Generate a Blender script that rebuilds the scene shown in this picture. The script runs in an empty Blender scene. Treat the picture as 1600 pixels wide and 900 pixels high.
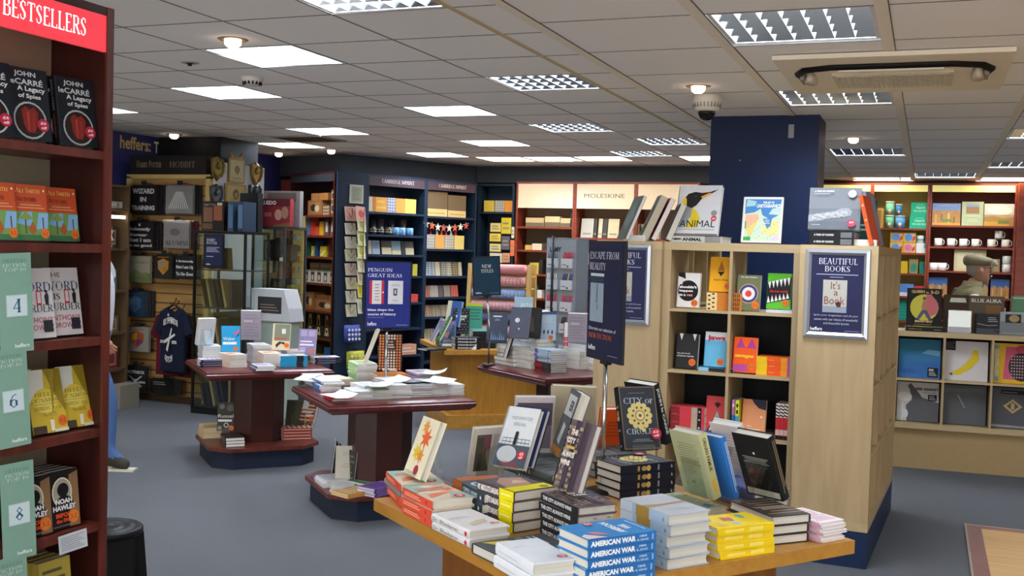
import bpy, bmesh, math, random
from mathutils import Vector, Matrix
random.seed(7)
SC = bpy.context.scene
COL = SC.collection
PI = math.pi
# ---------------------------------------------------------------- camera, world, exposure
FPX, ROLL, PITCH, YAW, CAMZ = 1676.6, .028, .0367, .3687, 1.6
_cy, _sy, _cp, _sp, _cr, _sr = math.cos(YAW), math.sin(YAW), math.cos(PITCH), math.sin(PITCH), math.cos(ROLL), math.sin(ROLL)
_r = Vector((_cy, _sy, 0)); _f = Vector((-_sy*_cp, _cy*_cp, -_sp)); _u = _r.cross(_f)
CR = _r*_cr + _u*_sr; CU = -_r*_sr + _u*_cr
cam = bpy.data.cameras.new('camera'); camo = bpy.data.objects.new('camera', cam); COL.objects.link(camo)
camo.matrix_world = Matrix(((CR.x, CU.x, -_f.x, 0), (CR.y, CU.y, -_f.y, 0), (CR.z, CU.z, -_f.z, CAMZ), (0, 0, 0, 1)))
cam.sensor_width = 36; cam.lens = FPX/1600*36; cam.clip_start = .05; cam.clip_end = 60
SC.camera = camo
def P(px, py, z):                       # the point of a horizontal surface at height z seen at a pixel
    d = CR*((px-800)/FPX) - CU*((py-450)/FPX) + _f
    t = (z-CAMZ)/d.z
    return Vector((d.x*t, d.y*t, z))
W = bpy.data.worlds.new('ambient_fill'); SC.world = W; W.use_nodes = True
W.node_tree.nodes['Background'].inputs[0].default_value = (1, .97, .93, 1)
W.node_tree.nodes['Background'].inputs[1].default_value = 3.2  # even ambient fill, added to brighten the room through its open back
SC.view_settings.view_transform = 'Standard'; SC.view_settings.look = 'None'
SC.view_settings.exposure = 0.15; SC.view_settings.gamma = 1.0; SC.view_settings.use_curve_mapping = False
SC.cycles.use_denoising = True
SC.cycles.max_bounces = 8; SC.cycles.diffuse_bounces = 4; SC.cycles.glossy_bounces = 3; SC.cycles.transparent_max_bounces = 12
SC.cycles.sample_clamp_indirect = 4.0
LAMP_E = 47.0
# ---------------------------------------------------------------- materials
def lin(h):
    h = h.lstrip('#'); o = []
    for i in (0, 2, 4):
        c = int(h[i:i+2], 16)/255
        o.append(c/12.92 if c <= .04045 else ((c+.055)/1.055)**2.4)
    return (*o, 1)
_M = {}
def nt(name):
    m = bpy.data.materials.new(name); m.use_nodes = True
    t = m.node_tree; return m, t, t.nodes['Principled BSDF']
def col(h, rough=.55, metal=0, var=.06, scale=30, emit=0, spec=.22):
    k = (h, rough, metal, var, scale, emit)
    if k in _M: return _M[k]
    m, t, b = nt('finish_' + h.lstrip('#') + ('_%d' % (rough*100)))
    c = lin(h)
    if emit:
        b.inputs['Base Color'].default_value = c
        b.inputs['Emission Color'].default_value = c; b.inputs['Emission Strength'].default_value = emit
    else:
        tc = t.nodes.new('ShaderNodeTexCoord'); n = t.nodes.new('ShaderNodeTexNoise'); n.inputs['Scale'].default_value = scale
        t.links.new(tc.outputs['Object'], n.inputs['Vector'])
        mx = t.nodes.new('ShaderNodeMix'); mx.data_type = 'RGBA'
        mx.inputs[6].default_value = tuple(x*(1-var) for x in c[:3])+(1,); mx.inputs[7].default_value = tuple(min(1, x*(1+var)) for x in c[:3])+(1,)
        t.links.new(n.outputs[0], mx.inputs[0]); t.links.new(mx.outputs[2], b.inputs['Base Color'])
    b.inputs['Roughness'].default_value = rough; b.inputs['Metallic'].default_value = metal
    b.inputs['Specular IOR Level'].default_value = spec
    _M[k] = m; return m
def wood(name, h1, h2, rough, stretch, rot=0, scale=1.0):
    if name in _M: return _M[name]
    m, t, b = nt(name)
    tc = t.nodes.new('ShaderNodeTexCoord'); mp = t.nodes.new('ShaderNodeMapping')
    mp.inputs['Scale'].default_value = stretch
    n = t.nodes.new('ShaderNodeTexNoise'); n.inputs['Scale'].default_value = 6*scale; n.inputs['Detail'].default_value = 5; n.inputs['Distortion'].default_value = .6
    r = t.nodes.new('ShaderNodeValToRGB'); r.color_ramp.elements[0].color = lin(h1); r.color_ramp.elements[1].color = lin(h2)
    r.color_ramp.elements[0].position = .32; r.color_ramp.elements[1].position = .68
    t.links.new(tc.outputs['Object'], mp.inputs[0]); t.links.new(mp.outputs[0], n.inputs['Vector'])
    t.links.new(n.outputs[0], r.inputs[0]); t.links.new(r.outputs[0], b.inputs['Base Color'])
    b.inputs['Roughness'].default_value = rough
    _M[name] = m; return m
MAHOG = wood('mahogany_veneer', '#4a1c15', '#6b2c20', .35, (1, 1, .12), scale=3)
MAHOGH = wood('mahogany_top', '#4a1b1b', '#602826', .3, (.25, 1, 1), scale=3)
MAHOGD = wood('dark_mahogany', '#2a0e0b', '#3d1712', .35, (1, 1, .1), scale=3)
SHELFR = wood('red_brown_shelf', '#6b2616', '#8a3820', .4, (.2, 1, 1), scale=3)
OAK = wood('oak_veneer', '#a8752c', '#b98638', .4, (.12, 1, 1), scale=4)
OAKV = wood('oak_veneer_upright', '#a06c20', '#b27d2e', .42, (1, 1, .15), scale=4)
OAKD = wood('oak_pedestal', '#7a4a1c', '#8b5823', .45, (1, 1, .12), scale=4)
MAPLE = wood('maple_laminate', '#a8916b', '#b59e77', .42, (1, 1, .12), scale=3)
MAPLEH = wood('maple_laminate_flat', '#b29b72', '#bda77e', .42, (.12, 1, 1), scale=3)
SLAT = wood('slat_board', '#9a7440', '#b18a52', .5, (.15, 1, 1), scale=4)
PARQ = wood('oak_floor_board', '#b98d54', '#cfa56a', .4, (.15, 2.2, 1), scale=2)
def paper():
    if 'pages' in _M: return _M['pages']
    m, t, b = nt('book_pages')
    tc = t.nodes.new('ShaderNodeTexCoord'); mp = t.nodes.new('ShaderNodeMapping'); mp.inputs['Scale'].default_value = (4, 4, 600)
    n = t.nodes.new('ShaderNodeTexNoise'); n.inputs['Scale'].default_value = 1.5
    r = t.nodes.new('ShaderNodeValToRGB'); r.color_ramp.elements[0].color = lin('#b9b6ad'); r.color_ramp.elements[1].color = lin('#e6e3da')
    t.links.new(tc.outputs['Object'], mp.inputs[0]); t.links.new(mp.outputs[0], n.inputs['Vector']); t.links.new(n.outputs[0], r.inputs[0])
    t.links.new(r.outputs[0], b.inputs['Base Color']); b.inputs['Roughness'].default_value = .8
    _M['pages'] = m; return m
PAGES = paper()
def carpet():
    m, t, b = nt('blue_grey_carpet')
    tc = t.nodes.new('ShaderNodeTexCoord')
    n = t.nodes.new('ShaderNodeTexNoise'); n.inputs['Scale'].default_value = 260; n.inputs['Detail'].default_value = 3
    n2 = t.nodes.new('ShaderNodeTexNoise'); n2.inputs['Scale'].default_value = 1.3; n2.inputs['Detail'].default_value = 4
    r = t.nodes.new('ShaderNodeValToRGB'); r.color_ramp.elements[0].color = lin('#484a4e'); r.color_ramp.elements[1].color = lin('#707175')
    r.color_ramp.elements[0].position = .3; r.color_ramp.elements[1].position = .7
    mx = t.nodes.new('ShaderNodeMix'); mx.data_type = 'RGBA'; mx.blend_type = 'MULTIPLY'; mx.inputs[0].default_value = .35
    r2 = t.nodes.new('ShaderNodeValToRGB'); r2.color_ramp.elements[0].color = (.6, .6, .62, 1); r2.color_ramp.elements[1].color = (1, 1, 1, 1)
    for q in (n, n2): t.links.new(tc.outputs['Object'], q.inputs['Vector'])
    t.links.new(n.outputs[0], r.inputs[0]); t.links.new(n2.outputs[0], r2.inputs[0])
    t.links.new(r.outputs[0], mx.inputs[6]); t.links.new(r2.outputs[0], mx.inputs[7]); t.links.new(mx.outputs[2], b.inputs['Base Color'])
    bp = t.nodes.new('ShaderNodeBump'); bp.inputs['Strength'].default_value = .5; bp.inputs['Distance'].default_value = .01
    t.links.new(n.outputs[0], bp.inputs['Height']); t.links.new(bp.outputs[0], b.inputs['Normal'])
    b.inputs['Roughness'].default_value = .95; b.inputs['Specular IOR Level'].default_value = .1
    return m
def ceiltile():
    m, t, b = nt('mineral_ceiling_tile')
    tc = t.nodes.new('ShaderNodeTexCoord')
    n = t.nodes.new('ShaderNodeTexNoise'); n.inputs['Scale'].default_value = 140; n.inputs['Detail'].default_value = 4
    n2 = t.nodes.new('ShaderNodeTexNoise'); n2.inputs['Scale'].default_value = .8; n2.inputs['Detail'].default_value = 3
    r = t.nodes.new('ShaderNodeValToRGB'); r.color_ramp.elements[0].color = lin('#f0eeec'); r.color_ramp.elements[1].color = lin('#faf8f6')
    ad = t.nodes.new('ShaderNodeMath'); ad.operation = 'ADD'; ml = t.nodes.new('ShaderNodeMath'); ml.operation = 'MULTIPLY'; ml.inputs[1].default_value = .5
    for q in (n, n2): t.links.new(tc.outputs['Object'], q.inputs['Vector'])
    t.links.new(n.outputs[0], ad.inputs[0]); t.links.new(n2.outputs[0], ad.inputs[1]); t.links.new(ad.outputs[0], ml.inputs[0]); t.links.new(ml.outputs[0], r.inputs[0])
    t.links.new(r.outputs[0], b.inputs['Base Color']); b.inputs['Roughness'].default_value = .9
    return m
def clear(name, fac, tint, rough=.03):
    if name in _M: return _M[name]
    m = bpy.data.materials.new(name); m.use_nodes = True; t = m.node_tree
    for q in list(t.nodes): t.nodes.remove(q)
    o = t.nodes.new('ShaderNodeOutputMaterial'); mx = t.nodes.new('ShaderNodeMixShader'); mx.inputs[0].default_value = fac
    tr = t.nodes.new('ShaderNodeBsdfTransparent'); tr.inputs[0].default_value = tint
    g = t.nodes.new('ShaderNodeBsdfGlossy'); g.inputs['Roughness'].default_value = rough
    t.links.new(tr.outputs[0], mx.inputs[1]); t.links.new(g.outputs[0], mx.inputs[2]); t.links.new(mx.outputs[0], o.inputs[0])
    _M[name] = m; return m
ACRYL = clear('clear_acrylic', .10, (.93, .96, .96, 1))
GLASS = clear('display_glass', .07, (.93, .97, .96, 1))
FILM = clear('clear_film_bag', .10, (.97, .97, .97, 1), .12)
METAL = col('#9a9c9e', .3, 1); DKMETAL = col('#26272a', .4, .6); CHROME = col('#c4c6c8', .15, 1)
BLACK = col('#121214', .45); WHITE = col('#e8e7e4', .5); NAVYP = col('#1e2c47', .5); NAVYS = col('#182a4a', .5)
# ---------------------------------------------------------------- lettering
_T = {}
SER = {  # capitals as strokes: (weight, points) on a cap-height-1 box; weight T thick, t thin; a trailing s adds serifs to its ends
'A': (.74, 't .08 0 .37 1s;T .37 1 .66 0s;t .2 .34 .53 .34'), 'B': (.62, 'T .14 0 .14 1s;t .14 1 .4 1 .5 .88 .5 .66 .38 .54 .14 .54;T .5 .9 .5 .64;t .38 .54 .56 .42 .56 .12 .42 0 .14 0;T .55 .44 .55 .1'),
'C': (.7, 'T .13 .3 .13 .7;t .13 .7 .22 .92 .42 1 .6 .92 .62 .74;t .13 .3 .22 .08 .42 0 .6 .08 .64 .22'), 'D': (.76, 'T .14 0 .14 1s;t .14 1 .42 1 .62 .84;t .14 0 .42 0 .62 .16;T .62 .84 .66 .5 .62 .16'),
'E': (.58, 'T .14 0 .14 1s;t .14 1 .5 1 .5 .84;t .14 .52 .42 .52;t .14 0 .54 0 .54 .18'), 'F': (.55, 'T .14 0 .14 1s;t .14 1 .5 1 .5 .84;t .14 .5 .42 .5'),
'G': (.76, 'T .13 .3 .13 .7;t .13 .7 .22 .92 .42 1 .62 .92 .64 .76;t .13 .3 .22 .08 .42 0 .64 .06;T .64 .04 .64 .42s'), 'H': (.78, 'T .14 0 .14 1s;T .64 0 .64 1s;t .14 .52 .64 .52'),
'I': (.3, 'T .15 0 .15 1s'), 'J': (.36, 'T .2 1 .2 0s;t .2 0 .12 -.18 .02 -.16'), 'K': (.7, 'T .14 0 .14 1s;t .14 .45 .56 1s;T .28 .6 .6 0s'), 'L': (.56, 'T .14 0 .14 1s;t .14 0 .52 0 .52 .2'),
'M': (.9, 't .12 0 .14 1s;T .14 1 .44 .1;t .44 .1 .74 1;T .74 1 .78 0s'), 'N': (.78, 't .12 0 .12 1s;T .12 1 .66 0;t .66 0 .66 1s'),
'O': (.8, 'T .12 .3 .12 .7;t .12 .7 .22 .92 .4 1 .58 .92 .68 .7;T .68 .7 .68 .3;t .68 .3 .58 .08 .4 0 .22 .08 .12 .3'), 'P': (.58, 'T .14 0 .14 1s;t .14 1 .4 1 .5 .9;T .51 .9 .51 .58;t .5 .58 .4 .46 .14 .46'),
'Q': (.8, 'T .12 .3 .12 .7;t .12 .7 .22 .92 .4 1 .58 .92 .68 .7;T .68 .7 .68 .3;t .68 .3 .58 .08 .4 0 .22 .08 .12 .3;T .4 .1 .74 -.16'), 'R': (.66, 'T .14 0 .14 1s;t .14 1 .4 1 .5 .9;T .5 .9 .5 .6;t .5 .6 .4 .5 .14 .5;T .32 .5 .6 0s'),
'S': (.52, 't .44 .76 .4 .94 .24 1 .12 .88;T .1 .88 .1 .7 .4 .36 .42 .16;t .42 .14 .3 0 .12 .04 .06 .24'), 'T': (.66, 'T .33 0 .33 1s;t .04 .82 .06 1 .6 1 .62 .82'),
'U': (.76, 'T .14 1 .14 .28s;t .14 .28 .22 .06 .4 0 .56 .06 .62 .28;t .62 .28 .62 1s'), 'V': (.7, 'T .08 1 .36 0s;t .36 0 .62 1s'), 'W': (1.0, 'T .08 1 .32 0s;t .32 0 .52 1;T .5 1 .72 0;t .72 0 .92 1s'),
'X': (.68, 'T .1 1 .58 0s;t .1 0 .58 1s'), 'Y': (.66, 'T .08 1 .33 .48s;t .33 .48 .58 1s;T .33 .48 .33 0s'), 'Z': (.62, 't .08 .8 .1 1 .52 1;T .52 1 .1 0;t .1 0 .54 0 .56 .2'),
'1': (.4, 'T .22 0 .22 1s'), '0': (.6, 'T .1 .3 .1 .7;t .1 .7 .3 1 .5 .7;T .5 .7 .5 .3;t .5 .3 .3 0 .1 .3'), '4': (.6, 't .5 .3 .06 .3 .4 1;T .4 1 .4 0s'), '6': (.58, 'T .1 .2 .12 .6;t .12 .6 .26 .9 .46 1;t .1 .4 .28 .6 .46 .5;T .46 .5 .46 .16;t .46 .14 .28 0 .1 .2'),
'8': (.58, 't .29 .55 .12 .76 .29 1 .46 .76 .29 .55;T .29 .55 .08 .26;T .29 .55 .5 .26;t .08 .26 .29 0 .5 .26'), '2': (.54, 't .08 .78 .24 1 .4 .9;T .42 .86 .4 .64 .08 0;t .08 0 .48 0 .5 .16'), '3': (.5, 't .08 .84 .22 1 .38 .8 .2 .55;T .2 .55 .42 .3;t .42 .26 .24 0 .06 .12'),
}
def serif_polys(s):
    V = []; F = []; x = 0
    def quad(a, b, w):
        d = Vector((b[0]-a[0], b[1]-a[1]));
        if d.length < 1e-5: return
        n = Vector((-d.y, d.x)).normalized()*w/2; e = d.normalized()*w*.18
        i = len(V)
        for p in ((a[0]-n.x-e.x, a[1]-n.y-e.y), (b[0]-n.x+e.x, b[1]-n.y+e.y), (b[0]+n.x+e.x, b[1]+n.y+e.y), (a[0]+n.x-e.x, a[1]+n.y-e.y)): V.append(p)
        F.append((i, i+1, i+2, i+3))
    for ch in s:
        g = SER.get(ch.upper())
        if g is None:
            x += .3
            if ch in '.:': quad((x-.18, 0), (x-.18, .1), .1)
            continue
        sc = 1.0 if ch.isupper() or ch.isdigit() else .74
        for st in g[1].split(';'):
            ser = st.endswith('s'); a = st.rstrip('s').split(); w = .135 if a[0] == 'T' else .06
            pts = [(x+float(a[i])*sc, float(a[i+1])*sc) for i in range(1, len(a), 2)]
            for p, q in zip(pts, pts[1:]): quad(p, q, w)
            if ser:
                for e in (pts[0], pts[-1]):
                    if abs(e[1]) < .01 or abs(e[1]-sc) < .01:
                        yy = .025 if abs(e[1]) < .01 else sc-.025
                        quad((e[0]-.12, yy), (e[0]+.12, yy), .05)
        x += (g[0]+.06)*sc
    return V, F
def sans_polys(s, bold):
    cu = bpy.data.curves.new('lettering', 'FONT'); cu.body = s; cu.resolution_u = 2; cu.offset = bold
    o = bpy.data.objects.new('lettering', cu); COL.objects.link(o)
    dg = bpy.context.evaluated_depsgraph_get(); me = bpy.data.meshes.new_from_object(o.evaluated_get(dg))
    V = [(v.co.x, v.co.y) for v in me.vertices]; F = [tuple(p.vertices) for p in me.polygons]
    bpy.data.meshes.remove(me); bpy.data.objects.remove(o); bpy.data.curves.remove(cu)
    return V, F
def text_polys(s, font='b'):
    k = (s, font)
    if k not in _T:
        V, F = serif_polys(s) if font == 's' else sans_polys(s, {'b': .025, 'n': 0, 'x': .05}[font])
        if not V: V, F = [(0, 0)], []
        a = min(v[0] for v in V); b = max(v[0] for v in V); c = min(v[1] for v in V); d = max(v[1] for v in V)
        _T[k] = ([((v[0]-a)/max(b-a, 1e-6), (v[1]-c)/max(d-c, 1e-6)) for v in V], F)
    return _T[k]
# ---------------------------------------------------------------- mesh builder
class MB:
    def __init__(s, mat=None): s.v = []; s.f = []; s.fm = []; s.ms = []; s.mat = mat; s.M = Matrix.Identity(4); s.sm = []
    def mi(s, m):
        m = m or s.mat
        if isinstance(m, str): m = col(m)
        if m not in s.ms: s.ms.append(m)
        return s.ms.index(m)
    def add(s, vs, fs, m=None, smooth=False):
        i = len(s.v); k = s.mi(m)
        for v in vs: s.v.append(s.M @ Vector(v))
        for f in fs: s.f.append(tuple(i+a for a in f)); s.fm.append(k); s.sm.append(smooth)
        return s
    def box(s, x0, y0, z0, x1, y1, z1, m=None):
        return s.add([(x0, y0, z0), (x1, y0, z0), (x1, y1, z0), (x0, y1, z0), (x0, y0, z1), (x1, y0, z1), (x1, y1, z1), (x0, y1, z1)],
                     [(0, 3, 2, 1), (4, 5, 6, 7), (0, 1, 5, 4), (1, 2, 6, 5), (2, 3, 7, 6), (3, 0, 4, 7)], m)
    def prism(s, pts, z0, z1, m=None):
        n = len(pts)
        return s.add([(p[0], p[1], z0) for p in pts]+[(p[0], p[1], z1) for p in pts],
                     [tuple(range(n-1, -1, -1)), tuple(range(n, 2*n))]+[(i, (i+1) % n, n+(i+1) % n, n+i) for i in range(n)], m)
    def loft(s, rings, m=None, smooth=True, caps=True):
        n = len(rings[0]); vs = [p for r in rings for p in r]; fs = []
        for k in range(len(rings)-1):
            for i in range(n): fs.append((k*n+i, k*n+(i+1) % n, (k+1)*n+(i+1) % n, (k+1)*n+i))
        if caps: fs.append(tuple(range(n-1, -1, -1))); fs.append(tuple(range((len(rings)-1)*n, len(rings)*n)))
        return s.add(vs, fs, m, smooth)
    def lathe(s, prof, c=(0, 0, 0), n=20, m=None, smooth=True):
        return s.loft([[(c[0]+r*math.cos(2*PI*i/n), c[1]+r*math.sin(2*PI*i/n), c[2]+z) for i in range(n)] for r, z in prof], m, smooth)
    def tube(s, path, r, n=8, m=None, smooth=True):
        path = [Vector(p) for p in path]; rings = []
        rr = r if isinstance(r, (list, tuple)) else [r]*len(path)
        a = None
        for i, p in enumerate(path):
            d = (path[min(i+1, len(path)-1)]-path[max(i-1, 0)]).normalized()
            if a is None: a = d.orthogonal().normalized()
            a = (a-d*a.dot(d)).normalized(); b = d.cross(a)
            rings.append([p+(a*math.cos(2*PI*k/n)+b*math.sin(2*PI*k/n))*rr[i] for k in range(n)])
        return s.loft(rings, m, smooth)
    def bar(s, p, q, w, m=None): return s.tube([p, q], w*.707, 4, m, False)
    # flat print on the plane o + u*ex + v*ey (u,v in 0..1), lifted along n
    def art(s, items, o, ex, ey, n, lift=.0005):
        o, ex, ey, n = Vector(o), Vector(ex), Vector(ey), Vector(n).normalized()
        asp = ex.length/ey.length; L = lift
        for it in items:
            k = it[0]; L += lift*.4
            def W_(u, v): return o+ex*u+ey*v+n*L
            if k == 'r': x0, y0, x1, y1, h = it[1:6]; s.add([W_(x0, y0), W_(x1, y0), W_(x1, y1), W_(x0, y1)], [(0, 1, 2, 3)], h)
            elif k == 'o':
                cx, cy, rx, ry, h = it[1:6]; ry = rx*asp if ry is None else ry
                s.add([W_(cx+rx*math.cos(2*PI*i/20), cy+ry*math.sin(2*PI*i/20)) for i in range(20)], [tuple(range(20))], h)
            elif k == 'p': s.add([W_(*p) for p in it[1]], [tuple(range(len(it[1])))], it[2])
            elif k == 'l':     # rows of small print
                x0, y0, x1, y1, c, h = it[1:7]; dy = (y1-y0)/c
                for i in range(c):
                    xa, xb = (x0, x1-(x1-x0)*(.35*((i*7) % 3)/3)) if len(it) < 8 else (x0+(x1-x0)*.06*((i*5) % 3), x1-(x1-x0)*.06*((i*5) % 3))
                    y = y0+dy*(i+.3); s.add([W_(xa, y), W_(xb, y), W_(xb, y+dy*.4), W_(xa, y+dy*.4)], [(0, 1, 2, 3)], h)
            elif k == 't':
                x0, y0, x1, y1, h = it[2:7]; V, F = text_polys(it[1], it[7] if len(it) > 7 else 'b')
                s.add([W_(x0+(x1-x0)*a, y0+(y1-y0)*b) for a, b in V], F, h)
        return s
    def mesh(s, name):
        me = bpy.data.meshes.new(name); me.from_pydata([tuple(v) for v in s.v], [], s.f)
        for m in s.ms: me.materials.append(m)
        me.polygons.foreach_set('material_index', s.fm); me.polygons.foreach_set('use_smooth', s.sm)
        me.validate(); me.update(); return me
    def build(s, name, parent=None): return put(name, s.mesh(name), parent)
def put(name, me, parent=None):
    o = bpy.data.objects.new(name, me); COL.objects.link(o)
    if parent: o.parent = parent
    return o
def thing(name, label, cat, loc=(0, 0, 0), rz=0, group=None, M=None):
    o = bpy.data.objects.new(name, None); COL.objects.link(o); o.empty_display_size = .05
    if M is not None: o.matrix_world = M
    else: o.location = loc; o.rotation_euler = (0, 0, rz)
    return tag(o, label, cat, group)
def tag(o, label, cat, group=None):
    o['label'] = label; o['category'] = cat
    if group: o['group'] = group
    return o
def struct(o, label=None, cat=None):
    o['kind'] = 'structure'
    if label: o['label'] = label
    if cat: o['category'] = cat
    return o
def rotz(a): return Matrix.Rotation(a, 4, 'Z')
def T(x, y, z): return Matrix.Translation((x, y, z))
def upright(loc, az, tilt=0):
    """Frame whose +Z faces azimuth az (degrees, 0 = +X, -90 = towards the camera side), +Y up, leaning back by tilt degrees."""
    a = math.radians(az); t = math.radians(tilt); nh = Vector((math.cos(a), math.sin(a), 0)); up = Vector((0, 0, 1))
    y = up*math.cos(t)-nh*math.sin(t); z = nh*math.cos(t)+up*math.sin(t); x = y.cross(z); l = Vector(loc)
    return Matrix(((x.x, y.x, z.x, l.x), (x.y, y.y, z.y, l.y), (x.z, y.z, z.z, l.z), (0, 0, 0, 1)))
# ---------------------------------------------------------------- books
BK = {}
def book_kind(key, w, h, t, cover, front=(), spine=(), back=(), hard=True, spinec=None, pages=None):
    """Book lying on its back: spine at x=0, fore-edge at x=w, tail at y=0, head at y=h, front cover at z=t."""
    bt, ov = (.0028, .003) if hard else (.0008, .0003)
    c = MB(cover); ri = .004 if hard else .001
    outer = [(w, t), (ri, t), (0, t-ri*.9), (-.0015 if hard else 0, t*.5), (0, ri*.9), (ri, 0), (w, 0)]
    inner = [(w, bt), (ri, bt), (bt, ri*.9), (bt-.001 if hard else bt, t*.5), (bt, t-ri*.9), (ri, t-bt), (w, t-bt)]
    n = len(outer); loop = outer+inner; N = 2*n
    vs = [(x, 0, z) for x, z in loop]+[(x, h, z) for x, z in loop]
    fs = [(i, (i+1) % N, N+(i+1) % N, N+i) for i in range(N)]
    for k in range(n-1):
        a, b, cc, d = k, k+1, N-2-k, N-1-k
        fs.append((a, d, cc, b)); fs.append((N+a, N+b, N+cc, N+d))
    c.add(vs, fs)
    if spinec:
        for sgn in (1,): c.add([(-.0019, 0, .002), (-.0019, h, .002), (-.0019, h, t-.002), (-.0019, 0, t-.002)], [(0, 3, 2, 1)], spinec)
    if front: c.art(front, (0, 0, t), (w, 0, 0), (0, h, 0), (0, 0, 1))
    if back: c.art(back, (w, 0, 0), (-w, 0, 0), (0, h, 0), (0, 0, -1))
    if spine: c.art(spine, (-.0021, h, 0), (0, -h, 0), (0, 0, t), (-1, 0, 0))
    p = MB(pages or PAGES); x1 = w-ov-.001; zb, zt = bt+.0001, t-bt-.0001; y0, y1 = ov, h-ov; cv = .004 if hard else 0.0005
    prof = [(.004 if hard else .0012, zb), (x1, zb), (x1-cv, t*.5), (x1, zt), (.004 if hard else .0012, zt)]
    m = len(prof)
    p.add([(x, y0, z) for x, z in prof]+[(x, y1, z) for x, z in prof], [tuple(range(m)), tuple(range(2*m-1, m-1, -1))]+[(i, m+i, m+(i+1) % m, (i+1) % m) for i in range(m)])
    BK[key] = dict(w=w, h=h, t=t, cover=c.mesh('cover'), pages=p.mesh('page_block'), hard=hard)
    return BK[key]
def book(key, M, label, group=None, name=None):
    k = BK[key]
    o = thing(name or ('hardback_book' if k['hard'] else 'paperback_book'), label, 'book', M=M, group=group)
    put('cover', k['cover'], o); put('page_block', k['pages'], o)
    return o
HB = ('hw', 'hwb', 'strange', 'teal', 'into', 'pale_st', 'blk1', 'thickc', 'redb', 'gryb', 'orgb', 'greyb', 'dkgrn', 'po_cream', 'bigpic', 'pcream', 'green2')
def simple_book(key, w, h, t, cover, front=(), spine=(), pages='#dcd8cc'):
    """A far-away book in one mesh: block with covers and visible page edges; same frame as book_kind."""
    c = MB(cover); c.box(0, 0, 0, w, h, t); e = .0006; q = min(.002, t*.15)
    c.add([(q, -e, q), (w-.001, -e, q), (w-.001, -e, t-q), (q, -e, t-q)], [(0, 1, 2, 3)], pages)
    c.add([(q, h+e, q), (w-.001, h+e, q), (w-.001, h+e, t-q), (q, h+e, t-q)], [(3, 2, 1, 0)], pages)
    c.add([(w+e, 0, q), (w+e, h, q), (w+e, h, t-q), (w+e, 0, t-q)], [(0, 1, 2, 3)], pages)
    if front: c.art(front, (0, 0, t), (w, 0, 0), (0, h, 0), (0, 0, 1), .0008)
    if spine: c.art(spine, (0, h, 0), (0, -h, 0), (0, 0, t), (-1, 0, 0), .0008)
    BK[key] = dict(w=w, h=h, t=t, one=c.mesh('paperback_book'))
def sbook(key, M, label, group=None, name='paperback_book', cat='book'):
    if key.startswith('lp'): name, cat = 'record_sleeve', 'record'
    elif key in HB: name = 'hardback_book'
    elif key == 'dkpam': name, cat = 'pamphlet', 'pamphlet'
    o = put(name, BK[key]['one']); o.matrix_world = M; return tag(o, label, cat, group)
def anybook(key, M, label, group=None): return (sbook if 'one' in BK[key] else book)(key, M, label, group)
def stack(keys, loc, ang, labels, group=None, corner=(0, 0), jit=.004, rj=1.5):
    """Pile of lying books; loc = the lowest book's given corner, ang = direction from spine to fore-edge (degrees)."""
    z = loc[2]; out = []
    for i, k in enumerate(keys):
        b = BK[k]; a = math.radians(ang+(random.uniform(-rj, rj) if i else 0))
        j = Vector((random.uniform(-jit, jit), random.uniform(-jit, jit), 0)) if i else Vector((0, 0, 0))
        M = T(loc[0]+j.x, loc[1]+j.y, z) @ rotz(a) @ T(-corner[0]*b['w'], -corner[1]*b['h'], 0)
        out.append(anybook(k, M, labels if isinstance(labels, str) else labels[i], group)); z += b['t']+.0005
    return z
def standing(key, loc, az, tilt, label, group=None, lift=0):
    """Book shown face-on, tail edge at loc (middle of the edge), front cover facing az, leaning back."""
    b = BK[key]; M = upright(loc, az, tilt) @ T(-b['w']/2, lift, -b['t'])
    return anybook(key, M, label, group)
def easel_part(w, h, d=.08, lip=.03):
    """Clear bent-sheet easel in the local frame of an upright back panel (origin at the middle of its foot)."""
    m = MB(ACRYL); e = .003
    m.box(-w/2, 0, -e, w/2, h, 0)                      # back panel behind the book
    m.box(-w/2, -.0005, 0, w/2, e, lip); m.box(-w/2, 0, lip, w/2, .018, lip+e)
    return m
# ================================================================ SETTING
CEIL = 2.65
m = MB(carpet()); m.box(-8, -1.5, -.1, 4.2, 15.6, 0); struct(m.build('floor'))
CX0, CY0, CP = -3.793, 4.322, .6
LX = [CX0+CP*i for i in range(-7, 4)]; LY = [CY0+CP*j for j in range(-10, 20)]
RX = [-1.75+.765*i for i in range(0, 9)]; RY = [4.715+.765*j for j in range(-9, 15)]
LFIX = [(0, 1), (-2, 3), (-5, 4), (-3, 7), (-5, 9), (2, -1), (2, 3), (0, 5), (1, 7), (-1, 9), (2, 9), (-3, 11), (1, 11), (-1, 12), (-2, -1), (2, -5), (-2, -6), (-4, -4)]
LWARM = [(-2, 12), (0, 12), (2, 12)]
RFIX = [(1, 0), (1, 3), (1, 8), (2, 12), (3, 6), (3, 10), (3, -2), (3, -6), (5, 2), (5, 8)]
RWARM = [(1, 13), (3, 13)]
m = MB(ceiltile())
hl = set(LFIX+LWARM); hr = set(RFIX+RWARM)
for i in range(-7, 3):
    for j in range(-10, 19):
        if (i, j) in hl: continue
        x, y = CX0+CP*i, CY0+CP*j; m.add([(x, y, CEIL), (x+CP, y, CEIL), (x+CP, y+CP, CEIL), (x, y+CP, CEIL)], [(0, 3, 2, 1)])
m.add([(-1.993, -1.7, CEIL), (-1.75, -1.7, CEIL), (-1.75, 15.8, CEIL), (-1.993, 15.8, CEIL)], [(0, 3, 2, 1)])
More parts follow.
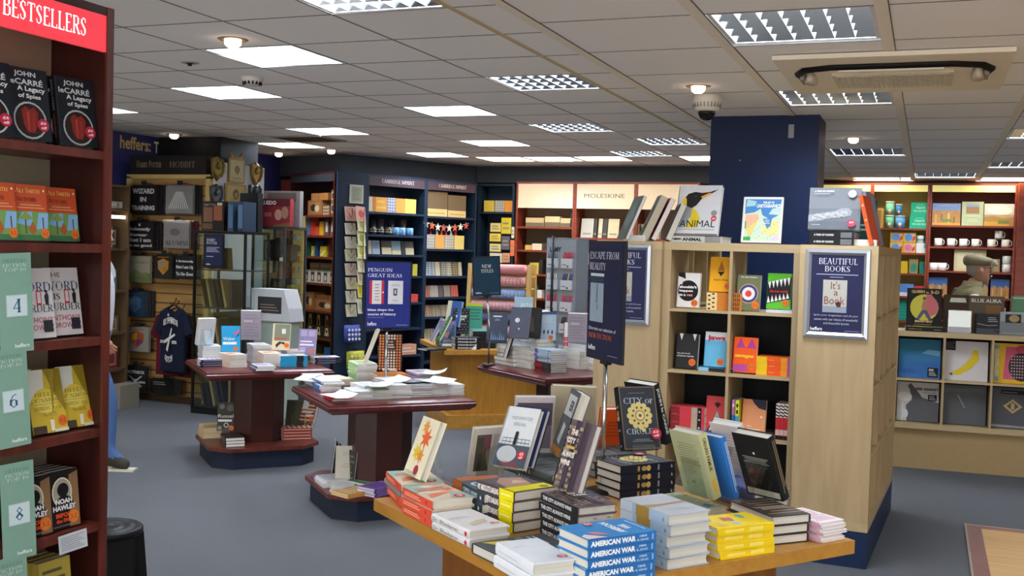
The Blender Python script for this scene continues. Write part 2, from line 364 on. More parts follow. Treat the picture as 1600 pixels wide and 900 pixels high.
for i in range(8):
    for j in range(-9, 14):
        if (i, j) in hr: continue
        x, y = RX[0]+.765*i, 4.715+.765*j; m.add([(x, y, CEIL), (x+.765, y, CEIL), (x+.765, y+.765, CEIL), (x, y+.765, CEIL)], [(0, 3, 2, 1)])
m.box(-8, -1.7, CEIL+.2, 4.4, 15.8, CEIL+.25)
struct(m.build('ceiling'))
m = MB(col('#77706a', .7)); z = CEIL-.0015
for x in LX[1:]: m.box(x-.006, -1.5, z, x+.006, 13, CEIL, '#847d75')
for y in LY:
    if y < 13: m.box(-7.5, y-.004, z, -1.993, y+.004, CEIL, '#5b544e'); m.box(-1.98, y-.004, z, -1.77, y+.004, CEIL, '#6a635d')
for x in RX: m.box(x-.03, -1.5, CEIL-.003, x+.03, 15.2, CEIL, '#f0e7d8'); m.box(x+.026, -1.5, CEIL-.004, x+.031, 15.2, CEIL, '#6a6157')
for y in RY: m.box(-1.72, y-.004, z, 3.6, y+.004, CEIL, '#625b55')
for x, a, b in ((-1.993, 4, 13), ): m.box(x-.012, a, CEIL-.006, x+.012, b, CEIL, '#c5b48e')
struct(m.build('trim_ceiling_grid'))
m = MB('#2f3163')
m.box(-7.62, -1.5, 0, -7.5, 13.2, 2.06, '#cdb062'); m.box(-7.62, -1.5, 2.06, -7.5, 13.2, CEIL)
wl = struct(m.build('wall_left'))
m = MB('#30353d'); m.box(-7.62, 13.0, 0, -1.6, 13.12, CEIL); struct(m.build('wall_back'))
m = MB('#3a3f44'); m.box(-1.72, 13.12, 0, -1.6, 15.4, CEIL); struct(m.build('wall_return'))
m = MB('#3b2a22'); m.box(-1.6, 15.3, 0, 4.2, 15.42, CEIL); struct(m.build('wall_far'))
m = MB('#b5ab97'); m.box(4.1, -1.5, 0, 4.2, 15.3, CEIL); struct(m.build('wall_right'))
# lettering on the left wall
m = MB('#c9b98c'); m.art([('t', 'heffers:', 0, 0, 1, 1, '#c9b27a', 'b')], (-7.5, 8.53, 2.485), (0, .45, 0), (0, 0, .13), (1, 0, 0), .004)
tag(m.build('wall_lettering'), 'gold shop name lettering high on the purple wall', 'sign')
m = MB('#e0dccb'); m.art([('t', 'The', 0, 0, 1, .9, '#e0dccb', 'b')], (-7.5, 9.03, 2.485), (0, .19, 0), (0, 0, .13), (1, 0, 0), .004)
tag(m.build('wall_lettering'), 'cream word The right of the gold shop name on the wall', 'sign')
# black column on the left, blue column in the middle
m = MB('#0d0d10'); m.box(-7.5, 9.1, 0, -6.72, 9.75, CEIL); struct(m.build('column'), 'black square column against the left wall', 'column')
m = MB(col('#0a1d40', .5)); m.box(-1.585, 8.22, 0, -.785, 8.75, CEIL)
cb = struct(m.build('column'), 'dark blue square column behind the pale bookcases', 'column')
m = MB('#8e9296'); m.box(-1.005, 8.212, 2.48, -.965, 8.2195, 2.58); m.box(-1.36, 8.214, 2.31, -1.35, 8.2195, 2.32); m.build('wall_plate', cb)
# angled block with shelves (fascia above)
m = MB('#3d434b'); pts = [(-7.5, 11.35), (-6.42, 11.0), (-5.5, 12.8), (-5.5, 13.0), (-7.5, 13.0)]
m.prism(pts, 2.41, CEIL); struct(m.build('wall_angled_fascia'))
m = MB('#3d434b'); m.box(-5.5, 12.85, 2.44, -1.6, 13.0, CEIL); struct(m.build('trim_back_fascia'))
# timber floor inset at the right
m = MB(PARQ); m.prism([(.36, 3.6), (3.9, 3.6), (3.9, 7.0), (.36, 6.93)], .0, .012)
m.prism([(.28, 3.6), (.36, 3.6), (.36, 6.93), (3.9, 7.0), (3.9, 7.1), (.28, 7.0)], .0, .013, wood('brown_floor_border', '#6a3f33', '#7d5145', .5, (1, .3, 1)))
m.box(.268, 3.6, 0, .28, 7.02, .015, '#8e8272'); m.box(.268, 7.0, 0, .8, 7.012, .014, '#b09c7e')
struct(m.build('trim_floor_inset'), 'oak board floor panel with brown border set into the carpet', 'floor')
# ================================================================ LIGHTS
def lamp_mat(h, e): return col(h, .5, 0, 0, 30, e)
LOUV = col('#e9eef2', .35); LOUVM = col('#b9bec3', .18, 1)
def louvre_light(x0, y0, w, label, grp, mirror=False, warm=False):
    t = thing('ceiling_light', label, 'ceiling light', (x0+w/2, y0+w/2, CEIL), group=grp)
    h = w/2; b = MB(col('#d9dcde', .4))
    b.box(-h, -h, 0, -h+.02, h, .11); b.box(h-.02, -h, 0, h, h, .11); b.box(-h+.02, -h, 0, h-.02, -h+.02, .11); b.box(-h+.02, h-.02, 0, h-.02, h, .11); b.build('frame', t)
    d = MB(lamp_mat('#fff0cf' if warm else '#eef6ff', LAMP_E*(.30 if warm else 1)))
    zz = .02 if warm else .085
    d.add([(-h+.02, -h+.02, zz), (h-.02, -h+.02, zz), (h-.02, h-.02, zz), (-h+.02, h-.02, zz)], [(0, 3, 2, 1)]); d.build('diffuser', t)
    if not warm:
        l = MB(LOUVM if mirror else LOUV); q = h-.02
        for k in range(0 if mirror else 1, 5 if mirror else 4): y = -q+2*q*k/4; hw_ = .021 if mirror else .006; l.add([(-q, y-hw_, .06), (q, y-hw_, .06), (q, y, .004), (-q, y, .004), (q, y+hw_, .06), (-q, y+hw_, .06)], [(0, 1, 2, 3), (3, 2, 4, 5)])
        for k in range(1, 7): x = -q+2*q*k/7; hw_ = .012 if mirror else .005; l.add([(x-hw_, -q, .055), (x-hw_, q, .055), (x, q, .004), (x, -q, .004), (x+hw_, q, .055), (x+hw_, -q, .055)], [(0, 1, 2, 3), (3, 2, 4, 5)], LOUV)
        l.build('louvre', t)
GL, GR, GW = 'white louvred ceiling lights in the left ceiling field', 'mirror louvred ceiling lights in the right ceiling field', 'warm flat ceiling lights along the back walls'
names = {(0, 1): 'bright square louvred light behind the round spotlight near the left', (-2, 3): 'louvred light left of centre beside the smoke detector', (2, -1): 'louvred light cut by the top edge of the view', (2, 3): 'louvred light with dark cells high in the middle of the ceiling',
         (0, 5): 'louvred light in the middle, just left of the one with dark cells', (-5, 4): 'louvred light half hidden behind the red-signed bookcase', (-3, 7): 'louvred light beside the stained ceiling vent', (-5, 9): 'narrow louvred light nearest the purple wall',
         (1, 7): 'louvred light right of centre in the third row away', (-1, 9): 'small louvred light above the navy shelves', (2, 9): 'far louvred light left of the blue column top', (-3, 11): 'louvred light touching the angled navy fascia', (1, 11): 'far louvred light above the white header signs', (-1, 12): 'farthest louvred light in line with the warm lights'}
for i, j in LFIX: louvre_light(CX0+CP*i+.008, CY0+CP*j+.008, CP-.016, names.get((i, j), 'added white louvred ceiling light outside the view'), GL, i >= 1)  # cells without a name are unseen lights added to brighten the front
rn = {(1, 0): 'large mirror louvred light at the top right before the air conditioner', (1, 3): 'mirror louvred light just behind the air conditioner', (1, 8): 'mirror louvred light to the right of the blue column', (2, 12): 'mirror louvred light over the far gift shelves', (3, 6): 'mirror louvred light cut by the right edge, nearer one', (3, 10): 'mirror louvred light cut by the right edge, farther one'}
for i, j in RFIX: louvre_light(RX[0]+.765*i+.035, 4.715+.765*j+.01, .70, rn.get((i, j), 'mirror louvred ceiling light outside the view'), GR, True)
for k, (i, j) in enumerate(LWARM): louvre_light(CX0+CP*i+.008, CY0+CP*j+.008, CP-.016, ['warm flat light near the angled fascia corner', 'warm flat light over the white header signs', 'warm flat light left of the blue column'][k], GW, warm=True)
for k, (i, j) in enumerate(RWARM): louvre_light(RX[0]+.765*i+.035, 4.715+.765*j+.01, .58, ['warm flat light over the far shelves right of the column', 'warm flat light at the far right wall'][k], GW, warm=True)
def spot(x, y, label):
    t = thing('ceiling_spotlight', label, 'spotlight', (x, y, CEIL), group='round recessed spotlights')
    b = MB(col('#b89a63', .35, .6)); b.lathe([(.045, -.004), (.075, -.004), (.08, 0), (.08, .001), (.045, .001)], n=24); b.build('trim_ring', t)
    b = MB(lamp_mat('#ffe2d0', 9)); b.lathe([(.0, -.045), (.025, -.043), (.042, -.028), (.045, 0), (.03, .002), (0, .002)], n=20); b.build('lamp', t)
for x, y, l in ((-3.425, 4.725, 'round spotlight in front of the nearest louvred light on the left'), (-7.1, 8.85, 'small spotlight glowing beside the black column'), (-7.13, 10.12, 'small spotlight to the right of the black column'), (-1.384, 6.727, 'round spotlight directly above the dome camera'), (-.649, 9.875, 'round spotlight right of the blue column'), (-7.19, 10.85, 'faint spotlight near the purple wall end'), (-6.3, 10.55, 'spotlight above the dark brown shelves')): spot(x, y, l)
# smoke detector, sprinkler, vent, dome camera, air conditioner
t = thing('smoke_detector', 'white smoke detector beside the left louvred light', 'smoke detector', (-4.08, 5.84, CEIL))
b = MB('#d5d2cc'); b.lathe([(0, -.05), (.045, -.05), (.06, -.03), (.068, -.012), (.068, 0), (0, 0)], n=24); b.build('housing', t)
b = MB('#1d1d1d')
for k in range(14): a = 2*PI*k/14; b.M = rotz(a); b.box(.046, -.005, -.049, .062, .005, -.03)
b.build('vent_slots', t)
t = thing('sprinkler_head', 'flat sprinkler rose in the left ceiling tile', 'sprinkler', (-4.13, 5.28, CEIL)); b = MB('#a59f98'); b.lathe([(0, -.004), (.05, -.004), (.056, 0), (0, 0)], n=20); b.build('escutcheon', t)
b = MB('#2a2623'); b.lathe([(0, -.02), (.012, -.02), (.014, -.005), (.028, -.005), (0, -.004)], n=10); b.build('nozzle', t)
t = thing('ceiling_vent', 'stained ceiling air vent between two louvred lights', 'vent', (-5.85, 9.35, CEIL)); b = MB('#a0968c'); b.box(-.3, -.25, -.012, .3, .25, 0); b.build('frame', t)
b = MB('#4a4038')
for k in range(8): b.box(-.25, -.2+k*.052, -.016, .25, -.175+k*.052, -.012)
b.build('slats', t)
t = thing('security_camera', 'white dome security camera hanging from the ceiling by the column', 'security camera', (-1.40, 7.1, CEIL))
b = MB('#cfcac0'); b.lathe([(0, 0), (.09, 0), (.095, -.02), (.093, -.06), (.075, -.1), (.06, -.11), (0, -.11)], n=28); b.build('housing', t)
b = MB(col('#101114', .08)); b.lathe([(.058, -.105), (.057, -.125), (.042, -.155), (.02, -.168), (0, -.17)], n=24); b.build('dome', t)
b = MB('#8c877d')
for k in range(24): a = 2*PI*k/24; b.M = rotz(a); b.box(.084, -.004, -.085, .094, .004, -.055)
b.build('ribs', t)
t = thing('air_conditioner', 'ceiling cassette air conditioner with curved black louvre slots and grille', 'air conditioner', (-.22, 6.36, CEIL))
b = MB('#e6dcc9'); b.box(-.58, -.62, -.03, .58, .62, -.006); b.box(-.4, -.36, -.045, .4, .5, -.03); b.build('panel', t)
b = MB('#cfc4ae')
for k in range(23): x = -.285+.57*k/22; b.box(x-.003, -.2, -.062, x+.004, .22, -.047)
for k in range(9): y = -.2+.42*k/8; b.box(-.285, y-.003, -.062, .285, y+.003, -.056)
b.box(-.31, -.23, -.058, .31, -.2, -.045); b.box(-.31, .22, -.058, .31, .25, -.045); b.box(-.31, -.2, -.058, -.285, .22, -.045); b.box(.285, -.2, -.058, .31, .22, -.045); b.build('intake_grille', t)
b = MB('#0c0a09'); b.box(-.285, -.2, -.048, .285, .22, -.0455); b.build('filter', t)
b = MB('#0f0e0e'); arc = [(-.47, -.05), (-.49, -.2), (-.44, -.34), (-.3, -.4), (.3, -.4), (.44, -.34), (.49, -.2), (.47, -.05)]
b.tube([(x, y, -.036) for x, y in arc], .022, 8); b.build('air_slot', t)
b = MB('#c9bfae')
for s in (-1, 1): b.loft([[(s*(.43+.035*math.cos(a)), -.1+.1*math.sin(a), z) for a in [2*PI*k/16 for k in range(16)]] for z in (-.03, -.075)]); b.box(s*.47-.012, -.2, -.07, s*.47+.012, -.02, -.03, '#8d8475')
b.box(-.26, -.415, -.07, .26, -.4, -.06, '#d8d0c0'); b.build('corner_caps', t)
# ================================================================ FURNITURE
def case(name, label, cat, M, w, d, h, zs, mat, back=None, st=.025, sh=.025, z0=0, header=None, hm=None, plinth=.08, group=None, shelfm=None):
    """Open bookcase: front at local y=0 (facing -y), x 0..w, depth +y, shelves with top faces at zs."""
    t = thing(name, label, cat, M=M, group=group)
    for x in (0, w-st): b = MB(mat); b.box(x, 0, z0, x+st, d, h); b.build('side_panel', t)
    b = MB(back or mat); b.box(st, d-.012, z0, w-st, d, h-sh); b.build('back_panel', t)
    b = MB(mat); b.box(st, 0, h-sh, w-st, d, h); b.build('top_panel', t)
    for z in zs: b = MB(shelfm or mat); b.box(st, .006, z-sh, w-st, d-.012, z); b.build('shelf', t)
    if plinth: b = MB(mat); b.box(st, .03, z0, w-st, .05, z0+plinth); b.build('plinth', t)
    if header: b = MB(hm); b.box(st, .002, header[0], w-st, .016, header[1]); b.art(header[2], (st, .002, header[0]), (w-2*st, 0, 0), (0, 0, header[1]-header[0]), (0, -1, 0)); b.build('header_sign', t)
    return t
# --- bestseller bookcase, front left: front faces +X at X=-2.7, right end at Y=3.03
MB_ = T(-2.7, 1.33, 0) @ rotz(PI/2)      # local x -> +Y, local y -> -X
best = case('bookcase', 'tall mahogany bookcase with red illuminated BESTSELLERS header at the left edge', 'bookcase', MB_, 1.70, .26, 2.40, [1.9, 1.575, 1.25, .925, .59, .27], MAHOGD, '#8e8471', .03, .03,
            header=(2.245, 2.38, [('t', 'BESTSELLERS', .725, .26, .94, .72, lamp_mat('#fff2f2', .95), 's')], ), hm=lamp_mat('#e0404c', .72), shelfm=MAHOG)
for o in best.children:
    if o.name.startswith('side_panel'):
        e = MB(MAHOG); x = o.bound_box[0][0]; e.box(x-.001, -.004, 0, x+.031, .006, 2.40); e.build('edge_strip', o)
# --- mahogany display tables
def oct_(s, c): h = s/2; return [(-h+c, -h), (h-c, -h), (h, -h+c), (h, h-c), (h-c, h), (-h+c, h), (-h, h-c), (-h, -h+c)]
def pedestal_table(x, y, rz, label, s=.9, zt=.70):
    t = thing('display_table', label, 'table', (x, y, 0), rz, 'mahogany pedestal display tables'); h = s/2
    b = MB(MAHOGH)
    def sq(k): return [(-k, -k), (k, -k), (k, k), (-k, k)]
    b.loft([[(p[0], p[1], z) for p in sq(k)] for k, z in ((h-.03, zt-.065), (h-.02, zt-.055), (h-.005, zt-.045), (h, zt-.025), (h-.006, zt-.02), (h-.008, zt-.01), (h-.04, zt-.001), (h-.045, zt))], MAHOGH, False)
    b.build('tabletop', t)
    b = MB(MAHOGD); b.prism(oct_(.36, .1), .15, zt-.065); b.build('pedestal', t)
    b = MB(MAHOG); b.prism(oct_(.79, .13), .125, .15); b.build('base_shelf', t)
    b = MB(col('#1b2436', .5)); b.prism(oct_(.73, .12), 0, .125); b.build('plinth', t)
    return t
TA = pedestal_table(-4.57, 6.68, math.radians(-43), 'mahogany pedestal table at the left with philosophy paperbacks, in front of the glass cabinets')
TB = pedestal_table(-3.10, 5.84, math.radians(-44), 'mahogany pedestal table in the centre covered with low stacks of poetry books')
TC = pedestal_table(-2.56, 7.74, math.radians(-37), 'mahogany pedestal table in front of the oak counter, beside the pale bookcase', .95)
# --- oak display counter
OD = thing('display_counter', 'low oak display counter with stepped plinth behind the mahogany tables', 'counter', (-3.87, 8.60, 0), math.radians(-53))
b = MB(OAKV); b.box(-.95, 0, .12, 0, .9, .66); b.build('body', OD)
b = MB(OAK); b.box(-1.03, -.09, .66, .09, .98, .70); b.build('countertop', OD)
b = MB(OAK); b.box(-1.0, -.05, 0, .05, .95, .12); b.build('plinth', OD)
# --- front oak table
FTA = math.radians(-37.5)
FT = thing('display_table', 'front oak display table piled with hardback fiction', 'table', (-1.70, 3.17, 0), FTA)
b = MB(OAK); b.box(0, 0, .71, 1.09, 1.09, .75); b.box(.002, -.0008, .712, 1.088, 0, .748, OAK); b.build('tabletop', FT)
b = MB(OAKD); b.box(.2, .16, 0, .93, .93, .71); b.build('pedestal', FT)
# --- pale maple bookcases round the blue column
PB = T(-.235, 5.77, 0) @ rotz(math.radians(-3))
def cube_unit(name, label, M, nx, nz, d, z0, cat='bookcase', group=None, back=False, frame=.045, pitch=.35, plinth=None):
    t = thing(name, label, cat, M=M, group=group); W_, H_ = nx*(pitch)+.09-.016, nz*pitch+.09-.016
    b = MB(MAPLEH); b.box(0, 0, z0+H_-frame, W_, d, z0+H_); b.build('top_panel', t); b = MB(MAPLEH); b.box(0, 0, z0, W_, d, z0+frame); b.build('base_panel', t)
    for x in (0, W_-frame): b = MB(MAPLE); b.box(x, 0, z0+frame, x+frame, d, z0+H_-frame); b.build('side_panel', t)
    for k in range(1, nx): x = frame+(W_-2*frame+.016)*k/nx-.016; b = MB(MAPLE); b.box(x, .003, z0+frame, x+.016, d-.003, z0+H_-frame); b.build('divider', t)
    for k in range(1, nz): z = z0+frame+(H_-2*frame+.016)*k/nz-.016; b = MB(MAPLEH); b.box(frame, .002, z, W_-frame, d-.002, z+.016); b.build('shelf', t)
    if back: b = MB('#14120f'); b.box(frame, d-.006, z0+frame, W_-frame, d, z0+H_-frame); b.build('back_panel', t)
    if plinth: b = MB(plinth); b.box(0, .0, 0, W_, d, z0); b.build('plinth', t)
    return t
PZ = .19
PFC = cube_unit('cube_bookcase', 'pale cube bookcase facing front with two columns of display cubbies', PB @ T(-1.184, .2, 0), 2, 4, .39, PZ, plinth=NAVYS)
PRC = cube_unit('cube_bookcase', 'pale cube bookcase at the right, framed poster on end panel, cubbies facing right', PB @ T(0, 0, 0) @ rotz(PI/2), 4, 4, .39, PZ, plinth=NAVYS)
PLC = cube_unit('cube_bookcase', 'pale cube bookcase at the left with a framed poster on its end panel', PB @ T(-1.576, 1.635, 0) @ rotz(-PI/2), 4, 4, .39, PZ, plinth=NAVYS)
# --- record cabinet at the right
RC_M = T(-.225, 8.735, 0) @ rotz(math.radians(3.2))
RC = cube_unit('record_cabinet', 'pale cube cabinet of long-playing records at the right', RC_M, 4, 2, .37, .31, 'cabinet', back=True, frame=.04, pitch=.3355)
b = MB(col('#a98f66', .5)); b.box(.0, .03, 0, 1.41, .36, .31); b.build('plinth', RC)
# --- shelves on the angled block
BR_M = T(-7.065, 10.913, 0) @ rotz(math.radians(-26.6)); NV_M = T(-6.15, 10.45, 0) @ rotz(math.radians(67))
BRC = case('bookcase', 'dark brown bookcase of boxed gifts and novelties beside the navy shelves', 'bookcase', BR_M, .96, .32, 2.41, [1.92, 1.69, 1.445, 1.145, .83, .52, .2], MAHOGD, header=(2.30, 2.40, []), hm=col('#2a2c31'), shelfm=MAHOG)
b = MB(SHELFR); b.box(-.3, .05, 0, 0, .3, 2.35); b.build('end_panel', BRC)
NVC = col('#1d2c40', .5)
b = MB(NVC); b.box(0, 0, 0, .42, .02, 2.41); b.art([('r', .05, .955, .95, .957, '#0e151f')], (0, 0, 0), (.42, 0, 0), (0, 0, 2.41), (0, -1, 0))
PIL = b.build('display_pilaster'); PIL.matrix_world = NV_M; tag(PIL, 'navy panel between the brown bookcase and the navy shelves', 'panel')
NV1 = case('bookcase', 'navy bookcase bay under the left purple header sign', 'bookcase', NV_M @ T(.421, 0, 0), .89, .3, 2.41, [1.98, 1.72, 1.49, 1.24, .925, .62, .3], NVC, header=(2.28, 2.40, [('t', 'CAMBRIDGE IMPRINT', .22, .3, .80, .68, '#ece6e2', 's')]), hm=col('#4a3a45', .4))
NV2 = case('bookcase', 'navy bookcase bay under the right purple header sign', 'bookcase', NV_M @ T(1.312, 0, 0), .84, .3, 2.41, [1.965, 1.57, 1.24, .98, .74, .45, .2], NVC, header=(2.28, 2.40, [('t', 'CAMBRIDGE IMPRINT', .22, .3, .80, .68, '#ece6e2', 's')]), hm=col('#4a3a45', .4))
CRN = case('bookcase', 'narrow navy corner bookcase left of the white header signs', 'bookcase', T(-5.37, 12.6, 0), .5, .3, 2.41, [2.06, 1.2, .8, .4], NVC)
MO = []
mo_lab = ['red-brown bookcase bay under the blank white header', 'red-brown bookcase bay under the white notebook maker header', 'red-brown bookcase bay half hidden behind the penguin book']
for k in range(3):
    it = [('r', 0, 0, 1, 1, '#f3e2cf')] + ([('t', 'MOLESKINE', .13, .43, .84, .6, '#5d564c', 'n')] if k == 1 else [])
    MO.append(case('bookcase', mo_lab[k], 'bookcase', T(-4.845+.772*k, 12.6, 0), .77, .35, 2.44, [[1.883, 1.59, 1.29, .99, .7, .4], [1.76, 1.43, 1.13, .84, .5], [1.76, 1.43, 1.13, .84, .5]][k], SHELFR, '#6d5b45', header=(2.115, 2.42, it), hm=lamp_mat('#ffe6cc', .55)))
FR = []
fr_lab = ['far red-brown bookcase bay half hidden by the standing picture books', 'far red-brown bookcase bay with green gift boxes', 'far red-brown bookcase bay with a row of white mugs']
for k, (x, w) in enumerate(((-1.49, .77), (-.72, .71), (-.005, 1.03))):
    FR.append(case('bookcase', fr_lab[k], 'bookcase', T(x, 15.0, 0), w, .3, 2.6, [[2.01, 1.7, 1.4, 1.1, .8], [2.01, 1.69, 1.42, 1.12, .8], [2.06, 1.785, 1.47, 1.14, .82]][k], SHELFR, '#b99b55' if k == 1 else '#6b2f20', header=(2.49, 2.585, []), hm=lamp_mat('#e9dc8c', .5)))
b = MB(SHELFR); b.box(1.03, 14.85, 0, 1.6, 15.29, 2.6); tag(b.build('end_panel'), 'red-brown upright panel at the far right', 'panel')
# ================================================================ BOOKS ON THE TABLES
_b0 = standing
def standing(key, loc, az, tilt, label, group=None, lift=0, easel=None, x=0):
    b = BK[key]; s = math.sin(math.radians(max(tilt, 0)))*b['t']
    M = upright((loc[0], loc[1], loc[2]+s+.004), az, tilt) @ T(-b['w']/2+x, lift, -b['t'])
    o = anybook(key, M, label, group)
    if easel:
        e = thing('display_easel', easel, 'easel', M=upright((loc[0], loc[1], loc[2]+s+.004), az, tilt) @ T(0, 0, -b['t']-.001), group='clear acrylic book easels')
        w = b['w']*.62; h = b['h']*.6; q = MB(ACRYL); q.box(-w/2, 0, -.003, w/2, h, 0); q.build('back_panel', e)
        q = MB(ACRYL); q.box(-w/2, -.0035, -.003, w/2, -.0005, b['t']+.012); q.box(-w/2, -.0005, b['t']+.009, w/2, .016, b['t']+.012); q.build('ledge', e)
        q = MB(ACRYL); a = math.radians(tilt); L = h*math.cos(a)
        if tilt > 0:
            py, pz = h*.96, -.003; d = Vector((0, -math.cos(math.radians(tilt+22)), -math.sin(math.radians(tilt+22)))); ln = (h*.96*math.cos(a)-.003*math.sin(a))/math.cos(math.radians(22)); p2 = Vector((0, py, pz))+d*ln*.99
            q.add([(-w*.3, py, pz), (w*.3, py, pz), (w*.3, p2.y, p2.z), (-w*.3, p2.y, p2.z), (-w*.3, py, pz-.003), (w*.3, py, pz-.003), (w*.3, p2.y, p2.z-.003), (-w*.3, p2.y, p2.z-.003)], [(0, 1, 2, 3), (4, 7, 6, 5), (0, 4, 5, 1), (1, 5, 6, 2), (2, 6, 7, 3), (3, 7, 4, 0)]); q.build('prop_leg', e)
    return o
def backshown(key, loc, az, tilt, label, group=None, easel=None):
    """Book seen from behind: its back cover's foot is at loc, back cover faces az, head leaning towards the viewer by tilt."""
    b = BK[key]; a = math.radians(az); f = (loc[0]-math.cos(a)*b['t'], loc[1]-math.sin(a)*b['t'], loc[2])
    return standing(key, f, az+180, tilt, label, group, easel=easel)
ORD = [w+'-lowest' for w in 'second third fourth fifth sixth seventh eighth ninth tenth eleventh twelfth thirteenth fourteenth'.split()]
def ords(base, n): return [base] if n == 1 else ['lowest '+base]+[ORD[i]+' '+base for i in range(n-2)]+['topmost '+base]
STK = lambda x, y, c='#c2202f', r=.15: [('o', x, y, r, None, c), ('t', '£3', x-.06, y+.0, x+.06, y+.05, '#f6dcdc', 'x'), ('t', 'off', x-.06, y-.055, x+.06, y-.012, '#f6dcdc', 'x')]
O32 = lambda x, y, r=.12: [('o', x, y, r, None, '#e0702c'), ('t', '3-2', x-r*.6, y-r*.25, x+r*.6, y+r*.25, '#7a3312', 'n')]
# ---- front table
TZ = .7508
book_kind('peach', .143, .211, .026, '#d8c9b4', [('p', [(0, .55), (.4, .75), (.3, 1), (0, 1)], '#8fb9b0'), ('p', [(.5, .1), (1, 0), (1, .35), (.7, .4)], '#9cbcae'), ('p', [(.1, .2), (.9, .5), (.85, .62), (.15, .38)], '#e47a54'), ('l', .1, .6, .9, .82, 2, '#e2623f'), ('l', .1, .42, .92, .52, 1, '#f0dcc0')]+STK(.75, .16, r=.13), [('r', 0, 0, 1, 1, '#e0573f'), ('l', .08, .25, .62, .75, 2, '#f5c9a8'), ('o', .8, .5, .03, None, '#c23a2e')])
book_kind('drwhite', .135, .226, .024, '#e0e0e2', [('p', [(.3, .2), (.75, .3), (.8, .45), (.55, .42), (.28, .3)], '#cfc2ad'), ('l', .1, .6, .6, .66, 2, '#cfcdd0')]+STK(.82, .2, '#c44a60', .1), [('t', 'Dr. Bhaskaran', .05, .3, .72, .74, '#8d8a90', 'n'), ('o', .92, .5, .03, None, '#c9304a')])
book_kind('thickwhite', .125, .212, .033, '#e2e8f0', [('l', .15, .68, .4, .72, 1, '#c3c8d0')]+STK(.82, .16, '#c84a62', .11), [('l', .1, .4, .6, .6, 1, '#cfd3da')])
book_kind('yelblack', .14, .23, .03, '#3f444a', [('p', [(.1, .1), (.5, .25), (.6, .5), (.2, .45)], '#c9b53f'), ('l', .15, .7, .85, .85, 2, '#aeb2b0'), ('l', .1, .55, .9, .65, 3, '#8a8f8d')])
book_kind('amwar', .14, .213, .0256, '#3485c6', [('p', [(0, .72), (.3, .92), (.2, 1), (0, 1)], '#e8d9dc'), ('p', [(.1, .62), (.35, .7), (.4, .85), (.2, .8)], '#c98a9c'), ('t', 'AMERICAN', .12, .36, .86, .47, '#eaf4fb', 'x'), ('t', 'WAR', .3, .2, .6, .31, '#eaf4fb', 'x'), ('l', .15, .06, .8, .12, 1, '#b9dcf2')]+STK(.85, .62, '#cb4660', .1), [('r', 0, 0, 1, 1, '#2f6fb4'), ('t', 'AMERICAN WAR', .03, .22, .69, .78, '#f2f6fa', 'x'), ('t', 'OMAR', .74, .56, .86, .8, '#bcd7ef', 'b'), ('t', 'EL AKKAD', .71, .2, .88, .42, '#bcd7ef', 'b'), ('r', .93, .2, .955, .8, '#8db8e0')])
book_kind('silver', .146, .215, .0292, '#b9bfc8', [('p', [(0, .42), (1, .5), (1, .56), (.4, .52), (0, .56)], '#a88a5a'), ('l', .2, .2, .8, .28, 2, '#d5d9df')], [('r', 0, 0, 1, 1, '#aebccb'), ('r', .34, 0, .62, 1, '#9a7d3e'), ('r', .26, 0, .34, 1, '#90a9c4'), ('r', .62, 0, .95, 1, '#9fb9d4'), ('t', 'b', .9, .3, .93, .7, '#55697f')], [('r', 0, 0, 1, 1, '#a8adb5')])
book_kind('yellow', .128, .198, .0214, '#f0d02a', [('o', .25, .55, .16, .05, '#a9c9d2'), ('p', [(.4, .5), (.7, .45), (.75, .62), (.5, .66)], '#c46a6a'), ('o', .72, .26, .16, .05, '#5fb0bd'), ('l', .1, .75, .5, .9, 3, '#f7e685')], [('r', 0, 0, 1, 1, '#ecc91f'), ('r', .12, .3, .45, .7, '#f3dd63'), ('r', .55, .25, .8, .75, '#f3dd63')])
book_kind('blackbrown', .14, .215, .028, '#3b3330', [('l', .06, .1, .94, .92, 7, '#8a735c'), ('l', .1, .5, .9, .62, 2, '#b7aca0')], [('l', .1, .3, .6, .7, 1, '#9a8a78')], [('l', .15, .72, .85, .9, 5, '#8e8b86'), ('o', .5, .55, .02, None, '#d0d0d0')])
book_kind('pink', .105, .165, .0095, '#efe6ea', [('l', .1, .1, .9, .92, 9, '#dba9bd', 1), ('r', .3, .4, .75, .6, '#e3c7d2')], [('r', 0, 0, 1, 1, '#cfa6b8')])
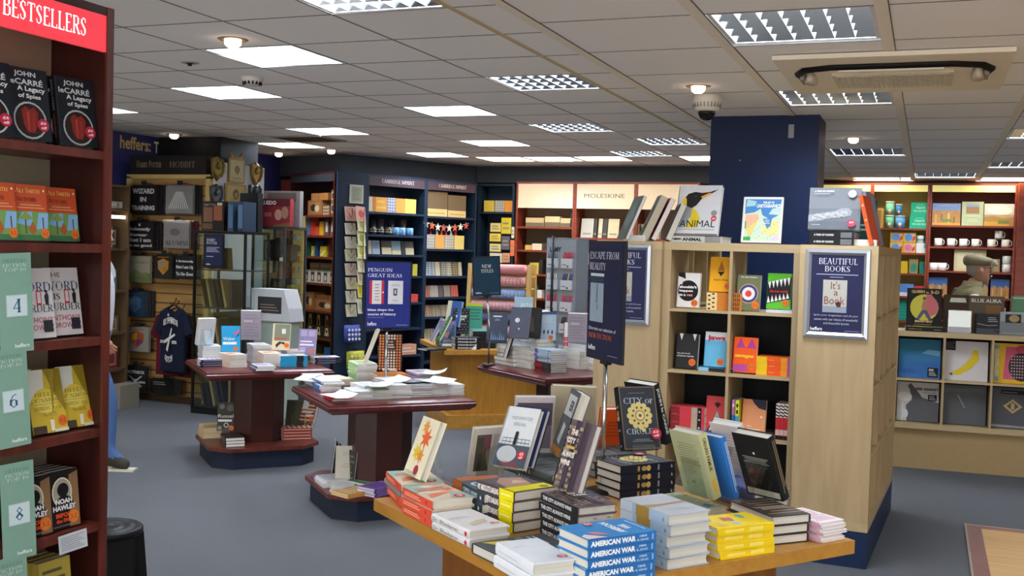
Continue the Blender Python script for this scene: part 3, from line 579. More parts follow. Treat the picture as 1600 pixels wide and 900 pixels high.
book_kind('circle', .15, .235, .0285, '#242830', [('r', .02, .01, .98, .99, '#9a7d5d'), ('r', .035, .02, .965, .98, '#33373f'), ('t', 'CITY of', .12, .72, .9, .82, '#b7c4d6', 's'), ('t', 'CIRCLES', .12, .24, .92, .33, '#b7c4d6', 's'), ('l', .25, .12, .78, .17, 2, '#8d8f93', 1), ('l', .25, .88, .7, .9, 1, '#7d7f85')]+[('o', .5+.27*math.cos(PI*k/6), .53+.172*math.sin(PI*k/6), .075, None, '#e2cf87') for k in range(12)]+[('o', .5, .53, .28, None, '#e2cf87')]+[('o', .5+.2*math.cos(PI*k/5), .53+.13*math.sin(PI*k/5), .03, None, '#5d5b50') for k in range(10)]+[('o', .5, .53, .13, None, '#6d6a58'), ('o', .5, .53, .11, None, '#e6d591'), ('o', .5, .53, .04, None, '#5d5b50'), ('o', .55, .3, .05, None, '#e2cf87')]+[('o', .88, .24, .14, None, '#c22a44'), ('t', '£3', .79, .245, .95, .29, '#f0d6da', 'x'), ('t', 'off', .8, .19, .96, .23, '#f0d6da', 'x')], [('r', 0, 0, 1, 1, '#181d2c'), ('r', .3, .2, .34, .8, '#a58a4a'), ('o', .42, .5, .05, .3, '#a58a4a'), ('o', .5, .5, .04, .36, '#c0a765'), ('r', .67, .15, .70, .85, '#8e95a3'), ('t', 'k', .92, .3, .95, .7, '#c9ccd2')])
fl = [('r', x, y, x+.07, y+.05, random.choice(['#8d7f6a', '#b29d74', '#5e5364', '#463d46', '#a08f86'])) for x in (.03, .12, .21, .3, .55, .64) for y in [.04+.082*i for i in range(11)]]
book_kind('citywins', .13, .21, .0248, '#6a5d66', fl+[('r', .40, 0, .5, 1, '#413a4d'), ('r', .75, 0, .85, 1, '#3f3648'), ('t', 'THE', .30, .78, .56, .86, '#efeae2', 'x'), ('t', 'CITY', .22, .66, .55, .74, '#efeae2', 'x'), ('r', .25, .58, .6, .62, '#caa85a'), ('t', 'ALWAYS', .18, .46, .66, .54, '#efeae2', 'x'), ('t', 'WINS', .2, .34, .58, .42, '#efeae2', 'x')], [('r', 0, 0, 1, 1, '#23262a'), ('t', 'THE CITY ALWAYS WINS', .06, .26, .84, .74, '#d5d8d8', 'x')])
book_kind('darling', .155, .19, .0308, '#5a5058', [('p', [(.1, .3), (.75, .35), (.9, .8), (.5, .95), (.2, .7)], '#b9917f'), ('p', [(.4, .5), (.8, .5), (.6, .7)], '#d9bfa8'), ('r', 0, 0, 1, .3, '#efe417'), ('o', .82, .1, .1, None, '#8e8a3c')], [('r', 0, 0, 1, 1, '#4b434b'), ('r', .62, 0, 1, 1, '#e9de10'), ('t', 'MY ABSOLUTE DARLING', .03, .2, .6, .8, '#e9e6e2', 'x'), ('l', .66, .3, .94, .7, 1, '#f5f0a0')])
book_kind('openarms', .15, .24, .031, '#3c4a54', [('r', 0, .78, 1, 1, '#a55c31'), ('t', 'OPEN', .1, .42, .92, .66, '#b9d6e6', 'x'), ('t', 'ARMS', .1, .12, .92, .36, '#b9d6e6', 'x')], [('r', 0, 0, 1, 1, '#38434b'), ('r', 0, 0, .32, 1, '#b0602d'), ('t', 'OPEN ARMS', .36, .22, .82, .78, '#b5cad6', 'x'), ('o', .93, .5, .025, None, '#d0d5d8')])
book_kind('pamuk', .137, .226, .031, '#aeb695', [('l', .05, .05, .95, .95, 12, '#7f9078'), ('p', [(.55, .1), (.8, .14), (.75, .28), (.55, .24)], '#55748a')], [('r', 0, 0, 1, 1, '#c9c78f'), ('t', 'ORHAN PAMUK', .06, .26, .58, .72, '#33403f', 'b'), ('r', .7, .2, .9, .8, '#d6b95a')], [('l', .15, .5, .85, .84, 9, '#8f9878', 1), ('r', .4, .2, .52, .25, '#8a9273'), ('l', .2, .35, .7, .42, 2, '#98a083')])
book_kind('bluepurple', .143, .232, .036, '#5a6d9c', [('l', .1, .1, .9, .9, 6, '#7a6f98')])
book_kind('leaf', .138, .20, .026, '#ece6c8', [], [('r', 0, 0, 1, 1, '#e6e0c4')])
lf = []
for cx, cy, r, c in ((.6, .66, .3, '#e4683c'), (.38, .4, .24, '#e2c23c'), (.6, .36, .2, '#e08a3a'), (.42, .84, .2, '#e79a48')):
    lf.append(('p', [(cx+(r if i % 2 == 0 else r*.45)*math.cos(2*PI*i/14+.3), cy+(r if i % 2 == 0 else r*.45)*.69*math.sin(2*PI*i/14+.3)) for i in range(14)], c))
book_kind('leaf', .138, .20, .026, '#ece6c8', lf+[('o', .64, .12, .12, None, '#a8384a')])
book_kind('midwinter', .13, .223, .024, '#dde4ea', [('r', 0, 0, 1, .36, '#4c5a68'), ('o', .35, .2, .3, .14, '#c3ccd2'), ('t', 'MIDWINTER', .2, .78, .85, .84, '#9ba3b4', 'n'), ('t', 'BREAK', .32, .68, .7, .74, '#9ba3b4', 'n'), ('r', .1, .40, .95, .41, '#333a44'), ('r', .1, .46, .95, .468, '#333a44'), ('r', .45, .36, .55, .54, '#2b3038'), ('o', .5, .56, .05, None, '#2b3038')]+[('r', .1+.12*i, .36, .11+.12*i, .47, '#333a44') for i in range(8)]+STK(.82, .2, '#c0293c', .13), [('r', 0, 0, 1, 1, '#cfd6de')])
book_kind('navybook', .135, .22, .028, '#1f2a56')
book_kind('er', .15, .245, .042, '#5c6063', [('r', .05, .6, .9, .92, '#c9ced0'), ('t', 'ER', .45, .68, .85, .84, '#4a4d50', 'x'), ('p', [(.3, .2), (.6, .15), (.7, .45), (.4, .5)], '#d8dadb'), ('r', 0, 0, 1, .12, '#c07b35')], [('r', 0, 0, 1, 1, '#3a3c3f')])
book_kind('beige', .176, .262, .028, '#b5aa92', [], [], [('r', .1, .1, .9, .5, '#a89d86')])
book_kind('orange', .15, .235, .03, '#e0561c', [('l', .2, .2, .8, .6, 4, '#9a3c12')], [('l', .2, .2, .5, .8, 2, '#7a2c10')], [('l', .2, .5, .8, .8, 5, '#b8481a')])
book_kind('lecarre2', .16, .255, .036, '#20232b', [], [('t', 'JOHN le CARRÉ', .06, .2, .84, .75, '#d2d4d6', 'x')], [('l', .2, .5, .8, .8, 6, '#55585e')])
book_kind('bluebook', .13, .215, .024, '#2f74c2', [], [('l', .08, .25, .9, .75, 2, '#d7e6f5')])
book_kind('whitemap', .127, .21, .033, '#e3e1e6', [], [('o', .5, .5, .05, .3, '#3a3c44'), ('l', .2, .4, .42, .6, 1, '#a9a9b2'), ('l', .62, .4, .9, .6, 1, '#a9a9b2')], [('l', .12, .25, .88, .85, 10, '#cfc9cf', 1)])
book_kind('blackback', .14, .222, .034, '#17181b', [], [('l', .06, .28, .9, .72, 2, '#8d7a5e')], [('l', .15, .55, .85, .66, 4, '#9b9b98', 1), ('o', .5, .72, .03, None, '#d5d5d5'), ('r', .05, .03, .95, .13, '#b3ae9e')])
book_kind('photoback', .151, .19, .018, '#d9d5cd', [], [], [('r', .1, .1, .5, .86, '#6a5f55'), ('r', .12, .12, .3, .8, '#4d5146'), ('r', .32, .5, .48, .84, '#84525e'), ('r', .55, .2, .95, .86, '#b9b2b4'), ('o', .7, .6, .05, None, '#6b4a58')])
book_kind('violetback', .156, .228, .02, '#cfcad0', [], [], [('r', .06, .08, .94, .9, '#85788a'), ('r', .06, .5, .94, .9, '#5f5463')])
book_kind('greyback', .15, .235, .028, '#4f5657', [('l', .1, .1, .9, .9, 4, '#6a7072')], [('t', '1111', .1, .2, .4, .8, '#b9c0c2', 'x')])
book_kind('greycover', .15, .235, .022, '#8d8b8b', [('o', .6, .5, .3, .1, '#c84a62')])
F1, F2 = 'on the front oak table', 'front oak table'
stack(['peach']*3, (-1.364, 2.917, TZ), 52, ords('coral spined patterned hardback at the left edge of the front oak table', 3), 'coral spined hardbacks', jit=.006, rj=2)
stack(['drwhite']*2, (-1.175, 2.763, TZ), 53, ords('white hardback with grey script spine beside the coral stack', 2), 'white script spine hardbacks')
stack(['thickwhite']*2, (-.885, 2.489, TZ), 49, ords('thick white hardback at the near edge of the front table', 2), 'thick white hardbacks')
stack(['yelblack'], (-1.150, 2.722, TZ), -36, 'single dark hardback with yellow marks half under the thick white books')
stack(['amwar']*5, (-.63, 2.713, TZ), 141.5, ords('bright blue hardback with white spine lettering in the stack at the near corner', 5), 'bright blue hardbacks', jit=.003)
stack(['silver']*5, (-.618, 2.811, TZ), 52.3, ords('silver-blue hardback with gold band in the stack of five beside the blue books', 5), 'silver-blue hardbacks', jit=.005, rj=2.5)
stack(['yellow']*4, (-.379, 3.122, TZ), 140, ords('yellow hardback in the stack near the right corner', 4), 'yellow hardbacks', jit=.006, rj=3)
stack(['blackbrown']*3, (-.452, 3.441, TZ), 225, ords('dark brown hardback with pages showing, between yellow and pink stacks', 3), 'dark brown hardbacks')
stack(['pink']*6, (-.262, 3.288, TZ), 55, ords('thin pink and white book at the right corner of the front table', 6), 'thin pink books', jit=.006, rj=3)
zc = stack(['circle']*4, (-.803, 3.724, TZ), 141, ords('black hardback with gilt spine lying spine out in the middle stack', 4), 'black gilt spined hardbacks', jit=.002)
zw = stack(['citywins']*5, (-.886, 2.869, TZ), 50, ords('hardback with dark lettered spine in the middle stack', 5), 'dark lettered spine hardbacks')
stack(['darling']*4, (-1.121, 2.969, TZ), 57, ords('hardback with dark and yellow spine in the stack of four', 4), 'dark and yellow hardbacks', jit=.003)
stack(['openarms']*3, (-1.245, 3.02, TZ), 48, ords('slate hardback with orange band behind the coral stack', 3), 'slate and orange hardbacks')
zp = stack(['pamuk']*2, (-.627, 3.243, TZ), 57, ords('pale green hardback lying under the leaning pale green book', 2), 'pale green lying hardbacks')
zb = stack(['bluepurple']*2, (-.50, 3.57, TZ), 46, ords('blue-grey hardback lying at the back right of the front table', 2), 'blue-grey lying hardbacks')
zl = stack(['peach', 'greycover', 'peach'], (-1.56, 3.10, TZ), 40, ['lowest patterned hardback under the leaf-cover book', 'grey hardback in the middle under the leaf-cover book', 'upper patterned hardback under the leaf-cover book'])
zg = stack(['greyback']*3, (-1.16, 3.42, TZ), 50, ords('dark grey hardback lying behind the yellow banded stack', 3), 'dark grey lying hardbacks')
zo = stack(['greyback']*3, (-.98, 4.02, TZ), 141, ords('dark grey hardback lying behind the pole of the front sign', 3), 'dark grey hardbacks behind the pole')
standing('leaf', (-1.566, 3.174, zl), -129.9, 20.6, 'cream book with orange and yellow maple leaves leaning on a clear easel', easel='clear easel behind the maple leaf book')
standing('midwinter', (-1.335, 3.46, zg-.01), -100, 30, 'white hardback with pier picture leaning back', easel='clear easel behind the white pier book')
standing('navybook', (-1.322, 3.494, zg-.01), -100, 30, 'navy hardback tucked behind the white pier book')
standing('circle', (-.942, 3.812, zc), -50, 19, 'upright black hardback with gold emblem on top of its stack', easel='clear easel holding the gold emblem book')
standing('citywins', (-.979, 3.008, zw), -128, 18, 'upright brown patterned hardback leaning on its stack', easel='black easel holding the patterned city book')
standing('er', (-1.248, 3.708, zg), -150, 18, 'tall black and white photograph hardback leaning behind the patterned city book', easel='clear easel behind the photograph book')
zbe = stack(['greyback']*2, (-1.22, 3.93, TZ), 100, ords('dark grey hardback lying under the tall beige book', 2), 'dark grey hardbacks under the beige book')
backshown('beige', (-1.271, 3.998, zbe), -80, 8, 'large beige hardback seen from the back at the rear of the front table')
backshown('pamuk', (-.661, 3.436, zp), -125, 20, 'pale green hardback with lettered spine seen from the back', easel='clear easel behind the pale green book')
standing('bluebook', (-.585, 3.50, zp), 55, 20, 'bright blue book behind the leaning pale green book')
backshown('whitemap', (-.600, 3.80, zb-.01), -120, 24, 'white hardback seen from the back between green and black books', easel='clear easel under the white hardback')
backshown('blackback', (-.447, 3.404, TZ+.088), -120, 24, 'black hardback seen from the back leaning on a clear easel', easel='clear easel in front of the black hardback')
backshown('lecarre2', (-1.006, 4.20, zo), -119, 20, 'dark hardback with white lettered spine behind the gold emblem book')
backshown('photoback', (-1.50, 3.673, TZ), -40, 13, 'pale book with garden photograph back in a clear easel', easel='clear easel under the garden photograph book')
zvi = stack(['greyback']*2, (-1.40, 3.84, TZ), 55, ords('dark grey hardback lying under the violet photograph book', 2), 'dark grey hardbacks under the violet book', corner=(.5, .5))
backshown('violetback', (-1.40, 3.89, zvi), -60, 12, 'pale hardback with violet photograph behind the white pier book')
backshown('orange', (-1.13, 4.10, TZ), -55, 14, 'bright orange hardback behind the sign pole')
# ---- sign stands
def sign_stand(label, foot, top, az, w, h, items, tilt=0, face='#1d2140', base=True, pole=.008, frame='#17181d', roll=0):
    t = thing('sign_stand', label, 'sign', foot, group='navy sign boards on poles')
    f = Vector(foot); c = Vector(top)-f
    b = MB(DKMETAL)
    if base: b.lathe([(0, .012), (.05, .012), (.06, .004), (.06, 0), (0, 0)], n=24); b.build('base', t)
    b = MB(CHROME if base else DKMETAL); b.tube([(0, 0, .01), (0, 0, c.z*.55), (c.x, c.y, c.z)], pole, 8); b.build('pole', t)
    b = MB(DKMETAL); b.M = upright(c, az, tilt) @ Matrix.Rotation(roll, 4, 'Z'); b.box(-.03, -.012, -.008, .03, .012, .01); b.build('clamp', t)
    b = MB(frame); b.M = upright(c, az, tilt) @ Matrix.Rotation(roll, 4, 'Z') @ T(0, 0, .006); b.box(-w/2-.008, 0, -.006, w/2+.008, h+.016, .006)
    b.build('frame', t)
    b2 = MB(face); b2.M = b.M; b2.box(-w/2, .008, .0055, w/2, h+.008, .0075); b2.art(items, (-w/2, .008, .0076), (w, 0, 0), (0, h, 0), (0, 0, 1)); b2.build('poster', t)
    return t
HEF = lambda x0, y0, x1, y1, c='#e6e6ea': ('t', 'heffers', x0, y0, x1, y1, c, 'b')
sign_stand('navy ESCAPE FROM REALITY new fiction board on the front table', (-1.041, 3.631, .751), (-1.041, 3.631, 1.215), -139.7, .283, .405,
    [('t', 'ESCAPE FROM', .03, .86, .90, .925, '#cfd3dd', 's'), ('t', 'REALITY', .03, .765, .52, .83, '#cfd3dd', 's'), ('r', .07, .71, .48, .735, '#c4d0d8'), ('r', .07, .65, .48, .71, '#2c3648'), ('r', .07, .31, .48, .65, '#8fa4b4'), ('p', [(.26, .48), (.29, .48), (.30, .64), (.27, .64)], '#4a5c6c'), ('p', [(.28, .4), (.32, .44), (.30, .49)], '#566a7a'), ('t', 'Dive into our selection of', .06, .235, .88, .265, '#b9bdca', 'b'), ('t', 'NEW FICTION', .06, .165, .76, .21, '#d0662c', 's'), HEF(.06, .06, .28, .105), ('l', .66, .03, .95, .045, 1, '#8d92a3')], frame='#23262e')
BKW = lambda x0, y0, x1, y1: [('r', x0, y0, x1, y1, '#d9d9dc')]
sign_stand('dark blue GREAT IDEAS board with two book pictures standing on the centre table', (-3.127, 5.95, .70), (-3.127, 5.95, 1.08), -46, .283, .405,
    [('t', 'PENGUIN', .03, .855, .58, .91, '#eceef6', 's'), ('t', 'GREAT IDEAS', .03, .77, .80, .825, '#eceef6', 's'), ('r', .07, .36, .40, .72, '#b93048'), ('r', .13, .36, .34, .72, '#e3dfe0'), ('l', .18, .4, .3, .68, 6, '#a8a3ab', 1), ('o', .375, .54, .02, None, '#e8dfe0'), ('r', .49, .36, .83, .72, '#dcdde2'), ('r', .61, .49, .70, .6, '#55585f'), ('r', .64, .52, .67, .58, '#dcdde2'), ('l', .56, .63, .76, .67, 2, '#a5a8b0', 1), ('l', .6, .40, .72, .43, 1, '#a5a8b0'),
     ('t', 'Ideas shape the', .04, .245, .62, .29, '#f2f3f8', 'b'), ('t', 'course of history', .04, .175, .68, .225, '#f2f3f8', 'b'), ('t', 'John Maynard Keynes', .04, .145, .4, .162, '#aab0d0', 'n'), HEF(.04, .03, .24, .085), ('l', .68, .03, .95, .045, 1, '#aab0d0')], face='#252f78')
sign_stand('dark teal NEW TITLES board at the left corner of the table by the oak counter', (-3.12, 7.62, .70), (-3.14, 7.60, 1.235), -58, .20, .285,
    [('t', 'NEW', .32, .72, .70, .81, '#eef0f0', 's'), ('t', 'TITLES', .28, .59, .76, .68, '#eef0f0', 's'), HEF(.06, .03, .28, .075), ('l', .62, .03, .95, .045, 1, '#9fb0b8')], face='#17364a', roll=.06)
# ---- table books seen from a few metres
Q = lambda c, h=True: random.choice(c)
def sb(key, w, h, t, cover, front=(), spine=(), pages='#dad8d2'): simple_book(key, w, h, t, cover, front, spine, pages)
sb('pw', .13, .198, .016, '#e3e4e8', [('l', .1, .1, .9, .9, 5, '#c9ccd3')], [('r', 0, 0, 1, 1, '#d4d6dc')])
sb('pdark', .13, .198, .016, '#c9c4d6', [('l', .1, .3, .9, .8, 3, '#8c86a0')], [('r', 0, 0, 1, 1, '#2a2740'), ('l', .1, .3, .8, .7, 1, '#c9c7dc')])
sb('pblue', .13, .198, .016, '#bfc3cf', [('o', .3, .5, .2, .15, '#5e6070')], [('r', 0, 0, 1, 1, '#2f9fd0'), ('r', .6, 0, .85, 1, '#2b2b2f')])
sb('pkrus', .13, .198, .021, '#2e2c2a', [], [('r', 0, 0, 1, 1, '#1f1e1d'), ('l', .1, .2, .9, .8, 2, '#8f8a72')])
sb('pcream', .13, .21, .04, '#c9b089', [('r', .1, .1, .9, .9, '#b08f5c')], [('r', 0, 0, 1, 1, '#cdb58e')], '#d7c3a0')
sb('pbrick', .14, .216, .022, '#9d4a35', [('l', 0, 0, 1, 1, 6, '#d6c3b4')], [('r', 0, 0, 1, 1, '#8a3a2a'), ('l', .05, .3, .95, .7, 1, '#e0d2c6')], '#dcdce6')
sb('plil', .13, .198, .015, '#dfd9e2', [('l', .1, .1, .9, .9, 4, '#e0987a')], [('r', 0, 0, 1, 1, '#b9b2c4')])
sb('porg', .13, .198, .015, '#e2d6c9', [('p', [(.1, .2), (.9, .5), (.6, .8), (.1, .6)], '#e39062')], [('r', 0, 0, 1, 1, '#e5d2c3')])
# table A (philosophy paperbacks)
zt = .7008
PA, PB_ = 'on the left mahogany table', 'left mahogany table'
stack(['pw']*3, P(319, 563, zt), 137, ords('white paperback with page edges out at the left corner of the philosophy table', 3), 'white paperbacks, philosophy table', corner=(0, 1))
stack(['pdark']*3, P(357, 572, zt), 137, ords('paperback with black spine near the left corner of the philosophy table', 3), 'black spined paperbacks', corner=(0, 0))
stack(['pdark']*2, P(390, 575, zt), 47, ords('lilac topped paperback lying in front on the philosophy table', 2), 'lilac paperbacks', corner=(0, 1))
stack(['pblue']*5, P(438, 574, zt), 137, ords('paperback with turquoise spine in the front stack of the philosophy table', 5), 'turquoise spined paperbacks', corner=(0, 1))
stack(['pdark']*3, P(492, 569, zt), 137, ords('paperback with dark spine at the right corner of the philosophy table', 3), 'dark paperbacks at the right corner', corner=(0, 1))
za = stack(['pw']*8, (-4.66, 6.82, zt), 47, ords('white paperback under the tall grey book', 8), 'white paperbacks under the grey book', corner=(.5, .5))
zaw = stack(['pw']*8, (-4.88, 6.52, zt), 47, ords('white paperback at the far left back of the philosophy table', 8), 'white paperbacks at the far left back', corner=(.5, .5))
for n, (x, y, a, k) in enumerate(((-4.62, 6.44, 60, 'porg'), (-4.46, 6.66, 47, 'porg'), (-4.70, 7.06, 47, 'plil'), (-4.42, 6.90, 47, 'plil'))):
    stack([k]*6, (x, y, zt), a, ords(['orange patterned paperback in the middle of the philosophy table', 'orange and white paperback right of centre on the philosophy table', 'lilac paperback at the back of the philosophy table', 'pale lilac paperback at the back right of the philosophy table'][n], 6), 'loose paperback piles %s' % ['in the middle', 'right of centre', 'at the back', 'at the back right'][n], corner=(.5, .5))
book_kind('weber', .131, .195, .03, '#2a9bd0', [('t', 'Weber', .08, .46, .72, .58, '#f2f6f8', 'n'), ('r', .06, .30, .80, .40, '#e9eef0'), ('p', [(.62, .72), (.95, .86), (1, .8), (.75, .66)], '#d8587c'), ('p', [(.7, .55), (.9, .62), (.98, .78), (.8, .6)], '#1c2430')]+O32(.76, .14), [], hard=False)
book_kind('white_acr', .13, .2, .03, '#dfe2e8', [('l', .1, .1, .9, .9, 6, '#b9bdc6')], [], hard=False)
book_kind('greytall', .15, .23, .03, '#aaa1ad', [('l', .1, .1, .9, .9, 8, '#b7aebb'), ('p', [(.1, .05), (.8, .05), (.6, .3)], '#c99b88')], [], [('l', .1, .1, .9, .9, 8, '#9a919f'), ('r', .15, .62, .6, .68, '#c9c3cd')], hard=False)
book_kind('horse', .131, .198, .025, '#d9cba9', [('r', .1, .35, .98, .98, '#7c7f6c'), ('r', .52, .62, .74, .8, '#e3e0d6'), ('l', .12, .38, .8, .48, 1, '#c03a30'), ('p', [(.25, .08), (.5, .25), (.75, .2), (.7, .3), (.4, .32), (.2, .2)], '#3a2b20')]+O32(.84, .18, .14), [], hard=False)
book_kind('violet', .131, .198, .025, '#8b7da6', [('r', .08, .72, .46, .95, '#a99cc0'), ('r', .54, .72, .94, .95, '#a99cc0'), ('l', .1, .46, .8, .58, 1, '#e6e0ee'), ('r', .08, .36, .9, .43, '#e8e4ee'), ('r', .08, .08, .45, .3, '#a99cc0')]+O32(.78, .14), [], hard=False)
standing('weber', P(361, 553, .781), -48, 10, 'bright blue paperback with pink shape standing on the philosophy table', easel='clear easel behind the bright blue paperback')
backshown('white_acr', P(320, 540, zaw), -30, 14, 'white paperback seen from the back left of the bright blue one', easel='clear easel under the white paperback')
backshown('greytall', P(392, 532, za+.006), -62, 10, 'tall grey-lilac paperback seen from the back in the middle of the philosophy table')
standing('horse', P(438, 549, .793), -70, 12, 'cream and grey paperback with prancing horse on the philosophy table')
standing('violet', P(478, 557, .752), -75, 14, 'violet paperback at the right of the philosophy table')
# lower shelf of table A
zs = .1508
stack(['pcream']*2, P(317, 686, zs), 47, ords('thick cream book at the left on the low shelf of the philosophy table', 2), 'thick cream books', corner=(0, 0))
zr = stack(['pkrus']*3, P(353, 699, zs), 47, ords('white edged book with black spine under the dark circled paperback', 3), 'black spined stack on the low shelf', corner=(0, 0))
book_kind('russell', .131, .205, .03, '#3a3a36', [('o', .25, .85, .14, None, '#6f7168'), ('o', .7, .8, .2, None, '#5d6058'), ('t', 'Russell', .05, .46, .95, .58, '#eceae2', 'n'), ('r', .06, .32, .8, .40, '#e8e8e4'), ('o', .5, .2, .14, None, '#b9b7aa'), ('o', .5, .2, .08, None, '#33332f'), ('o', .15, .1, .12, None, '#8f9187')]+O32(.78, .1, .14), [], hard=False)
standing('russell', P(353, 675, zr), -62, 9, 'dark paperback with pale circles standing on the low shelf of the philosophy table', easel='wire easel behind the dark circled paperback')
zk = stack(['pbrick']*4, P(488, 687, zs), 130, ords('white edged book with brick patterned spine on the low shelf of the philosophy table', 4), 'brick patterned stack', corner=(0, 0))
book_kind('brick', .131, .205, .03, '#8e4130', [('l', .02, .02, .98, .98, 7, '#d8c4b2'), ('r', .05, .5, .45, .95, '#dfe2e6'), ('l', .1, .36, .9, .46, 1, '#efe6df'), ('r', .4, .22, .95, .3, '#e9e2da')]+O32(.85, .16, .14), [], hard=False)
standing('brick', P(477, 663, zk), -95, 22, 'brick patterned paperback leaning on its stack on the low shelf of the philosophy table')
t = thing('display_easel', 'brass wire easel on the low shelf of the philosophy table', 'easel', (-4.30, 6.82, zs), math.radians(20)); b = MB(col('#a8904e', .3, .8))
for x in (-.05, .05): b.tube([(x, .06, 0), (x, .0, .17), (x, -.03, .0), (x, -.06, .004)], .003, 6)
b.tube([(-.05, -.03, .004), (.05, -.03, .004)], .003, 6); b.build('frame', t)
sb('bigpic', .2, .26, .02, '#5b5d4c', [('r', .05, .05, .95, .95, '#4b4e3c')])
standing('bigpic', (-4.36, 6.90, zs), -70, 18, 'dull green picture book behind the brass easel')
# table B (poetry)
sb('po_w', .132, .198, .0125, '#d9dce0', [('l', .15, .3, .8, .8, 3, '#d7d9dd')], [('r', 0, 0, 1, 1, '#d9dade')], '#c9c7c6')
sb('po_red', .132, .198, .010, '#c9424a', [('r', .1, .2, .9, .9, '#e6e6e8')], [('r', 0, 0, 1, 1, '#b8323c')], '#c9c7c6')
sb('po_blue', .132, .198, .012, '#e6e8ec', [], [('r', 0, 0, 1, 1, '#3f72b8'), ('l', .1, .3, .9, .7, 1, '#a9c4e6')], '#c9c7c6')
sb('po_grn', .132, .198, .010, '#e4e7e2', [('r', .12, .12, .88, .75, '#86b46e')], [('r', 0, 0, 1, 1, '#9fc389')], '#c9c7c6')
sb('po_grey', .15, .21, .0125, '#9a9ba3', [('r', .1, .4, .9, .9, '#7f818c')], [('r', 0, 0, 1, 1, '#b2b3b9')], '#c9c7c6')
sb('po_lil', .15, .21, .012, '#ded6e2', [('l', .1, .1, .9, .9, 6, '#b9a6c4')], [('r', 0, 0, 1, 1, '#c9b7d4')], '#c9c7c6')
sb('po_cream', .15, .24, .018, '#cfc4ae', [('r', .05, .05, .95, .95, '#d9cfbb')], [('r', 0, 0, 1, 1, '#c7bba4')], '#cfc6b4')
TBM = T(-3.10, 5.84, zt) @ rotz(math.radians(-44))
def onB(x, y): v = TBM @ Vector((x, y, 0)); return (v.x, v.y, v.z)
rowB = [('po_red', 2, 'white topped red spined poetry book at the near corner of the poetry table'), ('po_w', 4, 'white poetry book second from the near corner, front row'), ('po_grn', 5, 'poetry book with green cover picture in the front row'), ('po_w', 6, 'white poetry book in the middle of the front row'), ('po_grey', 6, 'poetry book with grey cover in the front row'), ('po_w', 6, 'white poetry book right of the grey covered one'), ('po_w', 5, 'white poetry book at the right end of the front row')]
zB = {}
for i, (k, n, l) in enumerate(rowB):                     # along the near right edge (local x = +h side), spines inward
    x, y = .345-.012*i, -.40+.118*i; p = onB(x, y)
    zB[i] = stack([k]*n, p, -44+90, ords(l, n), 'front row poetry stack, %s from the left' % ('first', 'second', 'third', 'fourth', 'fifth', 'sixth', 'last')[i], corner=(0, 0), jit=.006, rj=5)
rowL = [('po_blue', 5, 'poetry book with blue striped spine on the left edge of the poetry table'), ('po_w', 4, 'white poetry book behind the blue spined stack'), ('po_w', 3, 'white poetry book near the left corner of the poetry table'), ]
for i, (k, n, l) in enumerate(rowL):
    p = onB(-.06-.21*i, -.36+.012*i); stack([k]*n, p, 46, ords(l, n), 'left edge poetry stack, %s' % ('nearest', 'middle', 'farthest')[i], corner=(0, 0), jit=.012, rj=7)
for i, (k, n, x, y, l) in enumerate((('po_w', 5, .12, -.12, 'white poetry book in the second row near the blue spined stack'), ('po_grey', 6, .17, .12, 'grey poetry book in the second row of the poetry table'), ('po_w', 6, .16, .26, 'white poetry book in the second row right of the grey ones'), ('po_lil', 8, -.16, .33, 'lilac sheet-covered book at the back right of the poetry table'), ('po_w', 6, .0, .05, 'white book in the middle of the poetry table'), ('po_cream', 3, -.32, -.20, 'cream hardback lying at the back left of the poetry table'))):
    zz = stack([k]*n, onB(x, y), 46, ords(l, n), 'inner poetry stack of %s' % l[:40], corner=(.5, .5), jit=.014, rj=9)
zgn = stack(['po_grn']*14, onB(-.33, -.02), 46, ords('pale green spined book in the tall pile on the poetry table', 14), 'tall pale green pile', corner=(.5, .5))
book_kind('tall_pat', .15, .235, .03, '#3a1f1a', [('r', .03+.12*i, .02+.075*j, .03+.12*i+.075, .02+.075*j+.05, ('#d9824a' if (i in (0, 1, 6, 7)) else '#e4cfc0')) for i in range(8) for j in range(13)]+[('r', .28, .56, .72, .84, '#2a1a18'), ('r', .30, .575, .70, .825, '#4a2a22'), ('t', 'THE', .38, .755, .62, .80, '#e6d7c9', 's'), ('l', .33, .6, .67, .73, 2, '#e6d7c9')], [])
sb('tan', .13, .2, .018, '#c9813f', [], [('r', 0, 0, 1, 1, '#cf8138'), ('l', .1, .2, .9, .8, 2, '#e2a566')])
zf = stack(['tan']*5, onB(-.17, .11), 136, ords('orange spined book under the geometric patterned hardback', 5), 'orange spined books', corner=(.5, .5))
standing('tall_pat', P(609, 581, zf-.004), -64, 8, 'hardback with orange geometric pattern standing on the poetry table', easel='clear easel behind the geometric patterned hardback')
standing('po_cream', P(567, 571, zgn+.0), -150, 20, 'slim grey book seen edge-on leaning on the tall green pile')
# lower shelf of table B
sb('purp', .13, .2, .012, '#8e6fb0', [('r', .1, .2, .9, .9, '#6f4d96')], [('r', 0, 0, 1, 1, '#5b3d86'), ('l', .1, .3, .7, .7, 1, '#c8b8dc')], '#d9d9e2')
sb('green2', .2, .2, .016, '#4d7a58', [('l', .1, .1, .9, .9, 4, '#86a88c')], [('r', 0, 0, 1, 1, '#3d6649'), ('l', .1, .3, .9, .7, 1, '#c2d6c4')])
sb('orange2', .15, .21, .013, '#d2a667', [('l', .05, .1, .95, .9, 5, '#e9d8b6')], [('r', 0, 0, 1, 1, '#cf9a4e')], '#e0c79a')
stack(['po_w']*3, P(492, 752, zs), 46, ords('white poetry book at the left on the low shelf of the poetry table', 3), 'white books on the low shelf', corner=(0, 1), rj=6)
stack(['purp'], P(500, 758, zs), 46, 'purple picture booklet lying beside the black ring-bound books', corner=(0, 0))
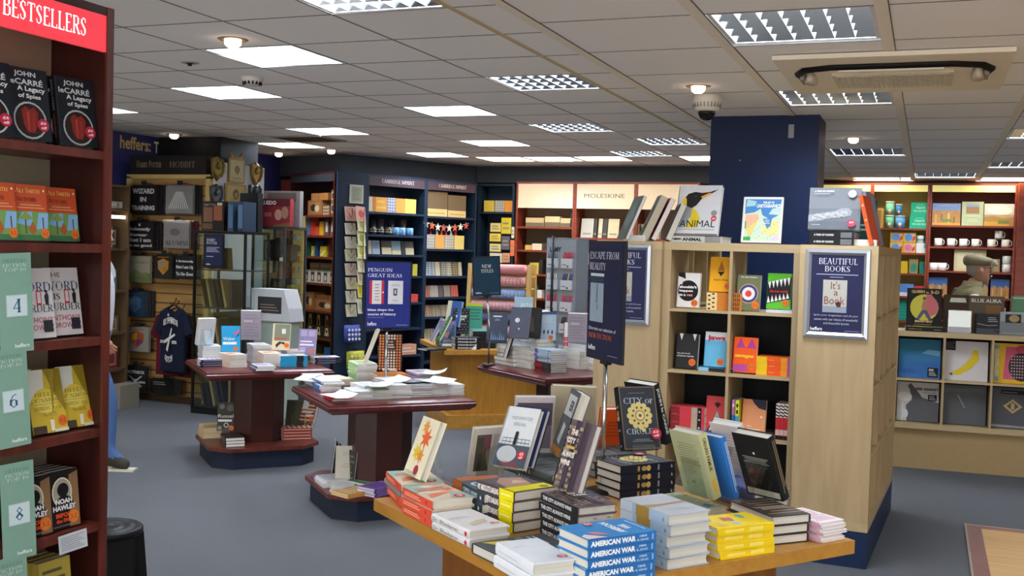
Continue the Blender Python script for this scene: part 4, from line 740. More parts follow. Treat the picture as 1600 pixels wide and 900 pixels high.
stack(['po_w']*2, P(515, 769, zs), 20, ords('white sheet-covered book at the near corner of the low shelf', 2), 'white sheet-covered books', corner=(0, 0), rj=14)
for i in range(7):
    standing('dkpam' if 'dkpam' in BK else (sb('dkpam', .13, .2, .006, '#3b3b38', [('l', .1, .1, .9, .9, 5, '#6a6a62')], [('r', 0, 0, 1, 1, '#4e4e48')]) or 'dkpam'), P(517+4.2*i, 738+3*i, zs), -150+6*i, 6, ['dark slim pamphlet, %s of the fanned row on the low shelf' % w for w in ('first', 'second', 'third', 'fourth', 'fifth', 'sixth', 'last')][i], 'fanned dark pamphlets')
book_kind('faber', .135, .205, .014, '#cfcabd', [('l', .3, .72, .8, .82, 2, '#b2aa98', 1), ('l', .25, .35, .75, .5, 2, '#b9b2a2', 1)], [], hard=False)
standing('faber', P(541, 752, zs+.02), -62, 14, 'pale grey poetry book leaning on the low shelf of the centre table')
stack(['orange2']*2, P(587, 771, zs), 160, ords('orange and cream patterned book on the low shelf of the centre table', 2), 'orange patterned books', corner=(0, 0))
stack(['purp']*4, P(622, 769, zs), 165, ords('purple spined book at the right on the low shelf of the centre table', 4), 'purple spined books', corner=(0, 0), jit=.006)
stack(['green2']*2, P(615, 758, zs), 165, ords('green and white covered book behind the purple stack on the low shelf', 2), 'green covered books', corner=(0, 0))
# table C (history hardbacks) - stacks along its two near edges
sb('hw', .155, .235, .03, '#9aa0a6', [('l', .1, .1, .9, .9, 4, '#7c838b')], [('r', 0, 0, 1, 1, '#c9ccce')], '#dedcd4')
sb('hwb', .2, .26, .03, '#3c3f46', [], [('r', 0, 0, 1, 1, '#d0d2d2')], '#e2e0d8')
sb('pg', .13, .198, .033, '#c9c4b9', [('l', .1, .1, .9, .9, 4, '#b2aca0')], [('r', 0, 0, 1, 1, '#b9b4aa')], '#d6d2c9')
sb('lb', .14, .216, .018, '#a9bccc', [('l', .1, .1, .9, .9, 4, '#8ba1b6')], [('r', 0, 0, 1, 1, '#a3b6c8'), ('r', 0, 0, .2, 1, '#6d5c94'), ('o', .85, .5, .03, .3, '#2c2d33')], '#dcdcdc')
sb('rb', .14, .216, .014, '#2a2324', [], [('r', 0, 0, .5, 1, '#7a2a24'), ('r', .5, 0, 1, 1, '#1d1b1d'), ('l', .55, .3, .95, .7, 1, '#8d8a8a')], '#d8d6d0')
sb('wr', .13, .198, .02, '#e8e6e4', [('l', .1, .1, .9, .4, 3, '#c9353f')], [('r', 0, 0, 1, 1, '#e2e0dd')], '#dad7cf')
za1 = stack(['hwb']*2+['hw']*3, P(801, 573, zt), 233, ['lowest large pale edged hardback at the left of the history table', 'second large pale edged hardback at the left of the history table', 'grey hardback on the large ones at the left of the history table', 'fourth grey hardback at the left of the history table', 'topmost grey hardback at the left of the history table'], corner=(1, 1))
zb1 = stack(['pg']*4, P(829, 577, zt), 233, ords('thick pale edged paperback next to the large hardbacks on the history table', 4), 'pale edged paperbacks', corner=(1, 1))
zc1 = stack(['rb']*5, P(860, 583, zt), 53, ords('paperback with black and red spine at the near corner of the history table', 5), 'black and red spined paperbacks', corner=(0, 0))
zc1 = stack(['lb']*5, (P(860, 583, zt).x, P(860, 583, zt).y, zc1), 53, ords('light blue paperback above the black and red stack', 5), 'light blue paperbacks', corner=(0, 0))
zd1 = stack(['pg']*4, P(905, 578, zt), 233, ords('thick pale edged paperback under the white and red book', 4), 'pale paperbacks under the white and red book', corner=(1, 1))
stack(['wr']*4, P(927, 579, zt), 233, ords('white paperback at the right of the history table half behind the sign', 4), 'white paperbacks half behind the sign', corner=(1, 1))
zh = stack(['hw']*7, (-2.80, 7.82, zt), 53, ords('grey hardback in the middle of the history table', 7), 'grey hardbacks in the middle', corner=(.5, .5))
zh2 = stack(['hw']*6, (-2.44, 7.90, zt), 53, ords('grey hardback at the back of the history table', 6), 'grey hardbacks at the back', corner=(.5, .5))
book_kind('night', .16, .24, .03, '#3e4858', [('l', .3, .82, .72, .92, 1, '#e6e9ee'), ('l', .36, .73, .64, .79, 2, '#aab2bd', 1)]+[('p', [(.1+.1*i, .1), (.16+.1*i, .1), (.13+.1*i, .22+.12*((i*3) % 4)/2)], '#7f9bc0') for i in range(8)]+[('r', 0, 0, 1, .1, '#2a3342')], [])
book_kind('edge', .155, .235, .03, '#3b3b40', [], [])
book_kind('charcoal', .155, .24, .03, '#474a58', [('o', .38, .58, .12, None, '#c9cbd0'), ('o', .5, .30, .05, None, '#b9bcc4')], [])
book_kind('penguins', .14, .215, .03, '#a9bccd', [('r', 0, .92, 1, 1, '#3c4f86'), ('l', .15, .62, .85, .86, 5, '#c3d1de', 1)]+[('p', [(.1+.22*i, .22), (.16+.22*i, .22), (.17+.22*i, .34), (.12+.22*i, .37), (.08+.22*i, .3)], '#22252b') for i in range(4)]+O32(.72, .1, .13), [], hard=False)
book_kind('redrow', .135, .2, .03, '#ecebe9', [('l', .45, .56, .9, .59, 1, '#b9b6b2')]+[('r', .05+.3*i, .08+.19*j, .28+.3*i, .24+.19*j, '#c4323e') for i in range(3) for j in range(2)]+[('r', .14+.3*i, .10+.19*j, .19+.3*i, .20+.19*j, '#ecdcda') for i in range(3) for j in range(2)]+[('r', 0, 0, .04, 1, '#c4323e')]+O32(.84, .14, .14), [], hard=False)
book_kind('blackframe', .15, .235, .03, '#1b1a1c', [('r', .08, .08, .92, .92, '#24211f'), ('p', [(.3, .2), (.7, .2), (.6, .7), (.4, .7)], '#4e4637')], [])
book_kind('creamb', .14, .21, .04, '#c9c0aa')
standing('night', P(776, 538, za1+.002), -70, 12, 'night-blue hardback with star city at the left of the history table')
standing('edge', P(787, 559, zt+.062), -165, 16, 'hardback seen edge-on leaning in front of the night-blue one')
standing('charcoal', P(809, 531, zh), -85, 18, 'charcoal hardback with small white moon on the history table')
standing('blackframe', P(828, 530, zh), -80, 14, 'black framed dark picture book behind the cream wedge on the history table')
standing('creamb', P(834, 526, zh+.004), 170, 20, 'thick cream book leaning beside the black framed one')
standing('penguins', P(854, 533, .898), -70, 8, 'light blue paperback with walking penguins and orange sticker')
standing('redrow', P(893, 546, zd1-.004), -78, 8, 'white paperback with red figures and orange sticker on the history table')
backshown('greytall', (-2.50, 7.90, zh2), -75, 10, 'pale grey book seen from the back behind the walking penguins')
sb('pale_st', .15, .235, .03, '#d8dad6', [('l', .1, .1, .9, .9, 3, '#b9bdb9')], [])
standing('pale_st', (-2.36, 7.96, zh2), -70, 10, 'plain pale book at the back of the history table')
# oak counter
zo_ = .7008
sb('strange', .15, .23, .026, '#27282b', [], [('r', 0, 0, 1, 1, '#1c1d20'), ('t', 'STRANGE GLOW', .1, .25, .85, .75, '#d9d9d9', 'x')])
sb('teal', .15, .23, .03, '#2f8a78', [], [('r', 0, 0, 1, 1, '#2f8a78'), ('l', .1, .3, .9, .7, 1, '#8fc4b8')])
sb('sci', .15, .23, .022, '#3a5a3f', [('l', 0, .1, 1, .9, 6, '#7dbb4a')], [('r', 0, 0, 1, 1, '#4a7d3a'), ('l', .1, .2, .9, .8, 2, '#9ad062')])
sb('dkc', .14, .21, .012, '#2b2d33', [], [('r', 0, 0, 1, 1, '#24252a')])
book_kind('glow', .155, .235, .028, '#2a2b2f', [('o', .1+.2*i+(.1 if j % 2 else 0), .06+.11*j, .025, None, '#9fa39a') for i in range(5) for j in range(9)]+[('t', 'STRANGE', .18, .64, .82, .73, '#eef0ec', 'x'), ('t', 'GLOW', .28, .53, .72, .61, '#eef0ec', 'x'), ('l', .2, .37, .8, .4, 1, '#b9bbb6', 1)], [])
book_kind('light', .145, .22, .025, '#6c7fa6', [('r', .05, .05, .95, .95, '#7687a8'), ('o', .55, .42, .28, .12, '#d9a79c'), ('p', [(.1, .1), (.14, .9), (.2, .1)], '#37415e'), ('p', [(.5, .3), (.9, .95), (.95, .3)], '#4a5578'), ('l', .2, .14, .8, .24, 2, '#dfe3ea', 1), ('r', .05, .86, .95, .95, '#a5708a')], [])
book_kind('greenyel', .155, .24, .03, '#4aa08d', [('r', 0, .88, 1, 1, '#c9d832'), ('l', .1, .3, .9, .8, 4, '#2c7d6c', 1)], [])
book_kind('bluecr', .155, .24, .03, '#345a94', [('r', 0, 0, .3, 1, '#d9d2bb')], [])
book_kind('greenbk', .155, .235, .022, '#3f6d45', [('p', [(.1+.12*(i % 6), .05+.15*(i//6)), (.22+.12*(i % 6), .12+.15*(i//6)), (.14+.12*(i % 6), .17+.15*(i//6))], '#86c24a') for i in range(36)], [])
book_kind('lilbk', .155, .235, .024, '#8d87a8', [], [])
zq = stack(['sci']*3, P(681, 538, zo_), 37, ords('green patterned book lying at the left of the oak counter', 3), 'green patterned books', corner=(0, 1))
standing('greenbk', P(684, 533, zq), -150, 26, 'green and black patterned book leaning at the left of the oak counter')
standing('lilbk', P(672, 535, zo_+.03), -148, 26, 'lilac-grey book seen edge-on at the left end of the oak counter')
standing('bluecr', P(705, 512, .86), -100, 14, 'blue book with cream spine at the back of the oak counter')
zs_ = stack(['strange']*4, P(711, 546, zo_), 127, ords('black hardback with bold white spine lying spine out on the oak counter', 4), 'black polka dot hardbacks', corner=(0, 1))
standing('glow', P(720, 523, zs_-.008), -66, 6, 'black polka dot hardback standing on the oak counter')
zt_ = stack(['teal']*5, P(739, 543, zo_), 127, ords('teal spined book in the stack right of the black hardbacks', 5), 'teal spined books', corner=(0, 1))
standing('greenyel', P(740, 514, .822), -72, 6, 'green book with yellow top band at the right of the oak counter')
stack(['dkc']*1, P(698, 547, zo_), 150, 'thin dark booklet lying under the pink lighthouse book', corner=(0, 0))
standing('light', P(699, 541, zo_+.012), -62, 6, 'blue and pink lighthouse picture book at the front of the oak counter', easel='clear easel holding the lighthouse book')
t = thing('price_card', 'blank white card leaning against the stack on the oak counter', 'card', M=upright(P(737, 546, zo_), -66, 8)); b = MB('#dfe2e6'); b.box(-.04, 0, 0, .04, .10, .003); b.build('card', t)
sb('into', .16, .24, .03, '#9fb6c4', [('t', 'INTO', .35, .62, .95, .78, '#f0f4f6', 's'), ('p', [(.05, .1), (.5, .5), (.9, .1)], '#4c6a80'), ('p', [(.3, .1), (.7, .4), (.9, .1)], '#6d8a9c')], [])
standing('into', (-3.22, 8.62, zo_+.24), -72, 8, 'tall blue mountain book behind the night-blue one')
stack(['hw']*8, (-3.2, 8.64, zo_), 127, ords('grey hardback under the tall blue mountain book', 8), 'grey hardbacks under the mountain book', corner=(.5, .5))

stack(['teal']*4, (-4.02, 9.45, zo_), 127, ords('teal spined book at the back of the oak counter', 4), 'teal books at the back', corner=(.5, .5))
stack(['dkc']*12, (-3.72, 8.92, zo_), 127, 'thin dark booklet in the pile at the back of the oak counter', 'dark booklets at the back', corner=(.5, .5))

for n, (lx, ly, a, dz) in enumerate(((.33, -.36, 60, 2), (.28, -.10, 35, 6), (.22, .28, 70, 6), (-.02, .36, 20, 8), (.10, .05, 50, 6), (-.42, -.34, 15, 3), (-.30, -.36, 80, 3))):
    p = onB(lx, ly); z0 = p[2]+.0128*dz+.003; t = MB('#dfe2e6'); rr = [[(u-.07, v-.10, .022*(abs(u-.07)/.07)**2*(1 if (u > .07) else .15)+dy) for u in (0, .035, .07, .105, .14)] for v, dy in ((0, 0), (.2, 0))]
    t.add(rr[0]+rr[1], [(i, i+1, 6+i, 5+i) for i in range(4)], None, True); t.add([(x, y, z+.0006) for x, y, z in rr[0]+rr[1]], [(i, i+1, 6+i, 5+i) for i in range(4)], None, True)
    t.art([('l', .12, .2, .8, .8, 4, '#c2c6cf')], (-.06, -.09, .0036), (.06, 0, 0), (0, .18, 0), (0, 0, 1)) if n % 2 else None
    o = t.build('paper_sheet'); o.matrix_world = T(p[0], p[1], z0) @ rotz(math.radians(a)); tag(o, ['curling white sheet near the left front corner of the poetry table', 'curling white sheet on the green picture stack of the poetry table', 'curling white sheet toward the right end of the poetry table', 'curling white sheet on the lilac pile of the poetry table', 'curling white sheet in the middle of the poetry table', 'curling white sheet at the far left corner of the poetry table', 'curling white sheet on the left edge of the poetry table'][n], 'paper', 'curling white sheets')
# ================================================================ BESTSELLER BOOKCASE CONTENTS
def PX(px, py, X):
    d = CR*((px-800)/FPX) - CU*((py-450)/FPX) + _f
    t = X/d.x
    return Vector((X, d.y*t, CAMZ+d.z*t))
def PY(px, py, Y):
    d = CR*((px-800)/FPX) - CU*((py-450)/FPX) + _f
    t = Y/d.y
    return Vector((d.x*t, Y, CAMZ+d.z*t))
def onshelf(px, X, z):
    p = PX(px, 400, X); return (p.x, p.y, z)
book_kind('spies', .155, .238, .034, '#171c24', [('t', 'JOHN', .2, .86, .72, .95, '#c9d3d8', 'b'), ('t', 'leCARRÉ', .06, .76, .88, .86, '#c9d3d8', 'b'), ('t', 'A Legacy', .25, .655, .92, .745, '#dfe6ea', 'b'), ('t', 'of Spies', .26, .56, .80, .64, '#dfe6ea', 'b'), ('o', .5, .27, .40, None, '#aab2b4'), ('o', .5, .27, .36, None, '#1d1a1c'), ('o', .5, .27, .33, None, '#2b1718'), ('p', [(.3, .4), (.4, .46), (.5, .42), (.6, .46), (.7, .38), (.66, .2), (.58, .1), (.42, .1), (.34, .2)], '#7c2620'), ('p', [(.42, .38), (.48, .4), (.47, .12), (.43, .14)], '#a83a30'), ('p', [(.56, .38), (.61, .36), (.58, .12), (.53, .14)], '#8e2c26'), ('o', .80, .22, .14, None, '#b02440'), ('t', '£4', .73, .225, .87, .27, '#f0d6da', 'x'), ('t', 'off', .74, .165, .88, .205, '#f0d6da', 'x')], [('t', 'JOHN le CARRÉ', .05, .3, .5, .7, '#8f979c'), ('l', .55, .3, .9, .7, 1, '#a84038')])
book_kind('autumn', .129, .185, .02, '#c2512c', [('t', 'Ali Smith', .04, .85, .80, .94, '#e9b96e', 's'), ('t', 'Autumn', .06, .70, .68, .79, '#59261b', 's'), ('l', .06, .56, .9, .66, 2, '#d99a70', 1), ('r', 0, 0, 1, .52, '#6f9a52'), ('p', [(0, .3), (.2, .5), (.5, .52), (.5, .25)], '#7fb2dc'), ('p', [(.6, .2), (.95, .22), (1, .5), (.7, .5)], '#86b4dd'), ('r', .26, .12, .30, .42, '#5e4a38'), ('r', .80, .12, .84, .42, '#5a4937'), ('p', [(.1, .4), (.3, .52), (.5, .4), (.3, .36)], '#7f9c48'), ('p', [(.35, .2), (.5, .35), (.6, .2), (.5, .1)], '#a85a2c'), ('r', 0, 0, 1, .10, '#3d7048'), ('o', .9, .9, .03, None, '#efe2d0')]+O32(.85, .13, .13), [('r', 0, 0, 1, 1, '#a94524')], hard=False)
book_kind('murder', .153, .234, .028, '#dcdbdf', [('t', 'THE', .06, .86, .48, .93, '#555864', 'n'), ('t', 'WORD', -.0, .66, .96, .80, '#3a4f76', 's'), ('t', 'is', .22, .53, .42, .62, '#4c5466', 's'), ('t', 'MURDER', .0, .37, .98, .48, '#3f4350', 's'), ('r', .54, .47, .68, .68, '#c23a44'), ('r', .565, .5, .655, .66, '#dcdbdf'), ('p', [(.78, .47), (.86, .47), (.88, .6), (.84, .66), (.76, .6)], '#23252e'), ('o', .815, .665, .035, None, '#23252e'), ('t', 'ANTHONY', .02, .22, .95, .30, '#b03a52', 'n'), ('t', 'HOROWITZ', .02, .11, .95, .19, '#b03a52', 'n'), ('r', .66, .08, .92, .25, '#2b2d38')], [('r', 0, 0, 1, 1, '#cfced4')], hard=False)
book_kind('birdcage', .14, .216, .026, '#cdb43a', [('p', [(0, .5), (.0, 1), (.5, 1), (.45, .6)], '#dfe2dc'), ('p', [(.5, 1), (1, 1), (1, .3), (.75, .6)], '#8d7a1e'), ('o', .45, .5, .36, .2, '#e3cd4e'), ('o', .45, .45, .25, .14, '#ead868'), ('t', 'HELEN', .18, .575, .78, .64, '#8b7a40', 's'), ('t', 'DUNMORE', .06, .48, .95, .55, '#8b7a40', 's'), ('r', .1, .45, .9, .457, '#8b7a40'), ('t', 'BIRDCAGE', .12, .36, .92, .42, '#8b7a40', 's'), ('t', 'WALK', .32, .26, .74, .33, '#a8953f', 's'), ('r', 0, 0, .38, .12, '#4a3a34'), ('p', [(.5, .03), (.6, .03), (.62, .2), (.5, .2)], '#e9e2c6'), ('r', .6, 0, 1, .05, '#d9d2c0')]+[('o', .86, .17, .13, None, '#d8672a'), ('t', '3-2', .78, .14, .94, .2, '#7a3312', 'n')], [('r', 0, 0, 1, 1, '#3d3a2a')], hard=False)
book_kind('hawley', .131, .198, .03, '#1c1718', [('p', [(.65, 0), (1, 0), (1, .95), (.7, .9)], '#8a6a4a'), ('o', .45, .62, .33, .26, '#ddd8c4'), ('o', .45, .62, .29, .235, '#a7a28f'), ('o', .48, .66, .19, .12, '#151315'), ('p', [(.2, .35), (.3, .52), (.4, .56), (.58, .56), (.75, .5), (.85, .35)], '#16151a'), ('t', 'NOAH', .22, .42, .76, .51, '#e8eaee', 'x'), ('t', 'HAWLEY', .12, .31, .88, .40, '#e8eaee', 'x'), ('t', 'BEFORE', .2, .19, .78, .265, '#d84a22', 'x'), ('t', 'the FALL', .2, .10, .74, .17, '#d84a22', 'x'), ('r', .1, .04, .9, .05, '#8b8d90'), ('o', .78, .17, .17, None, '#e07a2c'), ('t', '3-2', .67, .13, .89, .21, '#8a3d12', 'n')], [('r', 0, 0, 1, 1, '#141214')], hard=False)
for n, (px, l) in enumerate(((-12, 'black spy novel hardback cut by the left edge on the top shelf'), (48, 'black spy novel hardback in the middle of the top shelf'), (123, 'black spy novel hardback nearest the bookcase end on the top shelf'))):
    y0 = onshelf(px, -2.735, 1.9005)
    standing('spies', y0, -8, 9, l, 'black spy novels on the top shelf')
    for q in (1, 2): standing('spies', (y0[0]-.038*q-.004, y0[1]-.012*q, y0[2]), -8, 9, 'copy of the black spy novel, spine visible, %s behind the %s one' % (('right', 'second')[q-1], ('leftmost', 'middle', 'rightmost')[n]), 'black spy novels on the top shelf')
for n, (px, X, l) in enumerate(((2, -2.735, 'orange tree-cover paperback cut by the left edge'), (53, -2.742, 'orange tree-cover paperback shown fully on the second shelf'), (101, -2.775, 'orange tree-cover paperback half overlapped at the right of the second shelf'))): standing('autumn', onshelf(px, X, 1.5755), -4, 8, l, 'orange paperbacks on the second shelf')
for px, X, l in ((62, -2.735, 'white crime paperback half behind the green number four card'), (106, -2.765, 'white crime paperback at the right of the third shelf')): standing('murder', onshelf(px, X, 1.2505), -2, 9, l, 'white crime paperbacks on the third shelf')
for px, X, l in ((84, -2.735, 'yellow birdcage paperback in front on the fourth shelf'), (130, -2.742, 'yellow birdcage paperback at the right of the fourth shelf')): standing('birdcage', onshelf(px, X, .9255), -6, 14, l, 'yellow paperbacks on the fourth shelf')
standing('birdcage', onshelf(52, -2.78, .9255), -40, 14, 'yellow birdcage paperback turned edge-on behind the green number six card')
for px, w in ((63, 'left'), (108, 'right')):
    p = onshelf(px, -2.73, .5905)
    for q in range(5): standing('hawley', (p[0]-.0315*q, p[1], p[2]), -3, 6, ['black silhouette thriller at the front of the %s row on the fifth shelf' % w, 'copy of the black thriller second in the %s row' % w, 'copy of the black thriller third in the %s row' % w, 'copy of the black thriller fourth in the %s row' % w, 'copy of the black thriller last in the %s row' % w][q], 'black thrillers, %s row' % w)
sb('yelpat', .135, .21, .03, '#b9a548', [('l', .1, .1, .9, .9, 6, '#5d5a3a')], [], '#bdbab2')
for q in range(4): standing('yelpat', (-2.74-.033*q, onshelf(98, -2.74, 0)[1], .2705), -3, 6, ['patterned yellow book cut by the lower left edge, front one', 'patterned yellow book right behind the front one, bottom shelf', 'patterned yellow book third in the bottom shelf row', 'patterned yellow book last in the bottom shelf row'][q], 'patterned yellow books on the bottom shelf')
for n, (px, py, d, az, rl) in enumerate(((27, 550, '4', -14, .05), (23, 698, '6', -14, .07), (31, 873, '8', -16, .05), (22, 1020, '10', -14, .06))):
    p = PX(px, py, -2.688); t = thing('rank_card', ['green fiction top ten card numbered 4 on the third shelf', 'green fiction top ten card numbered 6 on the fourth shelf', 'green fiction top ten card numbered 8 on the fifth shelf', 'green fiction top ten card numbered 10 at the bottom edge'][n], 'card', M=upright(p, az, 0) @ Matrix.Rotation(rl, 4, 'Z'), group='green fiction top ten cards')
    b = MB(col('#7fa596', .3)); b.box(-.055, 0, 0, .055, .315, .003)
    b.art([('t', 'HEFFERS', .14, .905, .86, .94, '#62897c', 's'), ('t', 'FICTION', .14, .86, .86, .895, '#c3d6cc', 's'), ('t', 'TOP 10', .16, .815, .84, .85, '#c3d6cc', 's'), ('r', .2, .36, .84, .58, '#b9d0d8'), ('r', .23, .37, .81, .57, '#c9dce2'), ('t', d, .4 if len(d) == 1 else .3, .40, .64 if len(d) == 1 else .74, .54, '#2d5878', 's'), ('t', 'heffers', .42, .045, .86, .085, '#e0ebe6', 'b')], (-.055, 0, .003), (.11, 0, 0), (0, .315, 0), (0, 0, 1))
    b.build('card', t); b = MB(ACRYL); b.box(-.05, .03, -.02, -.03, .06, 0); b.build('shelf_clip', t)
p = PX(115, 860, -2.685); t = thing('shelf_card', 'small white review card hanging from the fifth shelf edge', 'card', M=upright(p, -20, -6) @ Matrix.Rotation(.14, 4, 'Z')); b = MB('#c9cdd6'); b.box(-.05, 0, 0, .05, .066, .002); b.art([('l', .08, .12, .9, .9, 7, '#9aa0aa')], (-.05, 0, .002), (.1, 0, 0), (0, .066, 0), (0, 0, 1)); b.build('card', t)
# ---- step stool behind the bookcase end
ps = P(166, 822, .42)
t = thing('step_stool', 'black round step stool behind the bestseller bookcase', 'stool', (ps.x, ps.y, 0)); BL = col('#17171a', .45)
b = MB(BL); b.lathe([(0, .415), (.04, .415), (.045, .42), (.06, .42), (.065, .415), (.08, .415), (.085, .42), (.1, .42), (.105, .415), (.12, .415), (.125, .42), (.138, .42), (.145, .412), (.145, .395), (.13, .385), (0, .385)], n=32); b.build('top_tread', t)
b = MB(BL); b.lathe([(.10, .155), (.19, .155), (.195, .15), (.2, .12), (.205, .02), (.195, .012), (.185, .02), (.18, .13), (.10, .14), (.10, .155)], n=32); b.build('base_tread', t)
for k in range(4):
    b = MB(BL); b.M = rotz(PI/4+PI/2*k+.35)
    b.add([(.105, -.055, .39), (.135, -.055, .39), (.135, .055, .39), (.105, .055, .39), (.13, -.04, .02), (.175, -.04, .02), (.175, .04, .02), (.13, .04, .02)], [(0, 1, 2, 3), (7, 6, 5, 4), (0, 4, 5, 1), (1, 5, 6, 2), (2, 6, 7, 3), (3, 7, 4, 0)]); b.build('leg', t)
# ================================================================ PALE BOOKCASES: POSTERS AND BOOKS
def snap_frame(label, M, w, h, items):
    t = thing('poster_frame', label, 'poster', M=M, group='silver framed navy posters'); f = .032
    al = col('#b4b9c4', .3, .7); b = MB(al)
    def ring(i, z): return [(-w/2+i, i, z), (w/2-i, i, z), (w/2-i, h-i, z), (-w/2+i, h-i, z)]
    b.loft([ring(0, .001), ring(.003, .012), ring(f*.6, .016), ring(f, .006)], al, False, False); b.build('frame', t)
    b = MB('#232648'); b.add([(-w/2+.004, .004, .005), (w/2-.004, .004, .005), (w/2-.004, h-.004, .005), (-w/2+.004, h-.004, .005)], [(0, 1, 2, 3)])
    b.art(items, (-w/2+f, f, .005), (w-2*f, 0, 0), (0, h-2*f, 0), (0, 0, 1)); b.build('poster', t)
BEAU = [('t', 'BEAUTIFUL', .14, .88, .88, .96, '#d6d8e4', 's'), ('t', 'BOOKS', .26, .785, .74, .86, '#d6d8e4', 's'), ('l', .1, .735, .9, .765, 1, '#9fa3c0'), ('l', .36, .705, .62, .725, 1, '#9fa3c0'), ('r', .24, .26, .70, .68, '#b9b8b0'), ('r', .24, .26, .70, .34, '#8f98a6'),
    ('t', "It's", .39, .56, .57, .66, '#7d4038', 'n'), ('t', 'a', .45, .48, .53, .535, '#7d4038', 'n'), ('t', 'Book', .27, .365, .66, .465, '#7d4038', 'n'), ('o', .54, .37, .05, None, '#4d2a26'), ('p', [(.5, .36), (.6, .38), (.58, .33), (.52, .33)], '#4d2a26'), ('t', 'Ignite your imagination and all your', .08, .205, .93, .235, '#c3c6d8', 'n'), ('t', 'senses with our choice of wonderful', .09, .155, .92, .185, '#c3c6d8', 'n'), ('t', 'and beautiful books', .27, .105, .76, .135, '#c3c6d8', 'n'), HEF(.02, .02, .25, .065), ('l', .68, .02, .96, .035, 1, '#8f93b0')]
snap_frame('silver framed BEAUTIFUL BOOKS poster on the right end panel', PB @ T(-.198, -.002, 1.18) @ Matrix.Rotation(PI/2, 4, 'X'), .325, .465, BEAU)
snap_frame('silver framed BEAUTIFUL BOOKS poster half hidden behind the front sign', PB @ T(-1.405, .157, 1.18) @ Matrix.Rotation(PI/2, 4, 'X'), .325, .465, BEAU)
# dark inner backing of the lower three rows
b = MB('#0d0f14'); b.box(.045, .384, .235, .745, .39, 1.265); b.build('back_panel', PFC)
def inC(x, y, z): v = PB @ Vector((-1.184+x, .2+y, z)); return (v.x, v.y, v.z)
SH = [.19+.045, .19+.045+.35, .19+.045+.70, .19+.045+1.05]; SH = [.2355, .586, .936, 1.286]
def pan(key, title, bg, items, t=.024, spine=None): book_kind(key, .131, .198, t, bg, items, [('r', 0, 0, 1, 1, spine or bg)], hard=False)
pan('vet', '', '#e6e4e0', [('p', [(0, .9), (.35, .82), (.3, 1), (0, 1)], '#17171a'), ('o', .48, .48, .46, None, '#17171a'), ('t', 'it', .08, .66, .22, .74, '#f2f0ee', 'x'), ('t', "shouldn't", .08, .55, .86, .63, '#f2f0ee', 'x'), ('t', 'happen', .08, .43, .70, .51, '#f2f0ee', 'x'), ('t', 'to a', .08, .32, .38, .39, '#f2f0ee', 'x'), ('t', 'vet', .42, .32, .70, .39, '#e08a90', 'x')]+O32(.8, .13, .15))
pan('bornfree', '', '#e9a81e', [('p', [(.5, .9), (.34, .6), (.66, .6)], '#a8641e'), ('p', [(.34, .58), (.66, .58), (.5, .44)], '#1d1a18'), ('t', 'born free', .2, .31, .84, .38, '#8a5a14', 'b')]+O32(.82, .17, .15))
pan('dam', '', '#6c6f50', [('t', 'the dam busters', .14, .92, .84, .96, '#e6e4da', 'b'), ('o', .5, .47, .42, None, '#d9b25a'), ('o', .5, .47, .39, None, '#3c3c80'), ('o', .5, .47, .28, None, '#e8e6e6'), ('o', .5, .47, .14, None, '#d84438')]+O32(.82, .15, .16))
pan('lostw', '', '#58b02c', [('p', [(0, .74), (1, .9), (1, .28), (0, .14)], '#1e1a1c')]+[('p', [(.02+.16*i, .74+.026*i), (.15+.16*i, .765+.026*i), (.11+.16*i, .56+.02*i)], '#eae8e6') for i in range(6)]+[('p', [(.02+.16*i, .16+.026*i), (.15+.16*i, .18+.026*i), (.06+.16*i, .36+.02*i)], '#eae8e6') for i in range(6)]+[('t', 'the lost world', .12, .46, .86, .53, '#cf3436', 'b')]+O32(.8, .17, .14))
pan('horror', '', '#29282a', [('p', [(.12, 1), (.3, 1), (.22, .8)], '#e6e5e2'), ('p', [(.72, 1), (.9, 1), (.82, .8)], '#e6e5e2'), ('t', 'the pan book', .06, .40, .66, .45, '#dedcda', 'b'), ('t', 'of horror stories', .06, .33, .82, .38, '#dedcda', 'b')]+O32(.76, .18, .16))
pan('jaws', '', '#69b4da', [('r', 0, .76, 1, 1, '#e6e8ec'), ('t', 'jaws', .1, .72, .9, .9, '#b8334e', 'x')]+O32(.72, .15, .15))
pan('savages', '', '#ea5a1c', [('p', [(.1, .7), (.5, .7), (.28, .98)], '#a83a8e'), ('p', [(.55, .7), (.98, .7), (.76, .98)], '#a83a8e'), ('t', 'savages', .06, .40, .88, .50, '#f0c032', 'x'), ('r', .02, .04, .62, .22, '#b04a9e')]+O32(.8, .18, .14))
pan('redfan', '', '#cf4a4a', [('p', [(.35, .78), (.5, .84), (.66, .78), (.5, .66)], '#2b2322'), ('p', [(.5, .62), (.1, 0), (.9, 0)], '#2b2b28')]+[('p', [(.5, .6), (.16+.15*i, 0), (.24+.15*i, 0)], '#e3e0d6') for i in range(5)])
pan('peachd', '', '#dc9468', [('p', [(.38, 1), (1, 1), (1, .72), (.7, .76), (.5, .88)], '#262a3c'), ('o', .82, .52, .05, None, '#f0d8c4'), ('t', 'the', .24, .22, .42, .27, '#f0d8c4', 'b'), ('l', .24, .12, .80, .19, 1, '#f0d8c4')])
def spn(key, w, h, t, bg, spine): sb(key, w, h, t, bg, [], spine, '#d6d0c4')
spn('sp_bf', .131, .198, .024, '#c9852a', [('r', 0, 0, 1, 1, '#c9792a'), ('r', 0, 0, .3, 1, '#f0d49a')]+[('r', .04+.12*i, .1+.4*(i % 2), .11+.12*i, .45+.4*(i % 2), '#2a1e14') for i in range(2)]+[('r', .72+.05*i, .1, .745+.05*i, .9, '#2a2420') for i in range(5)])
